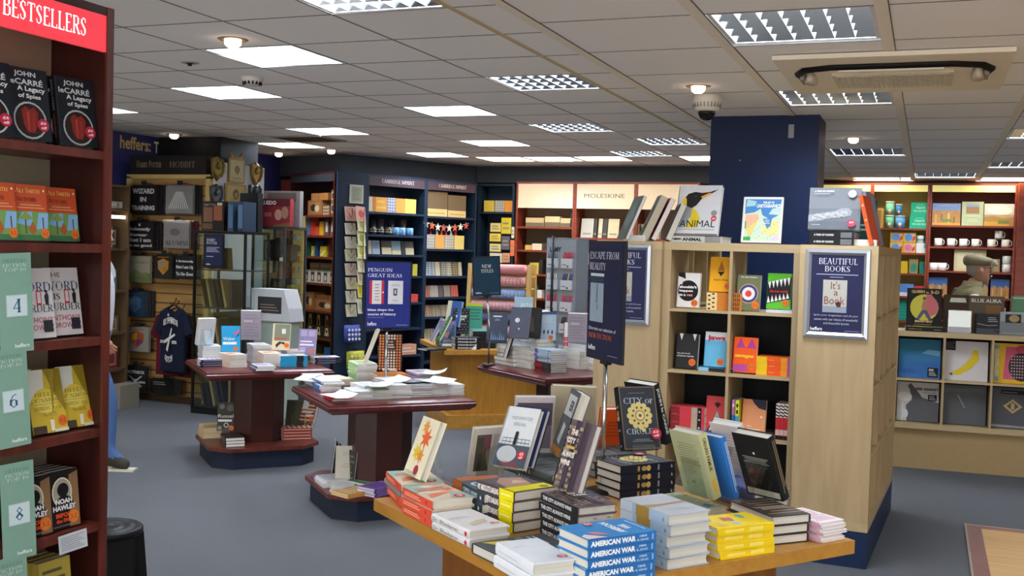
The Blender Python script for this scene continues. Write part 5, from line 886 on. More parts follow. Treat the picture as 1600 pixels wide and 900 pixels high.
spn('sp_sv', .131, .198, .034, '#e2621e', [('r', 0, 0, 1, 1, '#ea5a1c'), ('r', 0, 0, .3, 1, '#e9bf22'), ('r', .68, 0, .86, 1, '#e9952a'), ('r', .86, 0, 1, 1, '#b04a8e'), ('l', .34, .42, .5, .6, 1, '#f3b07a')])
spn('sp_red', .131, .198, .045, '#cf4450', [('r', 0, 0, 1, 1, '#cf3e4a'), ('r', .62, 0, .8, 1, '#b9a38e'), ('r', .8, 0, .92, 1, '#1c1a1e')]+[('p', [(0, .2*i), (.14, .2*i+.2), (.28, .2*i), (.28, .2*i+.1), (.14, .2*i+.3 if i < 4 else 1), (0, .2*i+.1)], '#221a1c') for i in range(5)]+[('o', .86, .5, .025, None, '#e9e6e2')])
spn('sp_jaws', .131, .198, .02, '#5fa9cf', [('r', 0, 0, 1, 1, '#20242c'), ('r', 0, 0, .3, 1, '#8cc4dc'), ('r', .75, 0, .8, 1, '#a04a5a'), ('r', .85, 0, .9, 1, '#a04a5a')])
spn('sp_tall', .131, .198, .021, '#a82c30', [('r', 0, 0, 1, 1, '#b8292e'), ('r', 0, 0, .38, 1, '#e6dcd8')]+[('p', [(.02+.09*i, 0), (.06+.09*i, 0), (.1+.09*i, 1), (.06+.09*i, 1)], '#251a1c') for i in range(4)]+[('r', .72, 0, .88, 1, '#d8b0b0'), ('r', .89, 0, 1, 1, '#1e1a1c')])
spn('sp_blue', .131, .198, .016, '#3a77c4', [('r', 0, 0, 1, 1, '#2f6cc0'), ('r', 0, 0, .42, 1, '#c46a9e'), ('r', .1, .2, .2, .8, '#e6d9e2')])
spn('sp_yel', .131, .198, .02, '#d9cc2e', [('r', 0, 0, 1, 1, '#3f9cc8'), ('r', 0, 0, .45, 1, '#cfd62e'), ('r', .1, .2, .2, .8, '#2c3a20'), ('r', .28, .2, .38, .8, '#2c3a20')])
az = -96
standing('vet', inC(.13, .07, SH[3]), az, 6, 'black and white paperback with round black shape in the top left cubby')
zz = stack(['sp_bf']*4, inC(.245, .05, SH[3]), 87, ords('orange patterned spine paperback under the yellow triangle-cover book', 4), 'orange patterned spines', corner=(0, 1), jit=.001, rj=.4)
standing('bornfree', inC(.31, .09, zz-.002), az, 6, 'yellow paperback with brown triangle standing on the orange spines')
standing('dam', inC(.475, .06, SH[3]), az, 6, 'olive paperback with target roundel in the top right cubby')
zz = stack(['pw'], inC(.58, .05, SH[3]), 87, 'single pale edged paperback lying in the top right cubby', corner=(0, 1))
standing('lostw', inC(.64, .075, zz-.002), az, 6, 'green and black paperback with white teeth in the top right cubby')
standing('horror', inC(.135, .06, SH[2]), az, 7, 'black paperback with two fangs in the second row')
zz = stack(['sp_jaws'], inC(.21, .05, SH[2]), 87, 'dark spined paperback lying under the light blue one', corner=(0, 1))
standing('jaws', inC(.30, .07, zz-.002), az, 7, 'light blue paperback with white top standing in the second row')
standing('savages', inC(.47, .05, SH[2]), az, 7, 'orange and purple paperback in the second row')
stack(['sp_sv']*3, inC(.535, .06, SH[2]), 87, ords('orange and yellow spined thick paperback beside the orange and purple one', 3), 'orange and yellow spines', corner=(0, 1), jit=.001, rj=.4)
stack(['sp_red']*3, inC(.055, .05, SH[1]), 87, ords('thick red zigzag spined paperback in the third row left', 3), 'red zigzag spines', corner=(0, 1), jit=.001, rj=.4)
standing('redfan', inC(.315, .09, SH[1]+.0), az, 6, 'red paperback with striped fan in the third row')
for k, (kk, l) in enumerate((('sp_blue', 'blue and pink spined paperback upright beside the divider'), ('sp_yel', 'blue and yellow spined paperback upright beside the divider'))):
    anybook(kk, PB @ T(-1.184+.41+.02*k, .25, SH[1]) @ Matrix(((0, 0, 1, 0), (1, 0, 0, 0), (0, 1, 0, 0), (0, 0, 0, 1))), l, 'upright paperbacks beside the divider')
standing('peachd', inC(.525, .08, SH[1]), az, 7, 'peach paperback with dark corner in the third row right')
for k in range(3): anybook('sp_tall', PB @ T(-1.184+.655+.0225*k, .25, SH[1]) @ Matrix(((0, 0, 1, 0), (1, 0, 0, 0), (0, 1, 0, 0), (0, 0, 0, 1))), ['left', 'middle', 'right'][k]+' of three upright red patterned spines in the third row', 'upright red patterned spines')
# on top of the pale bookcases
ZT = 1.6645
book_kind('animal', .252, .30, .035, '#d4d4d8', [('p', [(.02, .12), (.10, .5), (.2, .62), (.35, .55), (.42, .42), (.3, .3), (.22, .12)], '#97979b'), ('p', [(.35, .55), (.5, .42), (.56, .3), (.5, .12), (.24, .12), (.34, .32)], '#d8c02c'), ('p', [(.14, .72), (.22, .82), (.38, .86), (.55, .84), (.72, .86), (.92, .92), (.72, .80), (.55, .72), (.44, .58), (.34, .52), (.22, .56), (.2, .66)], '#1f1d1c'), ('p', [(.52, .76), (.58, .72), (.78, .84), (.70, .84)], '#e0a030'), ('p', [(.10, .68), (.16, .76), (.2, .7), (.2, .56), (.14, .58)], '#e6c62e'), ('o', .40, .77, .02, None, '#4a4848'), ('t', 'ANIMAL', .10, .13, .92, .27, '#16161a', 'n'), ('l', .1, .06, .92, .10, 1, '#a9a59a'), ('o', .87, .42, .07, None, '#8a8a8c'), ('o', .88, .31, .065, None, '#c4304a'), ('t', '£4', .845, .29, .915, .33, '#f0d8dc', 'x'), ('l', .07, .94, .13, .96, 1, '#b5b5b8')], [('r', 0, 0, 1, 1, '#c9c9cc'), ('p', [(.04, .5), (.1, .3), (.2, .4), (.24, .5), (.2, .65), (.1, .7)], '#45464a'), ('t', 'ANIMAL', .24, .22, .62, .76, '#1a1a1c', 'x'), ('r', .68, .0, .98, 1, '#8f8d8c')])
book_kind('carto', .221, .262, .02, '#ecebe4', [('r', .06, .04, .96, .95, '#cfe0c8'), ('p', [(.06, .62), (.3, .66), (.45, .74), (.5, .6), (.7, .5), (.9, .6), (.96, .95), (.06, .95)], '#4a86c4'), ('p', [(.08, .78), (.3, .8), (.34, .9), (.1, .94)], '#a9d4d4'), ('p', [(.66, .62), (.94, .6), (.94, .78), (.74, .74)], '#c3ddd9'), ('p', [(.08, .6), (.4, .62), (.42, .5), (.1, .3)], '#e8b494'), ('p', [(.1, .3), (.42, .5), (.2, .1)], '#e6d27a'), ('p', [(.5, .2), (.9, .15), (.94, .45), (.7, .5), (.56, .45)], '#ecdc92'), ('p', [(.52, .52), (.75, .52), (.72, .36), (.64, .3)], '#4a86c4'), ('p', [(.7, .05), (.94, .05), (.94, .2)], '#d6c8dc'), ('r', .06, .04, .24, .12, '#3aa058'), ('r', .08, .3, .11, .46, '#3aa058'), ('t', 'THE ART OF', .5, .85, .78, .90, '#eef2f4', 'x'), ('t', 'CARTOGRAPHICS', .34, .76, .94, .84, '#eef2f4', 'x'), ('l', .56, .4, .7, .5, 3, '#dfe8f0', 1)]+[('r', .1+.07*(i % 12), .08+.05*((i*5) % 8), .12+.07*(i % 12), .1+.05*((i*5) % 8), '#7fb0a0') for i in range(24)])
lp = [('o', .06+.7*(((i*37) % 100)/100)**.9, .22+.12*(((i*53) % 100)/100)+.1*(((i*37) % 100)/100), .012, None, '#d6d8dc') for i in range(70)]
book_kind('leopard', .262, .225, .035, '#6f747c', [('r', 0, .5, 1, 1, '#7c8189'), ('r', 0, 0, 1, .2, '#646970'), ('p', [(.0, .18), (.0, .34), (.3, .4), (.5, .44), (.62, .5), (.76, .52), (.84, .44), (.82, .34), (.72, .3), (.4, .26), (.2, .2)], '#9ba0a7')]+lp+[('t', 'A YEAR OF CANDID', .1, .88, .48, .92, '#dfe2e6', 'x'), ('l', .1, .82, .4, .86, 1, '#b9bec6'), ('o', .83, .84, .08, None, '#c9cacc'), ('o', .84, .14, .075, None, '#c4405a'), ('t', '£4', .8, .14, .88, .18, '#f0d8dc', 'x'), ('l', .08, .08, .24, .11, 1, '#b9bec6')], [('r', 0, 0, 1, 1, '#1c1c1f'), ('t', 'A YEAR OF CANDID', .1, .35, .55, .65, '#cfd0d2', 'x'), ('r', .7, .1, .95, .9, '#6c6e72')])
def onT(x, y): v = PB @ Vector((x, y, ZT)); return (v.x, v.y, v.z)
zz = stack(['animal'], onT(-1.17, .27), 87, 'wide white-spined book lying spine out under the penguin book', corner=(0, 1))
standing('animal', (onT(-1.03, .30)[0], onT(-1.03, .30)[1], zz), -93, 20, 'large white book with penguin standing on the pale bookcase')
standing('carto', onT(-.655, .28), -92, 12, 'white book with colourful map cover standing on the pale bookcase')
zz = stack(['leopard']*2, onT(-.35, .02), 87, ['lower dark spined book under the leopard book', 'upper dark spined book under the leopard book'], 'dark spines under the leopard book', corner=(0, 1), jit=.002, rj=.5)
standing('leopard', (onT(-.235, .06)[0], onT(-.235, .06)[1], zz), -92, 12, 'grey book with white leopard standing on the pale bookcase')
sb('orgb', .2, .26, .02, '#c4481f', [], [('r', 0, 0, 1, 1, '#cf5426'), ('o', .2, .5, .02, .2, '#e9d0a6'), ('o', .5, .5, .02, .2, '#e9d0a6')])
sb('greyb', .22, .29, .03, '#8b90a4', [], [('r', 0, 0, 1, 1, '#9a9fb4')])
sb('dkgrn', .22, .26, .02, '#1f3a32', [('l', .1, .3, .9, .5, 2, '#9ab0a4')], [])
standing('orgb', onT(-.022, .13), -8, 14, 'orange-red slim book leaning at the right end of the pale bookcase')
standing('greyb', onT(-.03, .38), -8, 13, 'grey-lilac slim book leaning behind the orange-red one')
standing('dkgrn', onT(-.17, .55), -80, 12, 'dark green book standing behind the leopard book')
stack(['pw']*2, onT(-.12, .05), 0, ords('white book lying at the right end of the pale bookcase', 2), 'white books lying on the pale bookcase', corner=(.2, 0))
sb('blk1', .2, .27, .02, '#3a3c38', [('p', [(.1, .4), (.5, .9), (.9, .5), (.5, .2)], '#4c5c50')], [('r', 0, 0, 1, 1, '#2a2b2a')])
sb('thickc', .2, .27, .045, '#2c2a2a', [], [('r', 0, 0, 1, 1, '#3a3436')], '#b9b09a')
sb('redb', .19, .26, .03, '#a02c38', [('l', .1, .1, .9, .9, 4, '#c46a70')], [('r', 0, 0, 1, 1, '#b3303c')])
sb('gryb', .18, .22, .035, '#4a4c50', [], [('r', 0, 0, 1, 1, '#3b3c40')], '#c9c4b8')
for k, x, y, az_, ti, l in (('blk1', -1.45, .22, -150, 22, 'dark picture book on a wire easel at the left end of the pale bookcases'), ('thickc', -1.365, .30, -160, 24, 'thick cream paged book leaning on top of the left pale bookcase'), ('redb', -1.305, .31, -160, 24, 'red spined book leaning between two thick books on the pale bookcase'), ('gryb', -1.225, .33, -160, 22, 'grey book leaning left of the penguin book')): standing(k, onT(x, y), az_, ti, l)
stack(['pw']*2, onT(-1.36, .20), 0, ords('pale book lying flat under the leaning books on the left pale bookcase', 2), 'pale flat books', corner=(.5, 0))
# right case cubbies: small things seen edge-on
for k, (yy, r_, c1, l) in enumerate(((.12, 1, '#d9d6d2', 'white patterned wedge book in the right side cubbies, near'), (.5, 1, '#8fb0d0', 'pale blue book in the right side cubbies, middle'), (.86, 1, '#b8403c', 'red patterned book in the right side cubbies, far'), (.5, 2, '#7c7468', 'grey book in the second row of right side cubbies'), (1.15, 2, '#e6e2dc', 'white book far back in the right side cubbies'), (.2, 3, '#cfe0ea', 'pale book at the near end of the top right cubbies'), (.5, 3, '#d8a07a', 'orange book in the top right cubbies'))):
    sb('rc%d' % k, .13, .19, .02, c1, [('l', .1, .1, .9, .9, 4, '#b9b2ac')]); v = PB @ Vector((-.075, yy, SH[r_]+.001)); standing('rc%d' % k, v, -3, 14, l)
# ================================================================ PEOPLE
def skinbody(name, parent, J, E, mats, assign, rings=()):
    """One continuous surface grown over a joint graph. J: name -> ((x,y,z),(rx,ry)); E: bone list."""
    ks = list(J); me = bpy.data.meshes.new(name); me.from_pydata([J[k][0] for k in ks], [(ks.index(a), ks.index(b)) for a, b in E], [])
    o = bpy.data.objects.new(name, me); COL.objects.link(o); mo = o.modifiers.new('skin', 'SKIN'); mo.use_smooth_shade = True
    sv = me.skin_vertices[0].data
    for i, k in enumerate(ks): sv[i].radius = J[k][1]
    sv[0].use_root = True
    s2 = o.modifiers.new('sub', 'SUBSURF'); s2.levels = 2; s2.render_levels = 2
    dg = bpy.context.evaluated_depsgraph_get(); m2 = bpy.data.meshes.new_from_object(o.evaluated_get(dg))
    bpy.data.objects.remove(o); bpy.data.meshes.remove(me)
    m2.materials.clear()
    for m in mats: m2.materials.append(m)
    for p in m2.polygons: p.material_index = assign(p.center); p.use_smooth = True
    return m2
def head_geo(b, c, yaw, skin, pitch=0, r=1.0):
    """Adds a head (facing local +x) centred at c: skull, jaw, nose, ears, lips, eyes."""
    b.M = T(*c) @ rotz(yaw) @ Matrix.Rotation(pitch, 4, 'Y'); N = 20
    prof = [(-.118, .012, .03, .045), (-.108, .03, .028, .05), (-.09, .048, .026, .05), (-.065, .060, .018, .062), (-.04, .068, .008, .072), (-.01, .074, .0, .082), (.03, .077, -.002, .09), (.06, .075, -.004, .09), (.09, .062, -.006, .075), (.11, .040, -.008, .05), (.12, .008, -.01, .01)]
    rings = []
    for z, w, xo, d in prof: rings.append([(xo+d*math.cos(2*PI*i/N)*(1.06 if math.cos(2*PI*i/N) > 0 else 1), w*math.sin(2*PI*i/N), z) for i in range(N)])
    b.loft(rings, skin)
    b.loft([[(.078, -.006, .03), (.082, 0, .032), (.078, .006, .03), (.07, 0, .03)], [(.088, -.011, .0), (.098, 0, .0), (.088, .011, .0), (.07, 0, 0)], [(.088, -.016, -.022), (.112, 0, -.020), (.088, .016, -.022), (.07, 0, -.022)], [(.082, -.012, -.032), (.096, 0, -.032), (.082, .012, -.032), (.07, 0, -.032)]], skin)
    for s in (-1, 1):
        b.loft([[(.0+.022*math.cos(a)-.004, s*(.072+k*.012), -.005+.034*math.sin(a)) for a in [2*PI*i/10 for i in range(10)]] for k in (0, 1)], skin)
        b.loft([[(.068+dx, s*.03+.012*math.cos(a)*q, .018+.007*math.sin(a)*q) for a in [2*PI*i/8 for i in range(8)]] for dx, q in ((0, 1), (.012, .8))], col('#d9d2c8', .3)); b.box(.078, s*.03-.004, .014, .0815, s*.03+.004, .022, col('#2a241f', .2))
        b.loft([[(.076+dx, s*.03+.018*math.cos(a), .036+.005*math.sin(a)) for a in [2*PI*i/8 for i in range(8)]] for dx in (0, .007)], col('#a59c90', .7))
    b.loft([[(.083+dx, .022*math.cos(a), -.062+.006*math.sin(a)) for a in [2*PI*i/8 for i in range(8)]] for dx in (0, .008)], col('#a8645a', .5))
def hand_geo(b, M, skin, s=1, curl=.5):
    """Hand hanging along -z in the local frame M: palm, four fingers, thumb."""
    b.M = M
    b.loft([[(.032*math.cos(a)*q, .016*math.sin(a)*q, z) for a in [2*PI*i/10 for i in range(10)]] for z, q in ((.02, .75), (0, .85), (-.04, 1.15), (-.075, 1.25), (-.09, 1.1))], skin)
    for i, (x, L) in enumerate(((-.029, .062), (-.010, .072), (.009, .068), (.027, .055))):
        c = curl*(1+.12*i); p = [(x, 0, -.08)]; a = 0
        for k, f in enumerate((.45, .32, .23)): a += c*.55; p.append((p[-1][0], p[-1][1]+s*L*f*math.sin(a), p[-1][2]-L*f*math.cos(a)))
        b.tube(p, [.0092, .0088, .008, .006], 8, skin)
    b.tube([(-.03, 0, -.015), (-.048, s*.012, -.04), (-.052, s*.02, -.065), (-.048, s*.026, -.085)], [.012, .011, .0095, .007], 8, skin)
SKIN = col('#c08a72', .5); SKIN2 = col('#b98a76', .5)
def person(label, loc, rz, top, pants, shoe, pose, sleeve_len=1.0, k=1.0, headyaw=0, skin=None, stoop=0, vest=None):
    skin = skin or SKIN; t = thing('person', label, 'person', loc, rz)
    h = lambda x, y, z: (x*k, y*k, z*k)
    J = {'pelvis': (h(0, 0, .93), (.125, .16)), 'waist': (h(.005, 0, 1.05), (.115, .15)), 'chest': (h(.0+stoop*.3, 0, 1.26), (.12, .175)), 'upper': (h(-.01+stoop*.5, 0, 1.38), (.085, .14)), 'neck': (h(.0+stoop, 0, 1.46), (.056, .056)), 'skull': (h(.015+stoop*1.3, 0, 1.54), (.05, .05))}
    E = [('pelvis', 'waist'), ('waist', 'chest'), ('chest', 'upper'), ('upper', 'neck'), ('neck', 'skull')]
    for s, n in ((-1, 'r'), (1, 'l')):
        a = pose[n]
        J['sh'+n] = (h(-.01+stoop*.5, s*.19, 1.37), (.058, .058)); J['el'+n] = (h(*a['el']), (.045, .045)); J['wr'+n] = (h(*a['wr']), (.031, .034))
        J['hip'+n] = (h(0, s*.095, .86), (.095, .098)); J['kn'+n] = (h(*a['kn']), (.06, .06)); J['an'+n] = (h(*a['an']), (.042, .042)); J['to'+n] = (h(a['an'][0]+.15, a['an'][1]*1.08, .035), (.035, .042)); J['he'+n] = (h(a['an'][0]-.03, a['an'][1], .045), (.035, .036))
        E += [('upper', 'sh'+n), ('sh'+n, 'el'+n), ('el'+n, 'wr'+n), ('pelvis', 'hip'+n), ('hip'+n, 'kn'+n), ('kn'+n, 'an'+n), ('an'+n, 'he'+n), ('an'+n, 'to'+n)]
    def asg(c):
        z = c.z/k
        if z > 1.47: return 0
        if vest and z > .93 and abs(c.y/k) < .205: return 4
        if z < .095: return 3
        if z < .93 and abs(c.y/k) < .19+0*z and not (abs(c.y/k) > .17 and z > .7): return 2
        for n in 'rl':
            w = pose[n]['wr']
            if (Vector(c)/k-Vector(w)).length < .05*sleeve_len: return 0
        return 1
    me = skinbody('body', t, J, E, [skin, top, pants, shoe, vest or top], asg)
    b = MB(skin); head_geo(b, h(.035+stoop*1.35, 0, 1.60), headyaw, skin)
    for s, n in ((-1, 'r'), (1, 'l')):
        w = Vector(h(*pose[n]['wr'])); e = Vector(h(*pose[n]['el'])); d = (w-e).normalized(); z = -d; x = Vector((1, 0, 0)); x = (x-z*x.dot(z)).normalized(); y = z.cross(x)
        hand_geo(b, Matrix(((x.x, y.x, z.x, w.x), (x.y, y.y, z.y, w.y), (x.z, y.z, z.z, w.z), (0, 0, 0, 1))), skin, -s)
    # merge the grown surface, head and hands into one body mesh
    i = len(b.v); ms = [b.mi(m) for m in (skin, top, pants, shoe, vest or top)]
    b.v += [v.co.copy() for v in me.vertices]; b.f += [tuple(i+q for q in p.vertices) for p in me.polygons]; b.fm += [ms[p.material_index] for p in me.polygons]; b.sm += [True]*len(me.polygons)
    bpy.data.meshes.remove(me); b.build('body', t)
    return t
# man in a flat cap behind the record cabinet, seen in profile walking right
hang = lambda s, sw=0: dict(el=(-.02+sw, s*.25, 1.10), wr=(.05+sw*1.4, s*.25, .86), kn=(.03+sw, s*.1, .48), an=(-.02+sw*1.6, s*.1, .08))
pm = PY(1511, 440, 9.75)
tw = wood('tweed_check', '#6b6350', '#8f8668', .9, (40, 40, 40))
man = person('person in tweed flat cap, glasses and olive quilted vest behind the record cabinet', (pm.x, pm.y, 0), math.radians(12), col('#cfc7b4', .8), col('#4a4640', .8), col('#2a2320', .6), dict(r=hang(-1, .05), l=hang(1, -.05)), k=.955, headyaw=0, stoop=.045, skin=SKIN2, vest=col('#6e6648', .85))
K = .955
def R8(cx, cz, rx, ry, n=20): return [(cx+rx*math.cos(2*PI*i/n), ry*math.sin(2*PI*i/n), cz) for i in range(n)]
VEST = col('#6e6648', .85)
b = MB(VEST); b.loft([R8(.0, .80*K, .155, .195), R8(.005, .95*K, .158, .2), R8(.012, 1.1*K, .15, .195), R8(.022, 1.24*K, .15, .2), R8(.024, 1.33*K, .142, .2), R8(.024, 1.385*K, .128, .195), R8(.028, 1.425*K, .105, .14), R8(.035, 1.46*K, .085, .09)], VEST); b.build('vest', man)
b = MB(col('#8a8264', .85)); b.loft([R8(.035, 1.425*K, .088, .095), R8(.042, 1.46*K, .085, .085), R8(.05, 1.505*K, .078, .074), R8(.05, 1.505*K, .068, .064), R8(.042, 1.45*K, .07, .07)], None, True, False); b.build('collar', man)
b = MB(col('#d6cfbd', .8)); b.loft([R8(.05, 1.40*K, .083, .07), R8(.056, 1.45*K, .074, .062), R8(.058, 1.475*K, .066, .058)], None); b.build('shirt_collar', man)
hc = Vector((.035+.045*1.35, 0, 1.60))*K
b = MB(tw); b.M = T(hc.x, hc.y, hc.z)
b.loft([[(-.012+a*math.cos(2*PI*i/24), w*math.sin(2*PI*i/24), z+.012*math.cos(2*PI*i/24)*q) for i in range(24)] for z, a, w, q in ((.038, .098, .083, 0), (.05, .108, .094, .4), (.075, .118, .104, .2), (.1, .114, .1, -.4), (.118, .09, .08, -1), (.128, .05, .045, -1), (.13, .005, .005, 0))], tw)
b.loft([[(.06, -.065, .05), (.06, .065, .05), (.06, .065, .062), (.06, -.065, .062)], [(.105, -.055, .046), (.105, .055, .046), (.105, .055, .072), (.105, -.055, .072)], [(.128, -.035, .038), (.128, .035, .038), (.128, .035, .05), (.128, -.035, .05)]], tw, False); b.build('flat_cap', man)
b = MB(col('#9a948c', .8)); b.M = T(hc.x, hc.y, hc.z)
b.loft([[(-.008+a*math.cos(t_), w*math.sin(t_), z) for t_ in [PI*.62+PI*.76*i/12 for i in range(13)]]+[(-.008+a*.8*math.cos(t_), w*.8*math.sin(t_), z) for t_ in [PI*1.38-PI*.76*i/12 for i in range(13)]] for z, a, w in ((.05, .096, .083), (.0, .092, .084), (-.03, .083, .074), (-.045, .07, .06))], None); b.build('hair', man)
b = MB(col('#cfcac2', .8)); b.M = T(hc.x, hc.y, hc.z); b.loft([[(.088+dx, .026*math.cos(a), -.046+.008*math.sin(a)) for a in [2*PI*i/10 for i in range(10)]] for dx in (0, .012)]); b.build('moustache', man)
b = MB(col('#3a2f28', .3)); b.M = T(hc.x, hc.y, hc.z)
for s in (-1, 1):
    b.tube([(.097, s*.032+.022*math.cos(2*PI*i/14), .016+.016*math.sin(2*PI*i/14)) for i in range(15)], .002, 6); b.tube([(.095, s*.054, .02), (.05, s*.078, .022), (.0, s*.08, .018)], .002, 6)
b.tube([(.098, -.01, .02), (.1, 0, .023), (.098, .01, .02)], .002, 6); b.build('glasses', man)
# person walking behind the bestseller bookcase, mostly hidden
pw = P(141, 729, 0)
w1 = dict(el=(.0, -.24, 1.12), wr=(.15, -.22, .93), kn=(.17, -.1, .50), an=(.17, -.1, .08)); w2 = dict(el=(-.1, .25, 1.10), wr=(-.1, .24, .86), kn=(-.05, .1, .5), an=(-.25, .1, .12))
walk = person('person in white shirt and blue jeans, mostly hidden behind the bestseller bookcase', (pw.x, pw.y, 0), math.radians(20), col('#d3d6dc', .7), col('#47628f', .85), col('#3a372f', .7), dict(r=w1, l=w2), sleeve_len=1.0)
b = MB(col('#3a2a20', .8)); b.M = T(.035, 0, 1.60); b.loft([[(-.012+a*math.cos(2*PI*i/20), w*math.sin(2*PI*i/20), z) for i in range(20)] for z, a, w in ((.03, .1, .088), (.07, .106, .094), (.11, .085, .075), (.128, .03, .03))]); b.build('hair', walk)
b = MB(col('#c9c6b4', .7)); s = w1['an']
for q in (w1, w2): b.box(q['an'][0]-.065, q['an'][1]-.04, q['an'][2]-.08, q['an'][0]+.185, q['an'][1]+.045, q['an'][2]-.064)
b.build('shoe_soles', walk)
# ================================================================ GOODS ON THE FAR SHELVES
def loc_on(M, px, py, y0=0.0):
    d = CR*((px-800)/FPX) - CU*((py-450)/FPX) + _f
    Mi = M.inverted(); o = Mi @ Vector((0, 0, CAMZ)); e = Mi.to_3x3() @ d
    t = (y0-o.y)/e.y; q = o+e*t
    return q.x, q.z
def goods(name, label, cat, M, pxl, pxr, z, h, d, color, art=(), y0=.05, group=None, py=None, tilt=0, side=None, lim=9):
    """A box-like article standing on a shelf at local height z between two picture columns of unit M."""
    py = py or 400
    x0 = loc_on(M, pxl, py, y0)[0]; x1 = loc_on(M, pxr, py, y0)[0]; x1 = min(x1, lim); x0 = min(x0, x1-.012); w = x1-x0
    b = MB(color); b.box(0, 0, 0, w, d, h, side or color)
    b.add([(0, -.0006, 0), (w, -.0006, 0), (w, -.0006, h), (0, -.0006, h)], [(0, 1, 2, 3)], color)
    if art: b.art(art, (0, -.0006, 0), (w, 0, 0), (0, 0, h), (0, -1, 0), .0012)
    o = b.build(name); o.matrix_world = M @ T(x0, y0, z+.0008) @ Matrix.Rotation(-math.radians(tilt), 4, 'X')
    return tag(o, label, cat, group)
def mug(label, loc, r=.04, h=.09, c='#e6e3da', band=None, rz=0, group=None, art=()):
    t = thing('mug', label, 'mug', loc, rz, group); m = col(c, .3)
    b = MB(m); b.lathe([(0, .0), (r*.9, 0), (r, .006), (r, h), (r-.004, h), (r-.005, .008), (0, .008)], n=20)
    if band:
        for z0, z1, cc in band: b.lathe([(r+.0006, z0*h), (r+.0006, z1*h)], n=20, m=cc) if 0 else b.loft([[((r+.0008)*math.cos(2*PI*i/20), (r+.0008)*math.sin(2*PI*i/20), z) for i in range(20)] for z in (z0*h, z1*h)], cc, True, False)
    b.build('body', t)
    b = MB(m); b.tube([(r-.002, 0, h*.82), (r+.022, 0, h*.8), (r+.03, 0, h*.52), (r+.02, 0, h*.26), (r-.002, 0, h*.2)], .0045, 8); b.build('handle', t)
    return t
# ---- record cabinet
def inR(x, y, z): v = RC_M @ Vector((x, y, z)); return (v.x, v.y, v.z)
LPX = [.04+.1597+.3355*i for i in range(4)]
recs = [('lp_blue', '#3568a8', [('r', 0, .62, 1, 1, '#2b7594'), ('p', [(0, .3), (1, .45), (1, .62), (0, .62)], '#33709f'), ('p', [(.55, .64), (.98, .58), (.98, .72), (.7, .74)], '#6f9fc4'), ('t', 'NIRVANA', .05, .12, .36, .22, '#2a4a86', 's'), ('r', .7, .04, .95, .28, '#15171c'), ('t', 'CC', .73, .19, .85, .25, '#eef0f2', 'x'), ('l', .74, .07, .92, .17, 3, '#c9cdd2')], 'blue underwater record sleeve in the top row at the left', 0, 1, -6),
        ('lp_white', '#d6d4d8', [('r', 0, .76, .24, 1, '#17171b'), ('l', .02, .8, .22, .96, 4, '#55565c'), ('p', [(.14, .14), (.34, .14), (.6, .3), (.8, .56), (.76, .78), (.66, .8), (.6, .6), (.42, .36), (.2, .22)], '#dcc22a'), ('p', [(.1, .16), (.18, .11), (.18, .2)], '#55494e')], 'white record sleeve with a curved yellow shape in the top row', 1, 1, -4),
        ('lp_yel', '#e2b62c', [('r', .03, .05, .14, .95, '#7ea8a4'), ('p', [(.24, .1), (.96, .1), (.96, .92), (.3, .92)], '#c85a78'), ('o', .66, .42, .3, .36, '#3a3030')]+[('r', .42+.06*i, .14+.075*j, .45+.06*i, .17+.075*j, '#d9b8c4') for i in range(8) for j in range(8)]+[('o', .66, .86, .14, .1, '#b03a50'), ('t', 'TAKE ME', .035, .15, .13, .85, '#e8d9a0', 'x'), ('o', .9, .1, .08, None, '#e6e2e0')], 'yellow and pink patterned record sleeve at the right edge, top row', 2, 1, -4),
        ('lp_rise', '#c3c1be', [('p', [(.25, 0), (1, 0), (1, .5), (.6, .62), (.42, .86), (.32, .97), (.24, .9), (.3, .8), (.36, .55), (.22, .4)], '#56565a'), ('o', .18, .62, .18, .12, '#dfdcd8'), ('r', .12, 0, .15, .45, '#dfdcd8'), ('t', 'RISE AGAINST', .45, .80, .98, .87, '#2c2a2c', 'x'), ('t', 'WOLVES', .62, .73, .92, .77, '#3c3a3c', 'n'), ('r', .74, .54, .95, .70, '#17171b'), ('l', .77, .56, .92, .68, 3, '#b9b9bc'), ('o', .2, .18, .08, .12, '#d0d4d6')], 'grey and white bird silhouette record sleeve in the bottom row', 0, 0, -6),
        ('lp_grey', '#54565a', [('p', [(.32, .74), (.35, .75), (.52, .42), (.49, .42)], '#8d8f93'), ('p', [(0, .9), (1, .94), (1, .84), (0, .8)], '#606267')], 'plain dark grey record sleeve in the bottom row', 1, 0, -4),
        ('lp_gold', '#4d4e54', [('r', .22, .84, .95, .95, '#101013'), ('l', .25, .87, .6, .9, 1, '#8a8b90'), ('p', [(.5, .36), (.72, .54), (.5, .72), (.28, .54)], '#b39a63'), ('p', [(.5, .42), (.64, .54), (.5, .66), (.36, .54)], '#4d4e54'), ('p', [(.46, .46), (.54, .46), (.54, .62), (.46, .62)], '#b39a63'), ('p', [(0, 0), (1, 0), (1, .05), (0, .07)], '#8c8e94')], 'dark grey record sleeve with gold diamond at the right edge', 2, 0, -4)]
for key, bg, art, lab, i, j, a in recs:
    sb(key, .302, .30, .012, bg, art, [], bg); z = .31+.0405+.3355*j
    v = inR(LPX[i], .075, z); standing(key, v, -87+a*.4, 9, lab)
    o = MB(FILM)
for i in range(3):
    for j in range(2):
        for q in range(3):
            sb('lpback', .302, .298, .008, '#26272b') if 'lpback' not in BK else 0
            v = inR(LPX[i], .10+.012*q, .31+.0405+.3355*j); standing('lpback', v, -87, 9, ['record sleeve second in its cubby behind the front one', 'record sleeve third in its cubby behind the front one', 'record sleeve last in its cubby behind the front one'][q], 'record sleeves hidden behind the front ones %d' % q)
RT = .31+2*.3355+.074+.0006
zz = RT
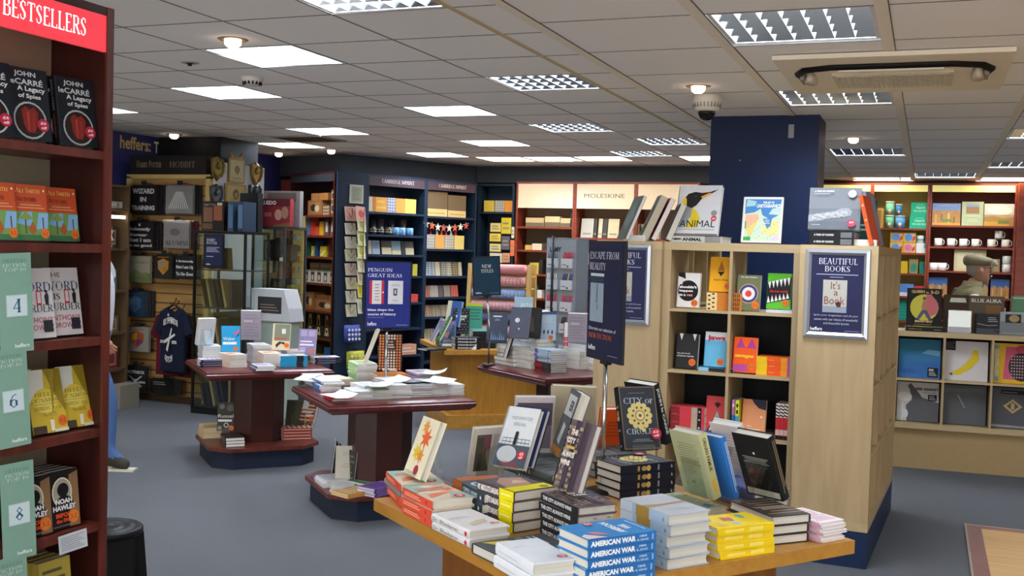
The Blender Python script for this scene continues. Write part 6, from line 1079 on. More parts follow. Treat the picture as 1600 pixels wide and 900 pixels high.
book_kind('q3d', .25, .29, .03, '#15140f', [('t', 'QUEEN', .12, .86, .5, .95, '#c9a66a', 'x'), ('t', 'in', .54, .87, .62, .92, '#c9a66a', 'b'), ('t', '3-D', .67, .86, .92, .95, '#c9a66a', 'x'), ('o', .5, .49, .41, None, '#c9c04a'), ('p', [(.55, .2), (.88, .35), (.9, .6), (.7, .84), (.55, .85)], '#c06a6e'), ('p', [(.42, .5), (.46, .68), (.54, .68), (.58, .5), (.56, .4), (.44, .4)], '#b07a5c'), ('o', .5, .73, .05, None, '#6a4636'), ('p', [(.43, .42), (.57, .42), (.72, .18), (.64, .16), (.5, .34), (.36, .16), (.28, .18)], '#50556e'), ('t', 'BRIAN MAY', .24, .09, .76, .15, '#d2b27a', 'x'), ('r', .22, .03, .72, .045, '#8d7b58')], [('r', 0, 0, 1, 1, '#1a1815'), ('t', 'QUEEN in 3-D', .06, .3, .4, .7, '#8d7142', 'x'), ('l', .7, .35, .88, .65, 1, '#9a958a')])
zz = stack(['q3d'], inR(.09, .04, RT), 93.2, 'black photo book lying spine out on the record cabinet', corner=(0, 1))
standing('q3d', (inR(.22, .09, zz)[0], inR(.22, .09, zz)[1], zz), -88, 8, 'black photo book with round colour picture standing on the record cabinet')
def carton(label, px, py, w, h, d, color, art, name='gift_box', cat='box', rz=3.2, y0=.06, lift=0, grp=None):
    x, z = loc_on(RC_M, px, py, y0); b = MB(color); b.box(-w/2, 0, 0, w/2, d, h); b.art(art, (-w/2, 0, 0), (w, 0, 0), (0, 0, h), (0, -1, 0), .0012)
    o = b.build(name); o.matrix_world = RC_M @ T(x, y0, RT+lift); return tag(o, label, cat, grp)
carton('small dark gift box at the back of the record cabinet', 1538, 515, .10, .16, .06, '#26262b', [('l', .1, .1, .9, .9, 5, '#4a4a52')], y0=.18)
carton('dark box with white diagram in front on the record cabinet', 1543, 518, .165, .15, .08, '#2f3138', [('r', .02, .30, .98, .98, '#2a2c33'), ('l', .5, .6, .92, .88, 3, '#a9abb0'), ('p', [(.05, .5), (.5, .42), (.9, .46), (.9, .48), (.5, .44), (.05, .52)], '#d0d2d6'), ('l', .02, .02, .98, .28, 4, '#6d6f76')])
carton('silver-grey box with round picture on the record cabinet', 1582, 522, .18, .17, .08, '#7f868c', [('r', 0, .6, 1, 1, '#a3a9b0'), ('r', .2, .55, .8, .92, '#23252a'), ('o', .54, .74, .2, .16, '#a8926a'), ('l', .1, .06, .9, .12, 1, '#b9bec4')], grp=None)
carton('pale green box at the right end of the record cabinet', 1597, 520, .16, .29, .06, '#5f8a6a', [('r', .05, .93, .95, .97, '#b9d2be'), ('l', .4, .4, .9, .46, 1, '#2c4a36')], y0=.22)
x, z = loc_on(RC_M, 1499, 517, .06); t = thing('display_holder', 'clear block with bright white card on the record cabinet', 'card holder', M=RC_M @ T(x, .06, RT)); b = MB(WHITE); b.box(-.078, .02, .045, .078, .024, .165); b.build('card', t)
b = MB('#b9bcc8'); b.box(-.075, .0, 0, .075, .06, .04); b.build('block', t); b = MB(ACRYL); b.box(-.082, .012, .0, .082, .0155, .17); b.build('cover', t)
x, z = loc_on(RC_M, 1520, 510, .15); t = thing('show_card', 'brown show card with pale lettering in front of the person on the record cabinet', 'sign', M=RC_M @ T(x, .15, RT)); b = MB(col('#4a3826', .3)); b.box(-.215, 0, 0, .215, .006, .285)
b.art([('r', 0, 0, .42, 1, '#3a2a1c'), ('r', .7, .2, .95, .75, '#7d5c34'), ('t', 'BLUE AURA', .46, .82, .95, .92, '#d9d0c4', 'b'), ('r', .40, .2, .52, .55, '#5e4a34'), ('o', .25, .45, .05, None, '#2a1f18'), ('p', [(.1, .8), (.12, .92), (.36, .92), (.38, .8)], '#cfd2c4'), ('l', .1, .55, .4, .62, 1, '#6a5642')], (-.215, 0, 0), (.43, 0, 0), (0, 0, .285), (0, -1, 0), .0012); b.build('card', t)
b = MB(ACRYL); b.box(-.1, .006, 0, .1, .05, .003); b.build('foot', t)
# ---- far bays right of the column
FM2, FM3 = T(-.72, 15.0, 0), T(-.005, 15.0, 0)
G1 = 'green gift boxes in the far bay'
TREAT = [('t', 'TREATS', .24, .5, .76, .68, '#a9e0c4', 'b'), ('t', 'FOR UNICORNS', .14, .26, .86, .42, '#a9e0c4', 'b'), ('l', .3, .78, .7, .84, 1, '#a9e0c4')]
goods('gift_box', 'lower green TREATS gift box in the far bay', 'box', FM2, 1419, 1449.5, 2.01, .17, .14, '#1fa278', TREAT, group=G1)
goods('gift_box', 'upper green TREATS gift box stacked in the far bay', 'box', FM2, 1420.5, 1449.5, 2.182, .17, .14, '#1fa278', TREAT, group=G1)
for pl, pr_, z, h, c, lab in ((1383, 1397, 2.01, .175, '#6dbd9a', 'lower mint owl patterned tin in the far bay'), (1383, 1397, 2.187, .18, '#78c4a2', 'upper mint owl patterned tin in the far bay'), (1399, 1414, 2.01, .17, '#5d9bd0', 'lower sky blue tin beside the mint tins'), (1399, 1409, 2.182, .15, '#3f78b4', 'upper deep blue tin beside the mint tins')):
    x0 = loc_on(FM2, pl, 340, .06)[0]; x1 = loc_on(FM2, pr_, 340, .06)[0]; r = (x1-x0)/2; t = thing('tin', lab, 'tin', M=FM2 @ T(x0+r, .06+r, z+.001), group='tins in the far bay'); b = MB(c); b.lathe([(0, 0), (r, 0), (r, h*.86), (0, h*.86)], n=18); b.lathe([(r+.001, h*.3), (r+.001, h*.55)], n=18, m='#cfd9c8') if 0 else None
    b.art([('o', .5, .4, .3, None, '#d8d4b8'), ('o', .5, .2, .2, None, '#c4673a')], (-r*.6, -r*.98, 0), (r*1.2, 0, 0), (0, 0, h*.8), (0, -1, 0), .003); b.build('body', t); b = MB('#c9c6ba'); b.lathe([(0, h*.86), (r+.002, h*.86), (r+.002, h-.002), (0, h-.002)], n=18); b.build('lid', t)
BX = lambda c: [('r', .1, .1, .9, .9, '#c9a2a0'), ('o', .42, .5, .3, None, c), ('p', [(.7, .1), (.95, .3), (.95, .7), (.75, .5)], '#b83a2a')]
for k, (pl, pr_, z, c, lab) in enumerate(((1390, 1410, 1.69, '#5f8fc0', 'yellow gift box with blue cup, lower left'), (1410.5, 1430, 1.69, '#d0708a', 'yellow gift box with pink cup, lower right'), (1390, 1410, 1.825, '#5f8fc0', 'yellow gift box with blue cup, upper left'), (1410.5, 1430, 1.825, '#4f86b8', 'yellow gift box with blue cup, upper right'))): goods('mug_box', lab, 'box', FM2, pl, pr_, z+.001, .13, .12, '#dfae2a', BX(c), group='yellow boxed cups')
goods('gift_box', 'white gift box beside the yellow boxed cups', 'box', FM2, 1431, 1447.5, 1.691, .13, .12, '#d8d8d0', [('r', .7, .5, .95, .9, '#6fb0c8')]); 
x = loc_on(FM2, 1439, 345, .1)[0]; mug('pale cup with yellow handle on the white gift box', FM2 @ Vector((x, .1, 1.822)), .045, .1, '#cfd6c0', [(.3, .6, '#7f9fb0')])
for pl, pr_, z, h, c, a, lab in ((1404, 1419, 1.42, .16, '#cfae22', (), 'yellow box in the third row of the far bay'), (1421, 1435, 1.42, .19, '#9a8250', [('o', .5, .4, .35, .3, '#2f7d62')], 'gold box with green arch in the far bay'), (1437, 1447, 1.42, .16, '#1e6a54', (), 'dark green box in the far bay'), (1404, 1430, 1.12, .16, '#5f86c0', [('r', 0, 0, 1, .3, '#d9dde0')], 'blue and white box in the fourth row of the far bay'), (1431, 1447, 1.12, .14, '#c43a40', (), 'small red box in the fourth row of the far bay'), (1404, 1425, .8, .26, '#1f8a72', [('l', .1, .1, .9, .9, 5, '#2f9d84')], 'teal box behind the record cabinet'), (1426, 1436, .8, .2, '#d9c24a', (), 'yellow box low in the far bay')): goods('gift_box', lab, 'box', FM2, pl, pr_, z, h, .12, c, a)
CITY = [('r', 0, .68, 1, 1, '#7f93b8'), ('p', [(0, 0), (1, 0), (1, .55), (.8, .7), (.7, .5), (.5, .66), (.4, .5), (.2, .68), (0, .55)], '#a87a48'), ('r', .1, .1, .16, .5, '#c79a5a'), ('r', .3, .2, .37, .5, '#8a6440'), ('r', .55, .1, .62, .56, '#d0a462'), ('r', .75, .1, .8, .4, '#7a5a3c'), ('r', 0, 0, 1, .1, '#c9983c'), ('r', .35, .15, .7, .28, '#6b7d44'), ('t', 'CAMBRIDGE', .15, .86, .85, .95, '#b9bcd8', 's')]
CITY2 = [('r', 0, .5, 1, 1, '#cfd0cc'), ('o', .5, .7, .4, .2, '#efece2'), ('p', [(0, 0), (1, 0), (1, .4), (.6, .35), (.3, .45), (0, .4)], '#a88350'), ('r', 0, 0, .8, .2, '#c79c44'), ('r', .45, .1, .8, .25, '#76824a')]
goods('calendar', 'brown city skyline calendar at the left of the top far shelf', 'calendar', FM3, 1454, 1498, 2.06, .285, .02, '#a9855a', CITY, tilt=4, y0=.04)
goods('calendar', 'pale green calendar with small picture on the top far shelf', 'calendar', FM3, 1500, 1534, 2.06, .31, .02, '#b4bf98', [('r', .2, .5, .8, .9, '#9a7a58'), ('r', .2, .78, .8, .9, '#8fa6c4'), ('t', 'CAMBRIDGE', .12, .38, .88, .44, '#dfe3cc', 's'), ('l', .2, .15, .8, .3, 2, '#cdd4b4', 1)], tilt=4, y0=.05)
goods('calendar', 'bright sky city calendar at the right of the top far shelf', 'calendar', FM3, 1535, 1584, 2.06, .285, .02, '#b9a27a', CITY2, tilt=4, y0=.04)
for k, px in enumerate((1466, 1486, 1505, 1524)): mug('white mug, %s of the row of four on the far shelf' % ('first', 'second', 'third', 'last')[k], FM3 @ Vector((loc_on(FM3, px, 385, .1)[0], .1, 1.786)), .05, .105, '#e9e4d6', [(.05, .14, '#55504a')], -.5, 'white mugs, second far shelf')
for k, (px, z) in enumerate(((1549, 1.786), (1571, 1.786), (1560, 1.894))): mug(('left lower', 'right lower', 'top')[k]+' white mug of the pyramid of three on the far shelf', FM3 @ Vector((loc_on(FM3, px, 385, .1)[0], .1, z)), .05, .105, '#e9e4d6', [(.05, .14, '#55504a')], -.5, 'white mugs, pyramid')
for k, px in enumerate((1458, 1472)): mug('round white pot, %s of two on the third far shelf' % ('left', 'right')[k], FM3 @ Vector((loc_on(FM3, px, 425, .1)[0], .1, 1.471)), .055, .1, '#e9e6de', None, -.4, 'round white pots')
for k, z in enumerate((1.471, 1.578)): mug(('lower', 'upper')[k]+' white mug of the stack of two behind the person', FM3 @ Vector((loc_on(FM3, 1572, 425, .1)[0], .1, z)), .052, .105, '#dedad0', None, -.3, 'stacked white mugs')
goods('print', 'cream print behind the person in the far bay', 'print', FM3, 1491, 1541, 1.47, .28, .02, '#cbb98c', [('r', .1, .1, .9, .9, '#d6c79c')])
goods('gift_box', 'brown picture box right of the person in the far bay', 'box', FM3, 1543, 1563, 1.47, .17, .06, '#9a8360', [('l', .1, .1, .9, .9, 5, '#b9a680'), ('r', .3, .6, .8, .95, '#c9c0a8')])
for k, (pl, pr_) in enumerate(((1453, 1482), (1518, 1546), (1550, 1579))): goods('calendar', 'blue sky city calendar, %s on the fourth far shelf' % ('left', 'middle', 'right')[k], 'calendar', FM3, pl, pr_, 1.14, .24, .02, '#4a6a9c', [('r', 0, .62, 1, 1, '#3f5f94')]+CITY[1:7], tilt=4, group='blue sky calendars')
for k, (pl, pr_, c) in enumerate(((1455, 1475, '#b9c0c4'), (1550, 1575, '#c4a0a4'))): goods('gift_box', ('grey', 'pink')[k]+' box on the low far shelf behind the record cabinet', 'box', FM3, pl, pr_, .82, .2, .1, c)
FM1 = T(-1.49, 15.0, 0)
goods('gift_box', 'framed print in the far bay behind the standing picture books', 'print', FM1, 1340, 1378, 2.01, .26, .03, '#b08a48', [('r', .1, .1, .9, .9, '#8a6a3c')], y0=.03)
# ---- notebook wall (white headers)
MM = [T(-4.845+.772*k, 12.6, 0) for k in range(3)]
GN = 'pale banded notebooks'
for k, (pl, pr_, z, h, c, lab) in enumerate(((820, 848, 1.883, .11, '#c9b489', 'cream notebook pack at the left of the top shelf, blank header bay'), (850, 873, 1.883, .13, '#d3c093', 'cream notebook pack in the middle, blank header bay'), (874, 890, 1.883, .11, '#cdb98f', 'cream notebook pack at the right, blank header bay'))): goods('notebook_pack', lab, 'notebook', MM[0], pl, pr_, z, h, .14, c, [('r', 0, 0, 1, .45, '#6a6152')], group=GN, y0=.06)
goods('notebook', 'slim black notebook leaning at the right of the top shelf, blank header bay', 'notebook', MM[0], 889, 895, 1.883, .2, .13, '#23251f', tilt=6)
for k, (pl, pr_, h, c, lab) in enumerate(((820, 830, .06, '#caa860', 'yellow box low on the second notebook shelf'), (831, 846, .08, '#d6cdb8', 'cream carton on the second notebook shelf'), (848, 868, .09, '#3a3630', 'black carton on the second notebook shelf'), (871, 886, .16, '#cfc6b0', 'cream display box with orange lid on the second notebook shelf'), (887, 895, .12, '#8a7a5e', 'brown carton at the right of the second notebook shelf'))): goods('carton', lab, 'carton', MM[0], pl, pr_, 1.59, h, .12, c, [('r', 0, 0, 1, .2, '#e0a030')] if k == 3 else [], y0=.06)
for k, (pl, pr_, z, h, c) in enumerate(((828, 842, 1.29, .14, '#c9b24a'), (843, 848, 1.29, .18, '#2e2b26'), (828, 840, .99, .16, '#3f6f7c'), (841, 848, .99, .1, '#e0ded6'), (828, 846, .7, .12, '#5b5048'))): goods('notebook_pack', ('mustard', 'black', 'teal', 'white', 'brown')[k]+' notebook pack low in the blank header bay', 'notebook', MM[0], pl, pr_, z, h, .12, c)
for k, (pl, pr_, c, lab) in enumerate(((906, 925, '#b9b8b0', 'silver-grey notebook at the left under the notebook maker header'), (926, 931, '#35332e', 'thin black notebook under the notebook maker header'), (933, 939, '#c9c2ac', 'slim cream notebook under the notebook maker header'), (940, 947, '#3c3a36', 'slim dark notebook under the notebook maker header'), (948, 965, '#cfc7a8', 'wide cream notebook under the notebook maker header'))): goods('notebook', lab, 'notebook', MM[1], pl, pr_, 1.761, .24, .02, c, [('l', .15, .1, .85, .3, 1, '#8d8a80')], tilt=10, y0=.1)
for k, (z, c) in enumerate(((1.43, '#c9ccd4'), (1.13, '#c4a24a'), (1.13, '#3f5f9c'), (.84, '#a4483c'), (.5, '#5a5048'))): goods('notebook_pack', ('pale grey', 'mustard', 'blue', 'brick red', 'brown')[k]+' notebook pack right of the pen stand', 'notebook', MM[1], (907, 909, 913, 907, 908)[k], (918, 913, 918, 917, 918)[k], z, .14, .1, c, y0=.02)
for k in range(3): goods('notebook_pack', ('left', 'middle', 'right')[k]+' pale notebook pack in the bay behind the picture books', 'notebook', MM[2], 985+16*k, 997+16*k, 1.76, .18, .1, ('#b5ac98', '#8d8676', '#c4bba4')[k])
# ================================================================ NAVY SHELVES, CARD RACK, WRAP RACK, PEN STAND
N0 = NV_M
def ng(name, label, cat, pl, pr_, z, h, c, art=(), d=.1, y0=.04, group=None, tilt=0, py=400): return goods(name, label, cat, N0, pl, pr_, z, h, d, c, art, y0, group, py, tilt)
PAT = lambda c, n=4, m=4: [('r', i/n+.04, j/m+.05, i/n+.5/n+.04, j/m+.5/m+.05, c) for i in range(n) for j in range(m)]
for k, (pl, pr_, c, a, w) in enumerate(((574, 582, '#d8d4c4', (), 'cream'), (582.5, 586, '#d0783a', (), 'slim orange'), (586.5, 604, '#d8a04a', [('l', .1, .1, .9, .9, 2, '#e0b46a')], 'orange and yellow'), (604.5, 618, '#d4d4d8', PAT('#5a6aa4', 4, 5), 'white and blue patterned'), (618.5, 632, '#dc9a50', (), 'light orange'), (632.5, 650, '#e0c06a', (), 'pale yellow'))): ng('gift_box', w+' stationery box on the top left navy shelf', 'box', pl, pr_, 1.981, .17, c, a, group='stationery boxes, top left navy shelf', py=325)
for k, (px, c) in enumerate(((582, '#2e2c30'), (594, '#3a3538'), (611, '#33333a'), (629, '#5a5048'))): mug('dark patterned mug, %s in the back row of the navy shelf' % ('first', 'second', 'third', 'last')[k], N0 @ Vector((loc_on(N0, px, 350, .19)[0], .19, 1.722+.0)), .042, .185, c, [(.3, .4, '#6a5f58')], -.6, 'dark mugs, back row')
for k, (px, c, b_) in enumerate(((582, '#2b2a2e', '#b9b4ac'), (594, '#2b2a2e', '#b9b4ac'), (607, '#3a3834', '#cfc8b8'), (618, '#6f9cc8', None), (628, '#7aa4cc', None), (640, '#6f9cc8', None))): mug(('black and white mug, first', 'black and white mug, second', 'dark grey patterned mug, third', 'light blue mug, first of three', 'light blue mug, second of three', 'light blue mug, last of three')[k]+' in the front row of the navy shelf', N0 @ Vector((loc_on(N0, px, 360, .07)[0], .07, 1.722)), .044, .088, c, [(.3, .45, b_), (.6, .72, b_)] if b_ else None, -.9, 'mugs, front row')
for k, (pl, pr_, c, a) in enumerate(((576, 581, '#cfcabd', ()), (582, 594, '#9fb0c8', [('r', .1, .4, .9, .9, '#7d93b4')]), (597, 612, '#4a4e50', [('r', 0, 0, 1, .5, '#cfc8a8')]), (613, 627, '#86a2b8', [('r', 0, 0, 1, .3, '#cfc8a8')]), (628, 633, '#3c4048', ()), (634, 647, '#5a5f60', [('r', 0, 0, 1, .5, '#cdc6ac')]))): ng('card_pack', ('cream', 'pale blue', 'dark and cream', 'blue-grey', 'narrow dark', 'grey and cream')[k]+' card pack on the third left navy shelf', 'card pack', pl, pr_, 1.491, .16, c, a, .03, .08, tilt=8, py=390)
for k in range(3): ng('notebook', ('lowest', 'middle', 'top')[k]+' red notebook stacked beside the blue sign', 'notebook', 637, 652, .926+.032*k, .03, '#c8504a', (), .14, .04, 'red notebooks beside the sign', py=510)
for k, (pl, pr_, c) in enumerate(((590, 598, '#c9b34a'), (645, 652, '#b9b246'))): ng('notebook', ('mustard notebook hidden behind the blue sign', 'mustard notebook seen right of the blue sign')[k], 'notebook', pl, pr_, 1.241, .14, c, (), .08, py=425)
ng('card_tray', 'low patterned card tray under the blue sign', 'box', 600, 650, .301, .12, '#d8a08a', [('l', .05, .2, .95, .8, 2, '#efe0d4')], .12, .02, py=560)
# right bay
for k, (pl, pr_) in enumerate(((660, 699), (700, 728))): ng('gift_box', ('left', 'right')[k]+' brown board box on the top right navy shelf', 'box', pl, pr_, 1.966, .30-.03*k, '#6e5c46', [('r', 0, 0, 1, .3, '#dcc48c'), ('l', .1, .06, .9, .2, 1, '#bfa468')], .1, group='brown board boxes', py=320)
t = thing('star_garland', 'red and white star garland hanging under the top right navy shelf', 'garland', M=N0); b = MB('#d9d3c8')
x0 = loc_on(N0, 661, 346, .01)[0]; x1 = loc_on(N0, 732, 346, .01)[0]
b.tube([(x0+(x1-x0)*i/16, .005, 1.90-.05*math.sin(PI*i/16)) for i in range(17)], .002, 5); b.build('cord', t)
for i in range(8):
    b = MB(('#d9e0dc', '#d8614a', '#e6ddd0', '#c85a50')[i % 4]); c_ = (x0+(x1-x0)*(i+.5)/8, 1.875-.05*math.sin(PI*(i+.5)/8)); pts = [(c_[0]+(.05 if j % 2 == 0 else .02)*math.sin(2*PI*j/10), c_[1]+(.05 if j % 2 == 0 else .02)*math.cos(2*PI*j/10)) for j in range(10)]
    b.add([(x, .0, z) for x, z in pts]+[(x, .006, z) for x, z in pts], [tuple(range(10)), tuple(range(19, 9, -1))]+[(j, (j+1) % 10, 10+(j+1) % 10, 10+j) for j in range(10)]); b.build('star', t)
for k, (pl, pr_, c, a) in enumerate(((659, 664, '#dccfa4', ()), (665, 679, '#d8d2c4', PAT('#7a86b4', 5, 5)), (680, 694, '#dca860', ()), (695, 709, '#d6cdb4', PAT('#8d98b8', 5, 5)), (710, 725, '#e2cc7c', ()))): ng('gift_box', ('slim cream', 'blue dotted', 'orange', 'grey dotted', 'pale yellow')[k]+' stationery box on the second right navy shelf', 'box', pl, pr_, 1.571, .17, c, a, .1, group='stationery boxes, second right shelf', py=380)
for k, (px, c) in enumerate(((675, '#b83a4a'), (685, '#e0d6c8'), (692, '#d06a3a'), (699, '#c8404e'), (707, '#e6e0d4'), (714, '#d24a52'))):
    x = loc_on(N0, px, 370, .13)[0]; o = MB(c); o.add([(-.035, 0, 0), (.035, 0, 0), (0, 0, .1), (-.035, .02, 0), (.035, .02, 0), (0, .02, .1)], [(0, 1, 2), (5, 4, 3), (0, 3, 4, 1), (1, 4, 5, 2), (2, 5, 3, 0)]); o = o.build('paper_flag'); o.matrix_world = N0 @ T(x, .15, 1.572+.12); tag(o, ('crimson', 'first white', 'orange', 'red', 'second white', 'bright red')[k]+' pointed paper flag behind the dotted boxes', 'flag')
for z, its, sh in ((1.241, ((657, 664, '#c4cad0', '#4a6a94'), (665, 680, '#8a9fb8', '#d9dde2'), (681, 688, '#d8d2bc', '#c9c2a8'), (690, 698, '#b9b8b0', '#2b2b30'), (699, 706, '#dcd8c8', '#34323a'), (707, 716, '#a89878', '#3c362c'), (717, 722, '#d6d0b8', '#c0b898')), 'third'), (.981, ((657, 672, '#d89a8a', '#c9685a'), (673, 686, '#d8d4d0', '#c9c4c0'), (687, 693, '#8a7d80', '#6f6468'), (695, 705, '#b9b0a8', '#a09890'), (706, 717, '#dc6a5a', '#e89a8a')), 'fourth'), (.741, ((656, 660, '#c9b24a', '#d9c86a'), (661, 675, '#d6cbb0', '#c86a50'), (676, 690, '#b9cab8', '#c87a60'), (691, 705, '#d3cab0', '#a89aa0'), (706, 718, '#d9d2b4', '#c4b890')), 'fifth'), (.451, ((656, 668, '#d6cf5a', '#e6e29a'), (669, 682, '#d0cab0', '#6f6a58')), 'lowest')):
    for k, (pl, pr_, c, c2) in enumerate(its): ng('notebook', '%s patterned notebook from the left on the %s right navy shelf' % (('first', 'second', 'third', 'fourth', 'fifth', 'sixth', 'seventh')[k], sh), 'notebook', pl, pr_, z, .17 if z > 1 else .14, c, PAT(c2, 3, 6), .02, .10, 'patterned notebooks, %s right shelf' % sh, 8, 430)
# pilaster: framed notice, card packs, bags
def onp(px, py): return loc_on(N0, px, py, -.001)
x, z = onp(556, 318); t = thing('notice_frame', 'white framed price notice on the navy panel', 'notice', M=N0 @ T(x, -.002, z)); b = MB('#dcdcd8'); b.box(-.095, -.012, 0, .095, 0, .21); b.build('frame', t); b = MB('#b9bfae'); b.box(-.075, -.0135, .02, .075, -.0125, .19); b.art([('l', .1, .1, .9, .9, 8, '#8f968a')], (-.075, -.0135, .02), (.15, 0, 0), (0, 0, .17), (0, -1, 0)); b.build('notice', t)
cards = [(541, 558, 345, .165, '#d9b0a0', '#c06a5a'), (541, 557, 366, .13, '#ded8c8', '#b9a890'), (541, 558, 388, .135, '#e2ddd0', '#c9bfa8'), (541, 558, 408, .135, '#d8d0b4', '#a89c80'), (541, 558, 430, .135, '#dec8b8', '#b08a78'), (542, 558, 452, .135, '#dcd4b8', '#a89870'), (542, 558, 473, .135, '#e0dac4', '#b0a484'), (542, 558, 495, .14, '#d8d0b4', '#a49874')]
for k, (pl, pr_, py, h, c, c2) in enumerate(cards):
    x0, z = loc_on(N0, pl, py, -.05); x1 = loc_on(N0, pr_, py, -.05)[0]; b = MB(c); w = x1-x0; b.box(0, 0, 0, w, .012, h); b.art([('p', [(.1, .75), (.5, .2), (.9, .75), (.88, .8), (.5, .3), (.12, .8)], c2), ('l', .25, .8, .75, .9, 1, c2)], (0, 0, 0), (w, 0, 0), (0, 0, h), (0, -1, 0), .0012); o = b.build('card_pack'); o.matrix_world = N0 @ T(x0, -.05, z) @ Matrix.Rotation(-.2, 4, 'X'); tag(o, '%s card pack from the top in the left column on the navy panel' % ('first pink', 'second', 'third', 'fourth', 'fifth pinkish', 'sixth', 'seventh', 'lowest')[k], 'card pack', 'card packs on the navy panel')
cc = [(558, 577, 345, .17, '#dca89a', '#c0585a'), (560, 577, 361, .17, '#d6d2a8', '#8a9450'), (560, 576, 383, .17, '#d2d2a4', '#8a9446'), (560, 576, 404, .17, '#dcd8b0', '#b0a83c'), (560, 573, 425, .17, '#dad6c0', '#b9b08a'), (560, 570, 445, .17, '#cfc8b0', '#a09a78'), (560, 569, 465, .17, '#d3c65a', '#a89a34'), (560, 569, 490, .17, '#d0d0c4', '#a4a494')]
for k, (pl, pr_, py, h, c, c2) in enumerate(cc):
    x0, z = loc_on(N0, pl, py, -.12); x1 = loc_on(N0, pr_, py, -.12)[0]; b = MB(c); w = x1-x0; b.box(0, 0, 0, w, .008, h); b.art([('o', .5, .5, .3, .26, c2), ('l', .3, .1, .7, .2, 1, c2)], (0, 0, 0), (w, 0, 0), (0, 0, h), (0, -1, 0), .0012); o = b.build('greeting_card'); o.matrix_world = N0 @ T(x0, -.12, z) @ Matrix.Rotation(-.15, 4, 'X') @ rotz(.3); tag(o, '%s greeting card down the right column on the navy panel' % ('first pink', 'second green', 'third green', 'fourth with yellow balloon', 'fifth', 'sixth', 'seventh yellow', 'lowest')[k], 'card', 'greeting cards on the navy panel')
t = thing('card_rack', 'thin wire card rack fixed to the navy panel', 'rack', M=N0); b = MB(DKMETAL)
xa = loc_on(N0, 549, 400, -.03)[0]; xb = loc_on(N0, 568, 400, -.1)[0]
for x in (xa, xb):
    b.tube([(x, -.03 if x == xa else -.095, .8), (x, -.03 if x == xa else -.095, 2.0)], .004, 6)
    for z in (.85, 1.4, 1.95): b.tube([(x, 0, z), (x, -.03 if x == xa else -.095, z)], .003, 6)
b.build('frame', t)
for nm, px, py, w, h, c, c2, lab in (('wash_bag', 537, 535, .22, .19, '#4a55a0', '#d3d6e6', 'blue and white patterned fabric bag on the navy panel'), ('wash_bag', 541, 577, .25, .2, '#c2c04a', '#dedca0', 'yellow-green patterned fabric bag at the foot of the navy panel')):
    x, z = loc_on(N0, px, py, -.06); t = thing(nm, lab, 'bag', M=N0 @ T(x, -.06, z)); b = MB(col(c, .8)); b.loft([[(w*a, y, h*q) for a, y in ((0, 0), (.5, -.02-.03*s), (1, 0), (.5, .02+.02*s))] for q, s in ((0, .6), (.3, 1), (.8, .8), (1, .1))]); b.art([('p', [(.08+.2*i, .2+.27*j), (.17+.2*i, .3+.27*j), (.26+.2*i, .2+.27*j), (.17+.2*i, .1+.27*j)], c2) for i in range(4) for j in range(3)], (.0, -.052, 0), (w, 0, 0), (0, .012, h), (0, -1, 0), .003); b.build('fabric', t); b = MB(METAL); b.box(0, -.004, h*.98, w, .004, h*1.02); b.build('zip', t)
    b = MB(DKMETAL); b.tube([(w/2, -.005, h*1.0), (w/2, 0, h*1.1), (w/2, .06, h*1.1)], .004, 6); b.build('hook', t)
# brown bookcase beside
BM = BR_M
def bg(name, label, cat, pl, pr_, z, h, c, art=(), d=.14, y0=.05, group=None, tilt=0, py=400): return goods(name, label, cat, BM, pl, pr_, z, h, d, c, art, y0, group, py, tilt, lim=.93)
HOLE = lambda c: [('r', .15, .15, .85, .85, c), ('o', .4, .5, .2, .25, '#2a2420'), ('o', .66, .45, .16, .22, '#c9b48c')]
for k, (pl, pr_, z, h, c, a) in enumerate(((481, 503, 1.921, .17, '#8a5a34', HOLE('#9a6a40')), (486, 497, 2.092, .08, '#a06a3a', ()), (498, 512, 2.093, .08, '#94602f', ()), (505, 515, 1.921, .11, '#7a5a40', PAT('#c9b8a0', 3, 3)), (517, 524, 1.921, .15, '#6a4a34', HOLE('#b9a284')), (525, 532, 1.921, .15, '#5f4330', HOLE('#b9a284')), (517, 524, 2.073, .13, '#75513a', HOLE('#b9a284')), (525, 532, 2.073, .17, '#6a4732', HOLE('#b9a284')))): bg('gift_box', ('large orange-brown gift box', 'small flat amber box, left, on the large gift box', 'small flat amber box, right, on the large gift box', 'small dotted gift box', 'narrow lower gift box, left', 'narrow lower gift box, right', 'narrow upper gift box, left', 'narrow upper gift box, right')[k]+' on the top brown shelf', 'box', pl, pr_, z, h, c, a, py=330)
for k, (pl, pr_, c, h) in enumerate(((474, 477.5, '#d9b92e', .2), (478.5, 483, '#4f86c0', .2), (484, 492, '#b83a36', .2), (492.5, 498, '#c24a2a', .1), (499, 505, '#d8a02a', .16), (507, 514, '#5a4a46', .19), (516, 523, '#7a3f36', .19), (525, 533, '#b9a436', .2))): bg('novelty_book', ('yellow', 'blue', 'red', 'orange', 'amber', 'dark framed', 'maroon framed', 'mustard framed')[k]+' gift book on the second brown shelf', 'gift book', pl, pr_, 1.691, h, c, [('r', .25, .2, .75, .8, '#d8d0c4')] if k > 4 else (), .05, .08, py=365)
for k, (pl, pr_, c, h) in enumerate(((479, 484, '#1f5a3a', .17), (486, 491, '#b9b02e', .12), (492, 496, '#24407a', .18), (500, 510, '#c9b41e', .12), (513, 518, '#4a1f18', .19), (522, 531, '#8a6f58', .19))): bg('toy', ('green', 'yellow and white', 'navy', 'yellow with black stripes', 'dark red', 'beige patterned')[k]+' novelty gift on the third brown shelf', 'toy', pl, pr_, 1.446, h, c, [('p', [(.1, .1), (.4, .1), (.9, .6), (.6, .6)], '#e6e2d6')] if k in (1, 3) else (), .08, .08, py=395)
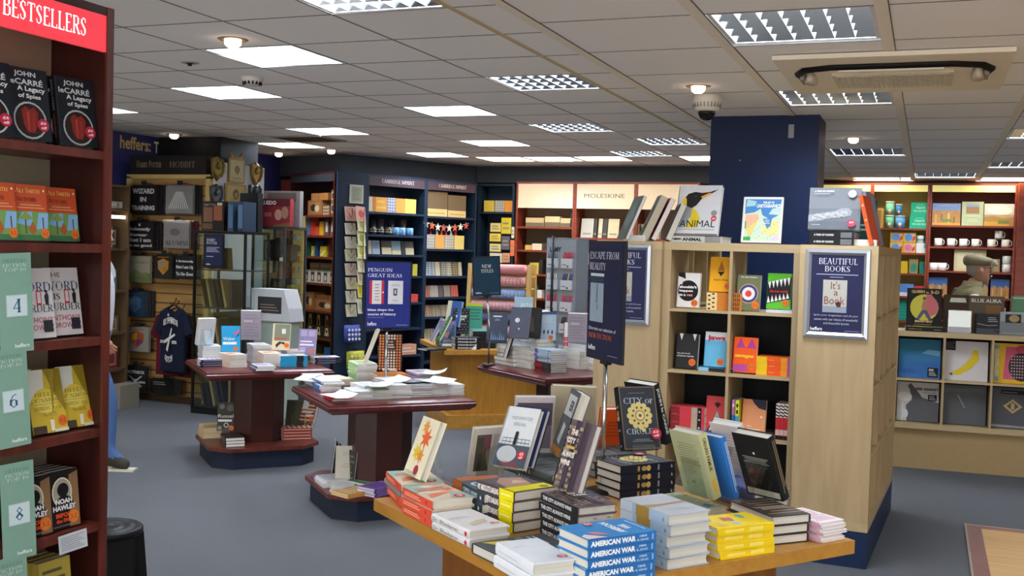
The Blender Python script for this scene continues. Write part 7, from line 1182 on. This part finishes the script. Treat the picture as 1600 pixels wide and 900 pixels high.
for k in range(6): bg('boxed_figure', '%s white boxed figure in the row on the fourth brown shelf' % ('first', 'second', 'third', 'fourth', 'fifth', 'last')[k], 'box', 474+10*k, 483+10*k, 1.146, .14, '#cfc9bd', [('r', .2, .1, .8, .85, '#3a342e'), ('o', .5, .4, .2, .25, '#c9b49a'), ('r', 0, .9, 1, 1, '#8d8578')], .1, .06, 'white boxed figures', py=440)
for k in range(3): bg('clear_box', '%s clear lidded box stacked behind the white boxed figures' % ('left', 'middle', 'right')[k], 'box', 484+16*k, 499+16*k, 1.146, .22, '#a49a8a', [('l', .05, .1, .95, .95, 4, '#c4bcae')], .08, .2, 'clear lidded boxes', py=425)
for k, (pl, pr_, z, h, c) in enumerate(((475, 490, .831, .2, '#8a5a34'), (492, 530, .831, .13, '#8f5f36'), (494, 512, .963, .05, '#7a5030'), (513, 531, .963, .05, '#7d5634'))): bg('gift_box', ('brown gift box with cut-out shapes at the left', 'wide brown gift box with small metal pieces', 'flat box, left, on the wide brown gift box', 'flat box, right, on the wide brown gift box')[k]+' of the fifth brown shelf', 'box', pl, pr_, z, h, c, HOLE('#9a6a40') if k < 2 else (), py=485)
for k in range(8): bg('wine_stopper', '%s boxed black and cream stopper, %s row of the sixth brown shelf' % (('first', 'second', 'third', 'fourth')[k % 4], ('front', 'back')[k//4]), 'box', 479+13*(k % 4), 490+13*(k % 4), .521+0*(k//4), .13 if k < 4 else .27, '#2e2620', [('p', [(.2, .2), (.8, .2), (.65, .9), (.35, .9)], '#c9b184'), ('o', .5, .6, .12, .15, '#2e2620')], .06, .04+.12*(k//4), 'boxed stoppers', py=525)
for k, (pl, pr_, c, h) in enumerate(((474, 488, '#7a6a3a', .22), (490, 500, '#b9a04a', .12), (506, 517, '#2f6ab0', .22), (524, 531, '#6a3f2c', .18))): bg('gift_box', ('olive', 'gold', 'bright blue', 'brown')[k]+' box on the lowest brown shelf', 'box', pl, pr_, .201, h, c, py=565)
# corner shelf
CM = T(-5.37, 12.6, 0)
for k, (pl, pr_, c, a) in enumerate(((754, 770, '#d8bc4a', ()), (771, 785, '#cfcab8', PAT('#6a76a4', 4, 5)), (786, 799, '#d9943f', ()))): goods('gift_box', ('yellow', 'blue dotted', 'orange')[k]+' stationery box on the top corner shelf', 'box', CM, pl, pr_, 2.061, .14, .14, c, a, group='stationery boxes on the corner shelf', y0=.04)
for k, (pl, pr_, py, h, c) in enumerate(((766, 782, 362, .11, '#d9c47a'), (765, 782, 377, .1, '#dcc03c'), (765, 782, 393, .1, '#d8c88a'), (765, 784, 410, .12, '#d3cbb0'), (783, 798, 365, .2, '#cdb92e'), (783, 796, 390, .17, '#5a5560'), (785, 796, 410, .12, '#cf8f6a'), (799, 803, 372, .14, '#d6d0bc'), (797, 803, 400, .2, '#d8714a'))):
    x0, z = loc_on(CM, pl, py, -.02); x1 = loc_on(CM, pr_, py, -.02)[0]; b = MB(c); b.box(0, 0, 0, x1-x0, .012, h); b.art([('l', .15, .2, .85, .8, 2, '#8d8470')], (0, 0, 0), (x1-x0, 0, 0), (0, 0, h), (0, -1, 0), .0012); b.tube([((x1-x0)/2, .012, h*.9), ((x1-x0)/2, .3, h*.9)], .003, 5, DKMETAL); o = b.build('notepad'); o.matrix_world = CM @ T(x0, -.02, z); tag(o, ('cream', 'yellow', 'pale', 'lowest cream', 'tall yellow-green', 'dark photo', 'pale orange', 'narrow white', 'orange striped')[k]+' notepad hanging on the corner shelf back', 'notepad', 'hanging notepads')
# wrapping paper rack
xr = PY(821, 500, 11.3); xl = PY(728, 500, 11.3)
t = thing('wrap_rack', 'pale wooden ladder rack for wrapping paper rolls', 'rack', (xl.x, 11.3, 0)); wr_ = xr.x-xl.x; LW = wood('pine_rack', '#c9a45a', '#d8b56e', .5, (1, 1, .2), scale=3)
for x in (0, wr_):
    for y, a in ((0, .10), (.28, -.04)):
        b = MB(LW); b.loft([[(x-.025, y-.02, 0), (x+.025, y-.02, 0), (x+.025, y+.02, 0), (x-.025, y+.02, 0)], [(x-.025, y-.02+a, 1.42), (x+.025, y-.02+a, 1.42), (x+.025, y+.02+a, 1.42), (x-.025, y+.02+a, 1.42)]], None, False); b.build('post', t)
for k in range(7):
    z = 1.36-.14*k; b = MB(LW); b.tube([(0, .03+.012*k*0+.1*z/1.42, z-.075), (wr_+.05, .03+.1*z/1.42, z-.075)], .01, 8); b.build('dowel', t)
rolls = [('#c9868a', 'plain dusty pink'), ('#cf9a96', 'red leaf patterned'), ('#7f98c4', 'blue dotted'), ('#d0949c', 'pink dotted'), ('#55587c', 'navy and pink striped'), ('#c98f9c', 'pink checked'), ('#d8d0c8', 'cream')]
for k, (c, n) in enumerate(rolls):
    z = 1.36-.14*k; y = .1*z/1.42
    o = MB(col(c, .5)); o.M = T(.05, y, 0) @ Matrix.Rotation(PI/2, 4, 'Y'); L = wr_-.1; r = .058
    o.lathe([(0, 0), (r, 0), (r, L), (0, L)], n=18); o.M = Matrix.Identity(4)
    if k in (1, 2, 3, 5): o.art([('o' if k != 1 else 'p', (i+.5)/14, .25+.25*(j)+(.12 if i % 2 else 0), .012, .06, '#e6dcd8' if k != 1 else '#b84a50') if k != 1 else ('p', [((i+.2)/14, .15+.3*j), ((i+.8)/14, .3+.3*j), ((i+.5)/14, .4+.3*j)], '#b8525a') for i in range(14) for j in range(3)], (.05, y-r-.002, -.04), (L, 0, 0), (0, 0, .08), (0, -1, 0), .002)
    o = o.build('wrapping_paper_roll'); o.matrix_world = T(xl.x, 11.3, z); tag(o, n+' wrapping paper roll on the wooden rack', 'wrapping paper', 'wrapping paper rolls')
# pen display stand
xp = PY(876, 450, 10.2); PM = T(xp.x-.16, 10.2, 0) @ rotz(math.radians(-14))
t = thing('pen_stand', 'grey pen display stand with hanging pen packs', 'display stand', M=PM)
b = MB(col('#7d838b', .4)); b.box(0, 0, .25, .36, .22, 1.72); b.build('cabinet', t)
b = MB(col('#8d949c', .4)); b.box(.008, -.006, .3, .352, 0, 1.70); b.art([('t', 'LAMY', .1, .915, .50, .95, '#1c1d20', 'x')], (.008, -.006, .3), (.344, 0, 0), (0, 0, 1.40), (0, -1, 0), .001); b.build('front_board', t)
b = MB(DKMETAL); b.box(-.02, -.04, 0, .38, .26, .03); b.box(.1, .06, .03, .26, .16, .25); b.build('base', t)
b = MB(DKMETAL); b.tube([(.12, -.07, .3), (.12, -.07, 1.74)], .012, 8); b.build('front_pole', t)
pc = ['#6a6f78', '#b83a4a', '#c9c8c4', '#3a3c78', '#b02e54', '#c02a5a', '#c9b42a', '#2a2a2e', '#3f7d5a', '#8a8f96']
for k in range(10):
    r, c = k//2, k % 2; b = MB('#c3ccd3'); x = .03+.165*c; z = 1.42-.215*r; b.box(0, -.028, 0, .13, 0, .095)
    b.art([('l', .1, .2, .5, .5, 1, '#7d8a94'), ('r', .55, .1, .7, .3, pc[k])], (0, -.028, 0), (.13, 0, 0), (0, 0, .095), (0, -1, 0), .001)
    for q in range(6): b.tube([(.015+.02*q, -.02, .06), (.015+.02*q+.012*(1 if c else -1), -.006, .16)], .006, 6, pc[k] if q % 3 else pc[(k+q) % 10])
    o = b.build('pen_pack'); o.matrix_world = PM @ T(x, -.007, z); tag(o, '%s row %s pen holder on the grey pen stand' % (('top', 'second', 'third', 'fourth', 'lowest')[r], ('left', 'right')[c]), 'pens', 'pen holders on the grey stand')
# ================================================================ WIZARD GIFT CORNER AT THE LEFT
HM = T(-7.44, 8.62, 0)
t = thing('slatwall_stand', 'slatwall gift stand with dark header before the black column', 'display stand', M=HM); HW = .96
b = MB(SLAT); b.box(.0, .0, .06, HW, .03, 2.2)
for k in range(22): z = .1+.096*k; b.box(.0, -.002, z, HW, .0, z+.012, '#5b4322')
b.build('slat_panel', t)
for x in (-.02, HW-.03): b = MB(wood('pale_post', '#c2a763', '#d0b672', .5, (1, 1, .2))); b.box(x, -.03, 0, x+.05, .06, 2.21); b.build('post', t)
b = MB(wood('pale_post', '', '', .5, (1, 1, 1))); b.box(-.02, -.03, 2.19, HW+.02, .06, 2.23); b.build('top_rail', t)
b = MB('#211d1b'); b.box(.03, -.04, 2.23, HW-.02, .44, 2.415); b.art([('t', 'Harry Potter', .09, .36, .42, .72, '#8d7f66', 's'), ('t', 'HOBBIT', .53, .36, .86, .68, '#7c6a4c', 's')], (.03, -.04, 2.23), (HW-.05, 0, 0), (0, 0, .185), (0, -1, 0), .0012); b.build('header_sign', t)
b = MB('#cfd3d8'); b.box(HW+.02, .02, .9, HW+.04, .84, 2.36); b.build('side_board', t)
b = MB('#4a3b28'); b.box(0, -.02, 0, HW, .44, .06); b.build('base', t)
HS = 'bagged shirts on the slatwall stand'
def bagged(px0, px1, py0, py1, c, art, lab, extra=2, ec='#22252c', back=.12):
    x0, z1 = loc_on(HM, px0, py0, -back); x1, z0 = loc_on(HM, px1, py1, -back); w, h = x1-x0, z1-z0
    t = thing('bagged_shirt', lab, 'shirt', M=HM @ T(x0, -back, z0), group=HS)
    b = MB(col(c, .6)); b.loft([[(.01+i, y, .005+j) for i, y in ((0, .02), (w*.5, 0), (w-.02, .02), (w*.5, .045))] for j in (0, h*.5, h-.02)], None, False); b.build('folded_shirt', t)
    b = MB(col(c, .6)); b.box(.012, -.004, .012, w-.012, .0, h-.025); b.art(art, (.012, -.004, .012), (w-.024, 0, 0), (0, 0, h-.037), (0, -1, 0), .0012); b.build('print', t)
    b = MB(FILM); b.box(0, -.012, 0, w, .05, h); b.build('bag', t)
    b = MB(DKMETAL); b.tube([(w/2, back, h+.005), (w/2, -.01, h+.005), (w/2, -.015, h+.015)], .004, 6); b.box(w/2-.03, .0, h-.01, w/2+.03, .004, h+.03, '#26262a'); b.build('hook', t)
    for q in range(extra):
        b = MB(col(ec, .5)); b.box(0, 0, 0, w*.96, .018, h*.97); o = b.build('bagged_shirt'); o.matrix_world = HM @ T(x0+.016*(q+1), -back+.055+.02*q, z0); tag(o, ['second', 'third'][q]+' bag behind: '+lab, 'shirt', HS)
TX = lambda *rows: [('t', s, a, y0, b_, y1, '#d9d8d2', 'x') for s, a, b_, y0, y1 in rows]
CREST = lambda c1, c2, c3: [('p', [(.2, .75), (.5, .88), (.8, .75), (.78, .4), (.5, .14), (.22, .4)], c1), ('p', [(.26, .7), (.5, .8), (.5, .5), (.26, .5)], c2), ('p', [(.5, .5), (.74, .5), (.7, .38), (.5, .2)], c3), ('l', .2, .9, .8, .97, 1, c1)]
bagged(203, 246, 287, 335, '#1d1d22', TX(('WIZARD', .08, .92, .72, .92), ('IN', .38, .62, .42, .6), ('TRAINING', .06, .94, .1, .28)), 'black bagged shirt reading WIZARD IN TRAINING, top left')
bagged(258, 303, 287, 335, '#8d8c8c', [('p', [(.1+.09*i, .15), (.14+.09*i, .15), (.4+.03*i, .8), (.38+.03*i, .8)], '#e2e0dc') for i in range(9)], 'silver-grey bagged shirt with fold sheen painted as pale streaks, top right')  # pale streaks put the sheen of folds into the print colour
bagged(197, 241, 343, 392, '#1d1d22', TX(('I', .45, .52, .86, .95), ('Solemnly', .1, .9, .66, .82), ('Swear', .1, .8, .48, .6), ('that I am', .06, .92, .27, .42), ('to no good', .04, .96, .06, .2)), 'black bagged shirt reading I solemnly swear, second row left')
bagged(255, 297, 343, 390, '#8f8b8a', [('t', 'ALUMNI', .04, .1, .96, .28, '#3a3434', 's'), ('o', .45, .62, .2, .14, '#6f6a6a')], 'grey bagged shirt reading ALUMNI, second row right', 2, '#4a1f30')
bagged(196, 236, 397, 443, '#a59e88', [('r', 0, 0, 1, .35, '#6f7a4c'), ('t', 'HOGWARTS', .06, .74, .94, .84, '#6a5f50', 's'), ('p', [(.1, .3), (.4, .5), (.7, .35), (.9, .42), (.9, .2), (.1, .2)], '#7f8656')], 'beige and green bagged shirt in the third row', 0)
bagged(240, 271, 395, 437, '#2a2724', CREST('#b9842e', '#8a8d96', '#a8762a'), 'dark bagged shirt with gold shield in the third row', 1)
bagged(273, 306, 397, 437, '#232328', TX(('I Solemnly', .05, .95, .72, .85), ('Not I am Up', .05, .95, .4, .6), ('To No Good', .05, .95, .1, .28)), 'black bagged shirt with silver script in the third row right', 1)
bagged(193, 229, 452, 497, '#27405a', CREST('#4a6f8c', '#6a90aa', '#3d5f7c'), 'blue bagged shirt with pale shield in the fourth row', 2, '#2a2d33')
bagged(195, 234, 507, 552, '#a19b94', CREST('#b05a34', '#c9a02a', '#7d3f78'), 'grey bagged shirt with red and gold animal shield in the fifth row', 0)
bagged(193, 231, 568, 614, '#26282b', [('t', 'GRYFFINDOR', .1, .72, .9, .86, '#d8d8d4', 'x'), ('p', [(.2, .2), (.26, .16), (.8, .62), (.76, .66)], '#d8d8d4'), ('p', [(.8, .2), (.74, .16), (.2, .62), (.24, .66)], '#d8d8d4'), ('o', .5, .41, .08, None, '#d8d8d4'), ('t', 'CAPTAIN', .02, .33, .36, .42, '#d8d8d4', 'x'), ('t', 'KEEPER', .64, .33, .96, .42, '#d8d8d4', 'x')], 'black bagged shirt with crossed brooms in the sixth row', 0)
bagged(234, 284, 588, 620, '#1a1b1e', [('l', .1, .6, .5, .9, 2, '#8d8d88')], 'black bagged shirt with silver lettering at the bottom right', 0)
# hanging T-shirts
def tshirt(label, px, pyt, back, c, art=(), s=1.0, rz=0):
    x, z = loc_on(HM, px, pyt, -back); t = thing('t_shirt', label, 't-shirt', M=HM @ T(x, -back, z) @ rotz(rz)); m = col(c, .85)
    P2 = [(-.09, 0), (-.2, -.04), (-.31, -.26), (-.2, -.30), (-.185, -.22), (-.19, -.70), (.19, -.70), (.185, -.22), (.2, -.30), (.31, -.26), (.2, -.04), (.09, 0), (.05, -.035), (0, -.05), (-.05, -.035)]
    P2 = [(a*.78, b*.86) for a, b in P2]; n = len(P2); b = MB(m)
    yf = lambda a, q: (-.03 if q else .012)*max(.15, 1-(abs(a)/.26)**2)
    V = [(a, yf(a, 1), z_) for a, z_ in P2]+[(a, yf(a, 0), z_) for a, z_ in P2]
    b.add(V, [tuple(range(n)), tuple(range(2*n-1, n-1, -1))]+[(i, (i+1) % n, n+(i+1) % n, n+i) for i in range(n)])
    if art: b.art(art, (-.13, -.036, -.54), (.26, 0, 0), (0, 0, .5), (0, -1, 0), .004)
    b.build('shirt', t); b = MB(col('#141416', .4)); b.tube([(-.13, 0, -.02), (0, 0, .035), (.13, 0, -.02)], .008, 6); b.tube([(0, 0, .035), (0, 0, .06), (.02, .012, .085), (0, .03, .1), (-.02, .03, .085)], .004, 6); b.build('hanger', t)
BR = [('p', [(.2+.6*(i/8), .80+.07*math.sin(PI*i/8)), (.2+.6*((i+.75)/8), .80+.07*math.sin(PI*(i+.75)/8)), (.2+.6*((i+.75)/8), .90+.07*math.sin(PI*(i+.75)/8)), (.2+.6*(i/8), .90+.07*math.sin(PI*i/8))], '#d8d8d2') for i in range(0)]
ARC = [('t', ch, .14+.078*i, .74+.06*math.sin(PI*(i+.5)/10), .14+.078*i+.062, .86+.06*math.sin(PI*(i+.5)/10), '#dcdcd6', 'x') for i, ch in enumerate('GRYFFINDOR')]
QID = [('t', ch, .30+.08*i, .10-.05*math.sin(PI*(i+.5)/5), .30+.08*i+.065, .22-.05*math.sin(PI*(i+.5)/5), '#dcdcd6', 'x') for i, ch in enumerate('QUIDH'[:0] or 'QDTCH')]
tshirt('navy t-shirt with white arched lettering and crossed brooms hanging on the stand', 272, 482, .24, '#171c30', ARC+QID+[('p', [(.38, .30), (.46, .26), (.66, .7), (.62, .72)], '#dcdcd6'), ('p', [(.3, .48), (.34, .42), (.82, .58), (.8, .62)], '#dcdcd6'), ('o', .52, .5, .06, None, '#dcdcd6'), ('t', 'CAPTAIN', .1, .42, .34, .48, '#dcdcd6', 'x'), ('t', 'KEEPER', .68, .42, .92, .48, '#dcdcd6', 'x'), ('r', .46, .94, .54, .99, '#b9b9b4')], rz=-.1)
for k, (c, dx, nm) in enumerate((('#14161c', 4, 'black t-shirt hanging second behind the navy one'), ('#5a1626', -7, 'maroon t-shirt edge showing left behind the navy one'), ('#4f1424', 13, 'dark maroon t-shirt edge showing right behind the navy one'))): tshirt(nm, 272+dx, 486+3*k, .185-.05*k, c, rz=-.1)
# crests and plaques on the side board (plain shields)
SB = T(-7.44+HW+.0405, 8.62, 0) @ rotz(PI/2)
def plaque(label, px, pyc, w, h, c, kind):
    x, z = loc_on(SB, px, pyc, -.003); t = thing('wall_plaque', label, 'plaque', M=SB @ T(x, -.003, z)); 
    if kind == 'shield':
        m = col(c, .35, .6); b = MB(m); P2 = [(0, .5), (.2, .42), (.46, .4), (.42, -.05), (.3, -.3), (0, -.5), (-.3, -.3), (-.42, -.05), (-.46, .4), (-.2, .42)]
        b.loft([[(a*w*q, -d, b_*h*q) for a, b_ in P2] for q, d in ((1, 0), (1, .015), (.8, .03), (.75, .022))], None, False); b.build('shield', t)
        b = MB(m)
        for s in (-1, 1): b.tube([(s*w*.3, -.02, h*.42), (s*w*.46, -.03, h*.2), (s*w*.4, -.03, -h*.1), (s*w*.2, -.03, -h*.3)], .012, 6)
        b.lathe([(0, .05), (.02, .03), (.03, 0), (.02, -.02), (0, -.03)], (0, -.03, h*.1), 10); b.build('relief', t)
    else:
        b = MB(col('#8a6f3c', .4, .3)); P2 = [(-.5, -.5), (.5, -.5), (.5, .25), (.38, .32), (.34, .5), (.2, .36), (0, .32), (-.2, .36), (-.34, .5), (-.38, .32), (-.5, .25)] if kind == 'crown' else [(-.5, -.5), (.5, -.5), (.5, .5), (-.5, .5)]
        b.loft([[(a*w, -d, b_*h) for a, b_ in P2] for d in (0, .018)], None, False); b.build('frame', t)
        b = MB(c); b.box(-.42*w, -.02, -.44*h, .42*w, -.018, .24*h if kind == 'crown' else .4*h); b.art([('o', .5, .55, .18, None, '#4a4230'), ('r', .42, .3, .58, .7, '#8d6f34'), ('l', .15, .06, .85, .18, 2, '#5a4a30')], (-.42*w, -.02, -.44*h), (.84*w, 0, 0), (0, 0, .68*h), (0, -1, 0), .0012); b.build('panel', t)
plaque('gold and black shield wall plaque at the top left of the white board', 338, 264, .19, .24, '#7d6a3a', 'shield')
plaque('crowned parchment wall plaque in the middle of the white board', 368, 262, .26, .30, '#b9b08c', 'crown')
plaque('gold and black shield wall plaque at the right of the white board', 398, 272, .2, .24, '#8a733c', 'shield')
plaque('silver-black shield wall plaque under the left gold one', 336, 305, .2, .22, '#55585c', 'shield')
plaque('framed parchment notice below the crowned plaque', 366, 302, .34, .18, '#a8925c', 'flat')
plaque('silver-black shield wall plaque at the lower right of the board', 396, 302, .2, .2, '#4d5054', 'shield')
# glass cabinets
def glass_case(label, M, w, d, z0, z1, shelves, frame):
    t = thing('glass_cabinet', label, 'cabinet', M=M); fm = frame
    b = MB(fm); b.box(0, 0, 0, w, d, z0); b.build('base', t)
    for x in (0, w-.02):
        for y in (0, d-.02): b = MB(fm); b.box(x, y, z0, x+.02, y+.02, z1); b.build('post', t)
    b = MB(fm); b.box(0, 0, z1, w, d, z1+.025); b.build('top', t)
    for nm, q in (('front_pane', (.02, .004, w-.02, .008)), ('back_pane', (.02, d-.008, w-.02, d-.004))): b = MB(GLASS); b.box(q[0], q[1], z0, q[2], q[3], z1); b.build(nm, t)
    for x in (.004, w-.008): b = MB(GLASS); b.box(x, .02, z0, x+.004, d-.02, z1); b.build('side_pane', t)
    for z in shelves: b = MB(col('#2a2c2e', .3) if frame is DKC else GLASS); b.box(.02, .02, z-.008, w-.02, d-.02, z); b.build('shelf', t)
    return t
DKC = col('#141516', .4)
G1M = T(-6.30, 8.15, 0); G2M = T(-5.98, 8.60, 0)
glass_case('black framed glass cabinet of leaning books under the small black sign', G1M, .57, .38, .06, 1.66, [1.33, .98, .55], DKC)
glass_case('clear glass cabinet of collectables right of the black one', G2M, .37, .38, .25, 1.72, [1.42, 1.1, .78], col('#4a4d4f', .3, .5))
def gi(name, lab, cat, M, x, y, z, w, h, d, c, art=(), rz=0, tl=0, grp=None):
    b = MB(c); b.box(-w/2, 0, 0, w/2, d, h); b.art(art, (-w/2, 0, 0), (w, 0, 0), (0, 0, h), (0, -1, 0), .0012) if art else None
    o = b.build(name); o.matrix_world = M @ T(x, y, z+.001) @ rotz(rz) @ Matrix.Rotation(tl, 4, 'Y'); return tag(o, lab, cat, grp)
for j, z in enumerate((.98, .55, .06)):
    for i in range(6):
        L = (.26, .33, .42)[j]; gi('book', '%s book leaning on the %s shelf of the black glass cabinet' % (('first', 'second', 'third', 'fourth', 'fifth', 'sixth')[i], ('upper', 'middle', 'lowest')[j]), 'book', G1M, .06+.055*i, .12, z, .022, L, .2, ('#2a2a2e', '#8d7a54', '#3a3440', '#1f2430', '#a08a5c', '#343048')[(i+j) % 6], tl=-.22 if i < 5 else 0, grp='leaning books, %s shelf' % ('upper', 'middle', 'lowest')[j])
for i in range(4): gi('book', '%s small tan book on the top shelf of the black glass cabinet' % ('first', 'second', 'third', 'last')[i], 'book', G1M, .08+.05*i, .12, 1.33, .03, .2, .15, ('#8d7448', '#5a4a34', '#a58c58', '#6a5638')[i], tl=-.08, grp='small tan books')
for i, (x, z, w, h, c, n) in enumerate(((.12, 1.42, .14, .2, '#2a2622', 'dark figure box on the top glass shelf'), (.3, 1.42, .1, .22, '#3c342a', 'brown figure box on the top glass shelf'), (.46, 1.42, .1, .16, '#5a4f40', 'tan figure box on the top glass shelf'), (.1, 1.1, .12, .2, '#8a7048', 'leaning tan book in the glass cabinet'), (.3, 1.1, .22, .15, '#23262a', 'wide black box in the glass cabinet'), (.49, 1.1, .08, .09, '#8a7a2e', 'small gold cup box in the glass cabinet'), (.2, .78, .3, .1, '#7a2a2c', 'red model train in the glass cabinet'), (.46, .78, .12, .12, '#2c2e30', 'black box beside the red train'), (.2, .25, .3, .18, '#5f4c30', 'brown box on the floor of the glass cabinet'), (.46, .25, .12, .1, '#3a3028', 'small dark box on the floor of the glass cabinet'))): gi('collectable', n, 'collectable', G2M @ Matrix.Diagonal((.66, 1, 1, 1)), x, .15, z, w, h, .12, c, [('r', .15, .2, .85, .8, '#4a443c')] if i in (0, 1, 4) else ())
for i, (x, z) in enumerate(((.2, 1.42), (.42, 1.42), (.44, 1.1), (.52, 1.1), (.26, .78), (.46, .78))): gi('price_card', '%s price card in the glass cabinet' % ('upper left', 'upper right', 'middle left', 'middle right', 'lower left', 'lower right')[i], 'price card', G2M @ Matrix.Diagonal((.66, 1, 1, 1)), x, .08, z, .05, .035, .003, '#dfe2e2', rz=.1, grp='price cards in the glass cabinet')
# boxed games on top
gi('board_game', 'dark boxed game with brown pictures on the black glass cabinet', 'board game', G1M, .17, .05, 1.686, .25, .27, .08, '#1f1815', [('t', 'Harry Potter', .1, .84, .62, .94, '#8d8a86', 's'), ('r', .1, .3, .5, .8, '#6a4a38'), ('r', .54, .35, .92, .85, '#7d4a34'), ('r', .05, .05, .5, .25, '#55402f'), ('r', .7, .86, .92, .95, '#b9b4aa')])
gi('board_game', 'narrow blue-black boxed game, nearer, beside the dark game', 'board game', G1M, .365, .05, 1.686, .06, .27, .2, '#34465c', [('r', .1, .1, .9, .9, '#4a6484')]); gi('board_game', 'narrow blue-black boxed game, farther, beside the dark game', 'board game', G1M, .465, .06, 1.686, .06, .27, .2, '#2a3a4e', [('r', .1, .1, .9, .9, '#5a7494')])
gi('board_game', 'small black box behind the narrow games', 'board game', G1M, .4, .28, 1.686, .2, .36, .08, '#1a1a1c')
gi('board_game', 'red game box with two faces on the glass cabinet', 'board game', G2M, .185, .05, 1.746, .40, .26, .06, '#8a2c34', [('r', 0, 0, .22, 1, '#a8a494'), ('r', .22, .74, 1, 1, '#5a1f28'), ('t', 'CLUEDO', .12, .78, .62, .93, '#e8e6e2', 'x'), ('p', [(.03, .1), (.2, .1), (.12, .6)], '#c9c4a4'), ('o', .68, .42, .1, .2, '#c29a84'), ('o', .86, .5, .1, .22, '#a87f6c'), ('p', [(.55, .05), (1, .15), (1, .0), (.55, .0)], '#7a5a3a'), ('r', .3, .35, .5, .5, '#b06a60')])
gi('board_game', 'grey wrapped game box behind the red game', 'board game', G2M, .22, .16, 1.746, .40, .34, .06, '#7f7d7c', [('r', .1, .7, .9, .95, '#5c5450')])
# small black sign
x, z = loc_on(G1M, 334, 419, -.02)
t = thing('sign_holder', 'small black sign with white text in front of the black glass cabinet', 'sign', M=G1M @ T(x, -.02, z)); b = MB(DKC); b.box(-.11, -.006, 0, .11, .006, .31); b.build('frame', t)
b = MB('#1b1f3a'); b.box(-.095, -.0075, .012, .095, -.006, .297); b.art([('t', 'HARRY', .1, .82, .6, .9, '#dcdde4', 's'), ('t', 'POTTER', .1, .72, .7, .8, '#dcdde4', 's'), ('l', .1, .46, .85, .64, 4, '#a9acc0'), ('l', .1, .3, .5, .36, 1, '#a9acc0'), HEF(.1, .06, .34, .11)], (-.095, -.0075, .012), (.19, 0, 0), (0, 0, .285), (0, -1, 0), .001); b.build('poster', t); b = MB(DKC); b.box(-.01, .006, .14, .01, .0195, .17); b.build('clip', t)
# white display hood and key ring rack
t = thing('display_hood', 'white plastic display hood with dark window in front of the glass cabinet', 'display', (-5.56, 8.30, 0), math.radians(-6)); b = MB('#cfd2d8'); b.loft([[(-.22, 0, z), (.21+e, 0, z), (.21+e, .2, z), (-.22, .2, z)] for z, e in ((.88, .02), (1.0, .0), (1.17, -.06))], None, False); b.build('housing', t); b = MB(col('#a3b3ab', .15)); b.box(-.20, .02, 0, .20, .18, .88); b.build('glass_body', t)
b = MB(col('#3a3c40', .1)); b.box(-.14, -.004, .95, .13, 0, 1.10); b.art([('l', .1, .1, .9, .6, 3, '#8a7a70')], (-.14, -.004, .95), (.27, 0, 0), (0, 0, .15), (0, -1, 0), .001); b.build('window', t)
t = thing('keyring_rack', 'pegboard rack of key rings between glass cabinet and brown bookcase', 'rack', (-6.235, 9.7, 0)); b = MB(wood('pale_post', '', '', .5, (1, 1, 1))); b.box(0, 0, 0, .125, .04, 1.88); b.build('board', t)
for k in range(16):
    i, j = k % 2, k//2; b = MB(('#b9702e', '#8d8f92', '#c9c9c8', '#7a5a34')[(i+j) % 4]); b.box(-.014, -.012, 0, .014, -.002, .055); b.tube([(0, .03, .06), (0, -.02, .06)], .003, 5, DKMETAL); o = b.build('key_ring'); o.matrix_world = T(-6.235+.033+.06*i, 9.685, 1.74-.115*j); tag(o, '%s key ring in row %s of the pegboard rack' % (('left', 'right')[i], ('one', 'two', 'three', 'four', 'five', 'six', 'seven', 'eight')[j]), 'key ring', 'key rings')
# shelf unit far left behind the bookcase edge
LM = T(-7.49, 8.05, 0) @ rotz(PI/2) 
LSU = case('bookcase', 'dark gift shelves on the left wall seen past the bestseller bookcase', 'bookcase', T(-7.16, 6.9, 0) @ rotz(PI/2), 1.4, .33, 2.1, [1.88, 1.5, 1.1, .7, .35], col('#5a4630', .5), '#2c241c')
LS = T(-7.16, 6.9, 0) @ rotz(PI/2)
for k, (x, z, w, h, c, n) in enumerate(((1.2, 1.88, .3, .06, '#c9c4b8', 'white flat box on top of the left wall shelves'), (1.22, 1.5, .12, .2, '#3a3028', 'brown framed box on the left wall shelves'), (1.06, 1.5, .12, .2, '#4a3c30', 'second brown framed box on the left wall shelves'), (1.22, 1.1, .14, .2, '#5c6270', 'grey-blue bagged shirt on the left wall shelves'), (1.05, 1.1, .14, .2, '#6a655c', 'grey bagged shirt on the left wall shelves'), (1.22, .7, .2, .15, '#6f5434', 'tan box on the left wall shelves'), (1.22, .35, .2, .2, '#7a2a2c', 'red box low on the left wall shelves'), (1.2, .0, .26, .22, '#8d8478', 'framed grey box at the foot of the left wall shelves'))):
    b = MB(c); b.box(0, 0, 0, w, .15, h); b.art([('r', .15, .15, .85, .85, '#8d8676'), ('r', .25, .25, .75, .75, c)], (0, 0, 0), (w, 0, 0), (0, 0, h), (0, -1, 0), .001); o = b.build('gift_box'); o.matrix_world = LS @ T(x-w/2, .05 if z else -.2, z+.001); tag(o, n, 'box')
b = MB(lamp_mat('#fff0e0', 4)); b.box(.3, .02, 1.78, 1.36, .05, 1.81); o = b.build('strip_lamp'); o.matrix_world = LS; tag(o, 'glowing strip lamp under the top of the left wall shelves', 'lamp')
b = MB(METAL); b.tube([(0, 0, 0), (0, 0, 1.75)], .014, 8); o = b.build('rack_pole'); q = P(177, 626, 0); o.location = (q.x, q.y, 0); tag(o, 'slim metal rack pole right of the bestseller bookcase', 'pole')
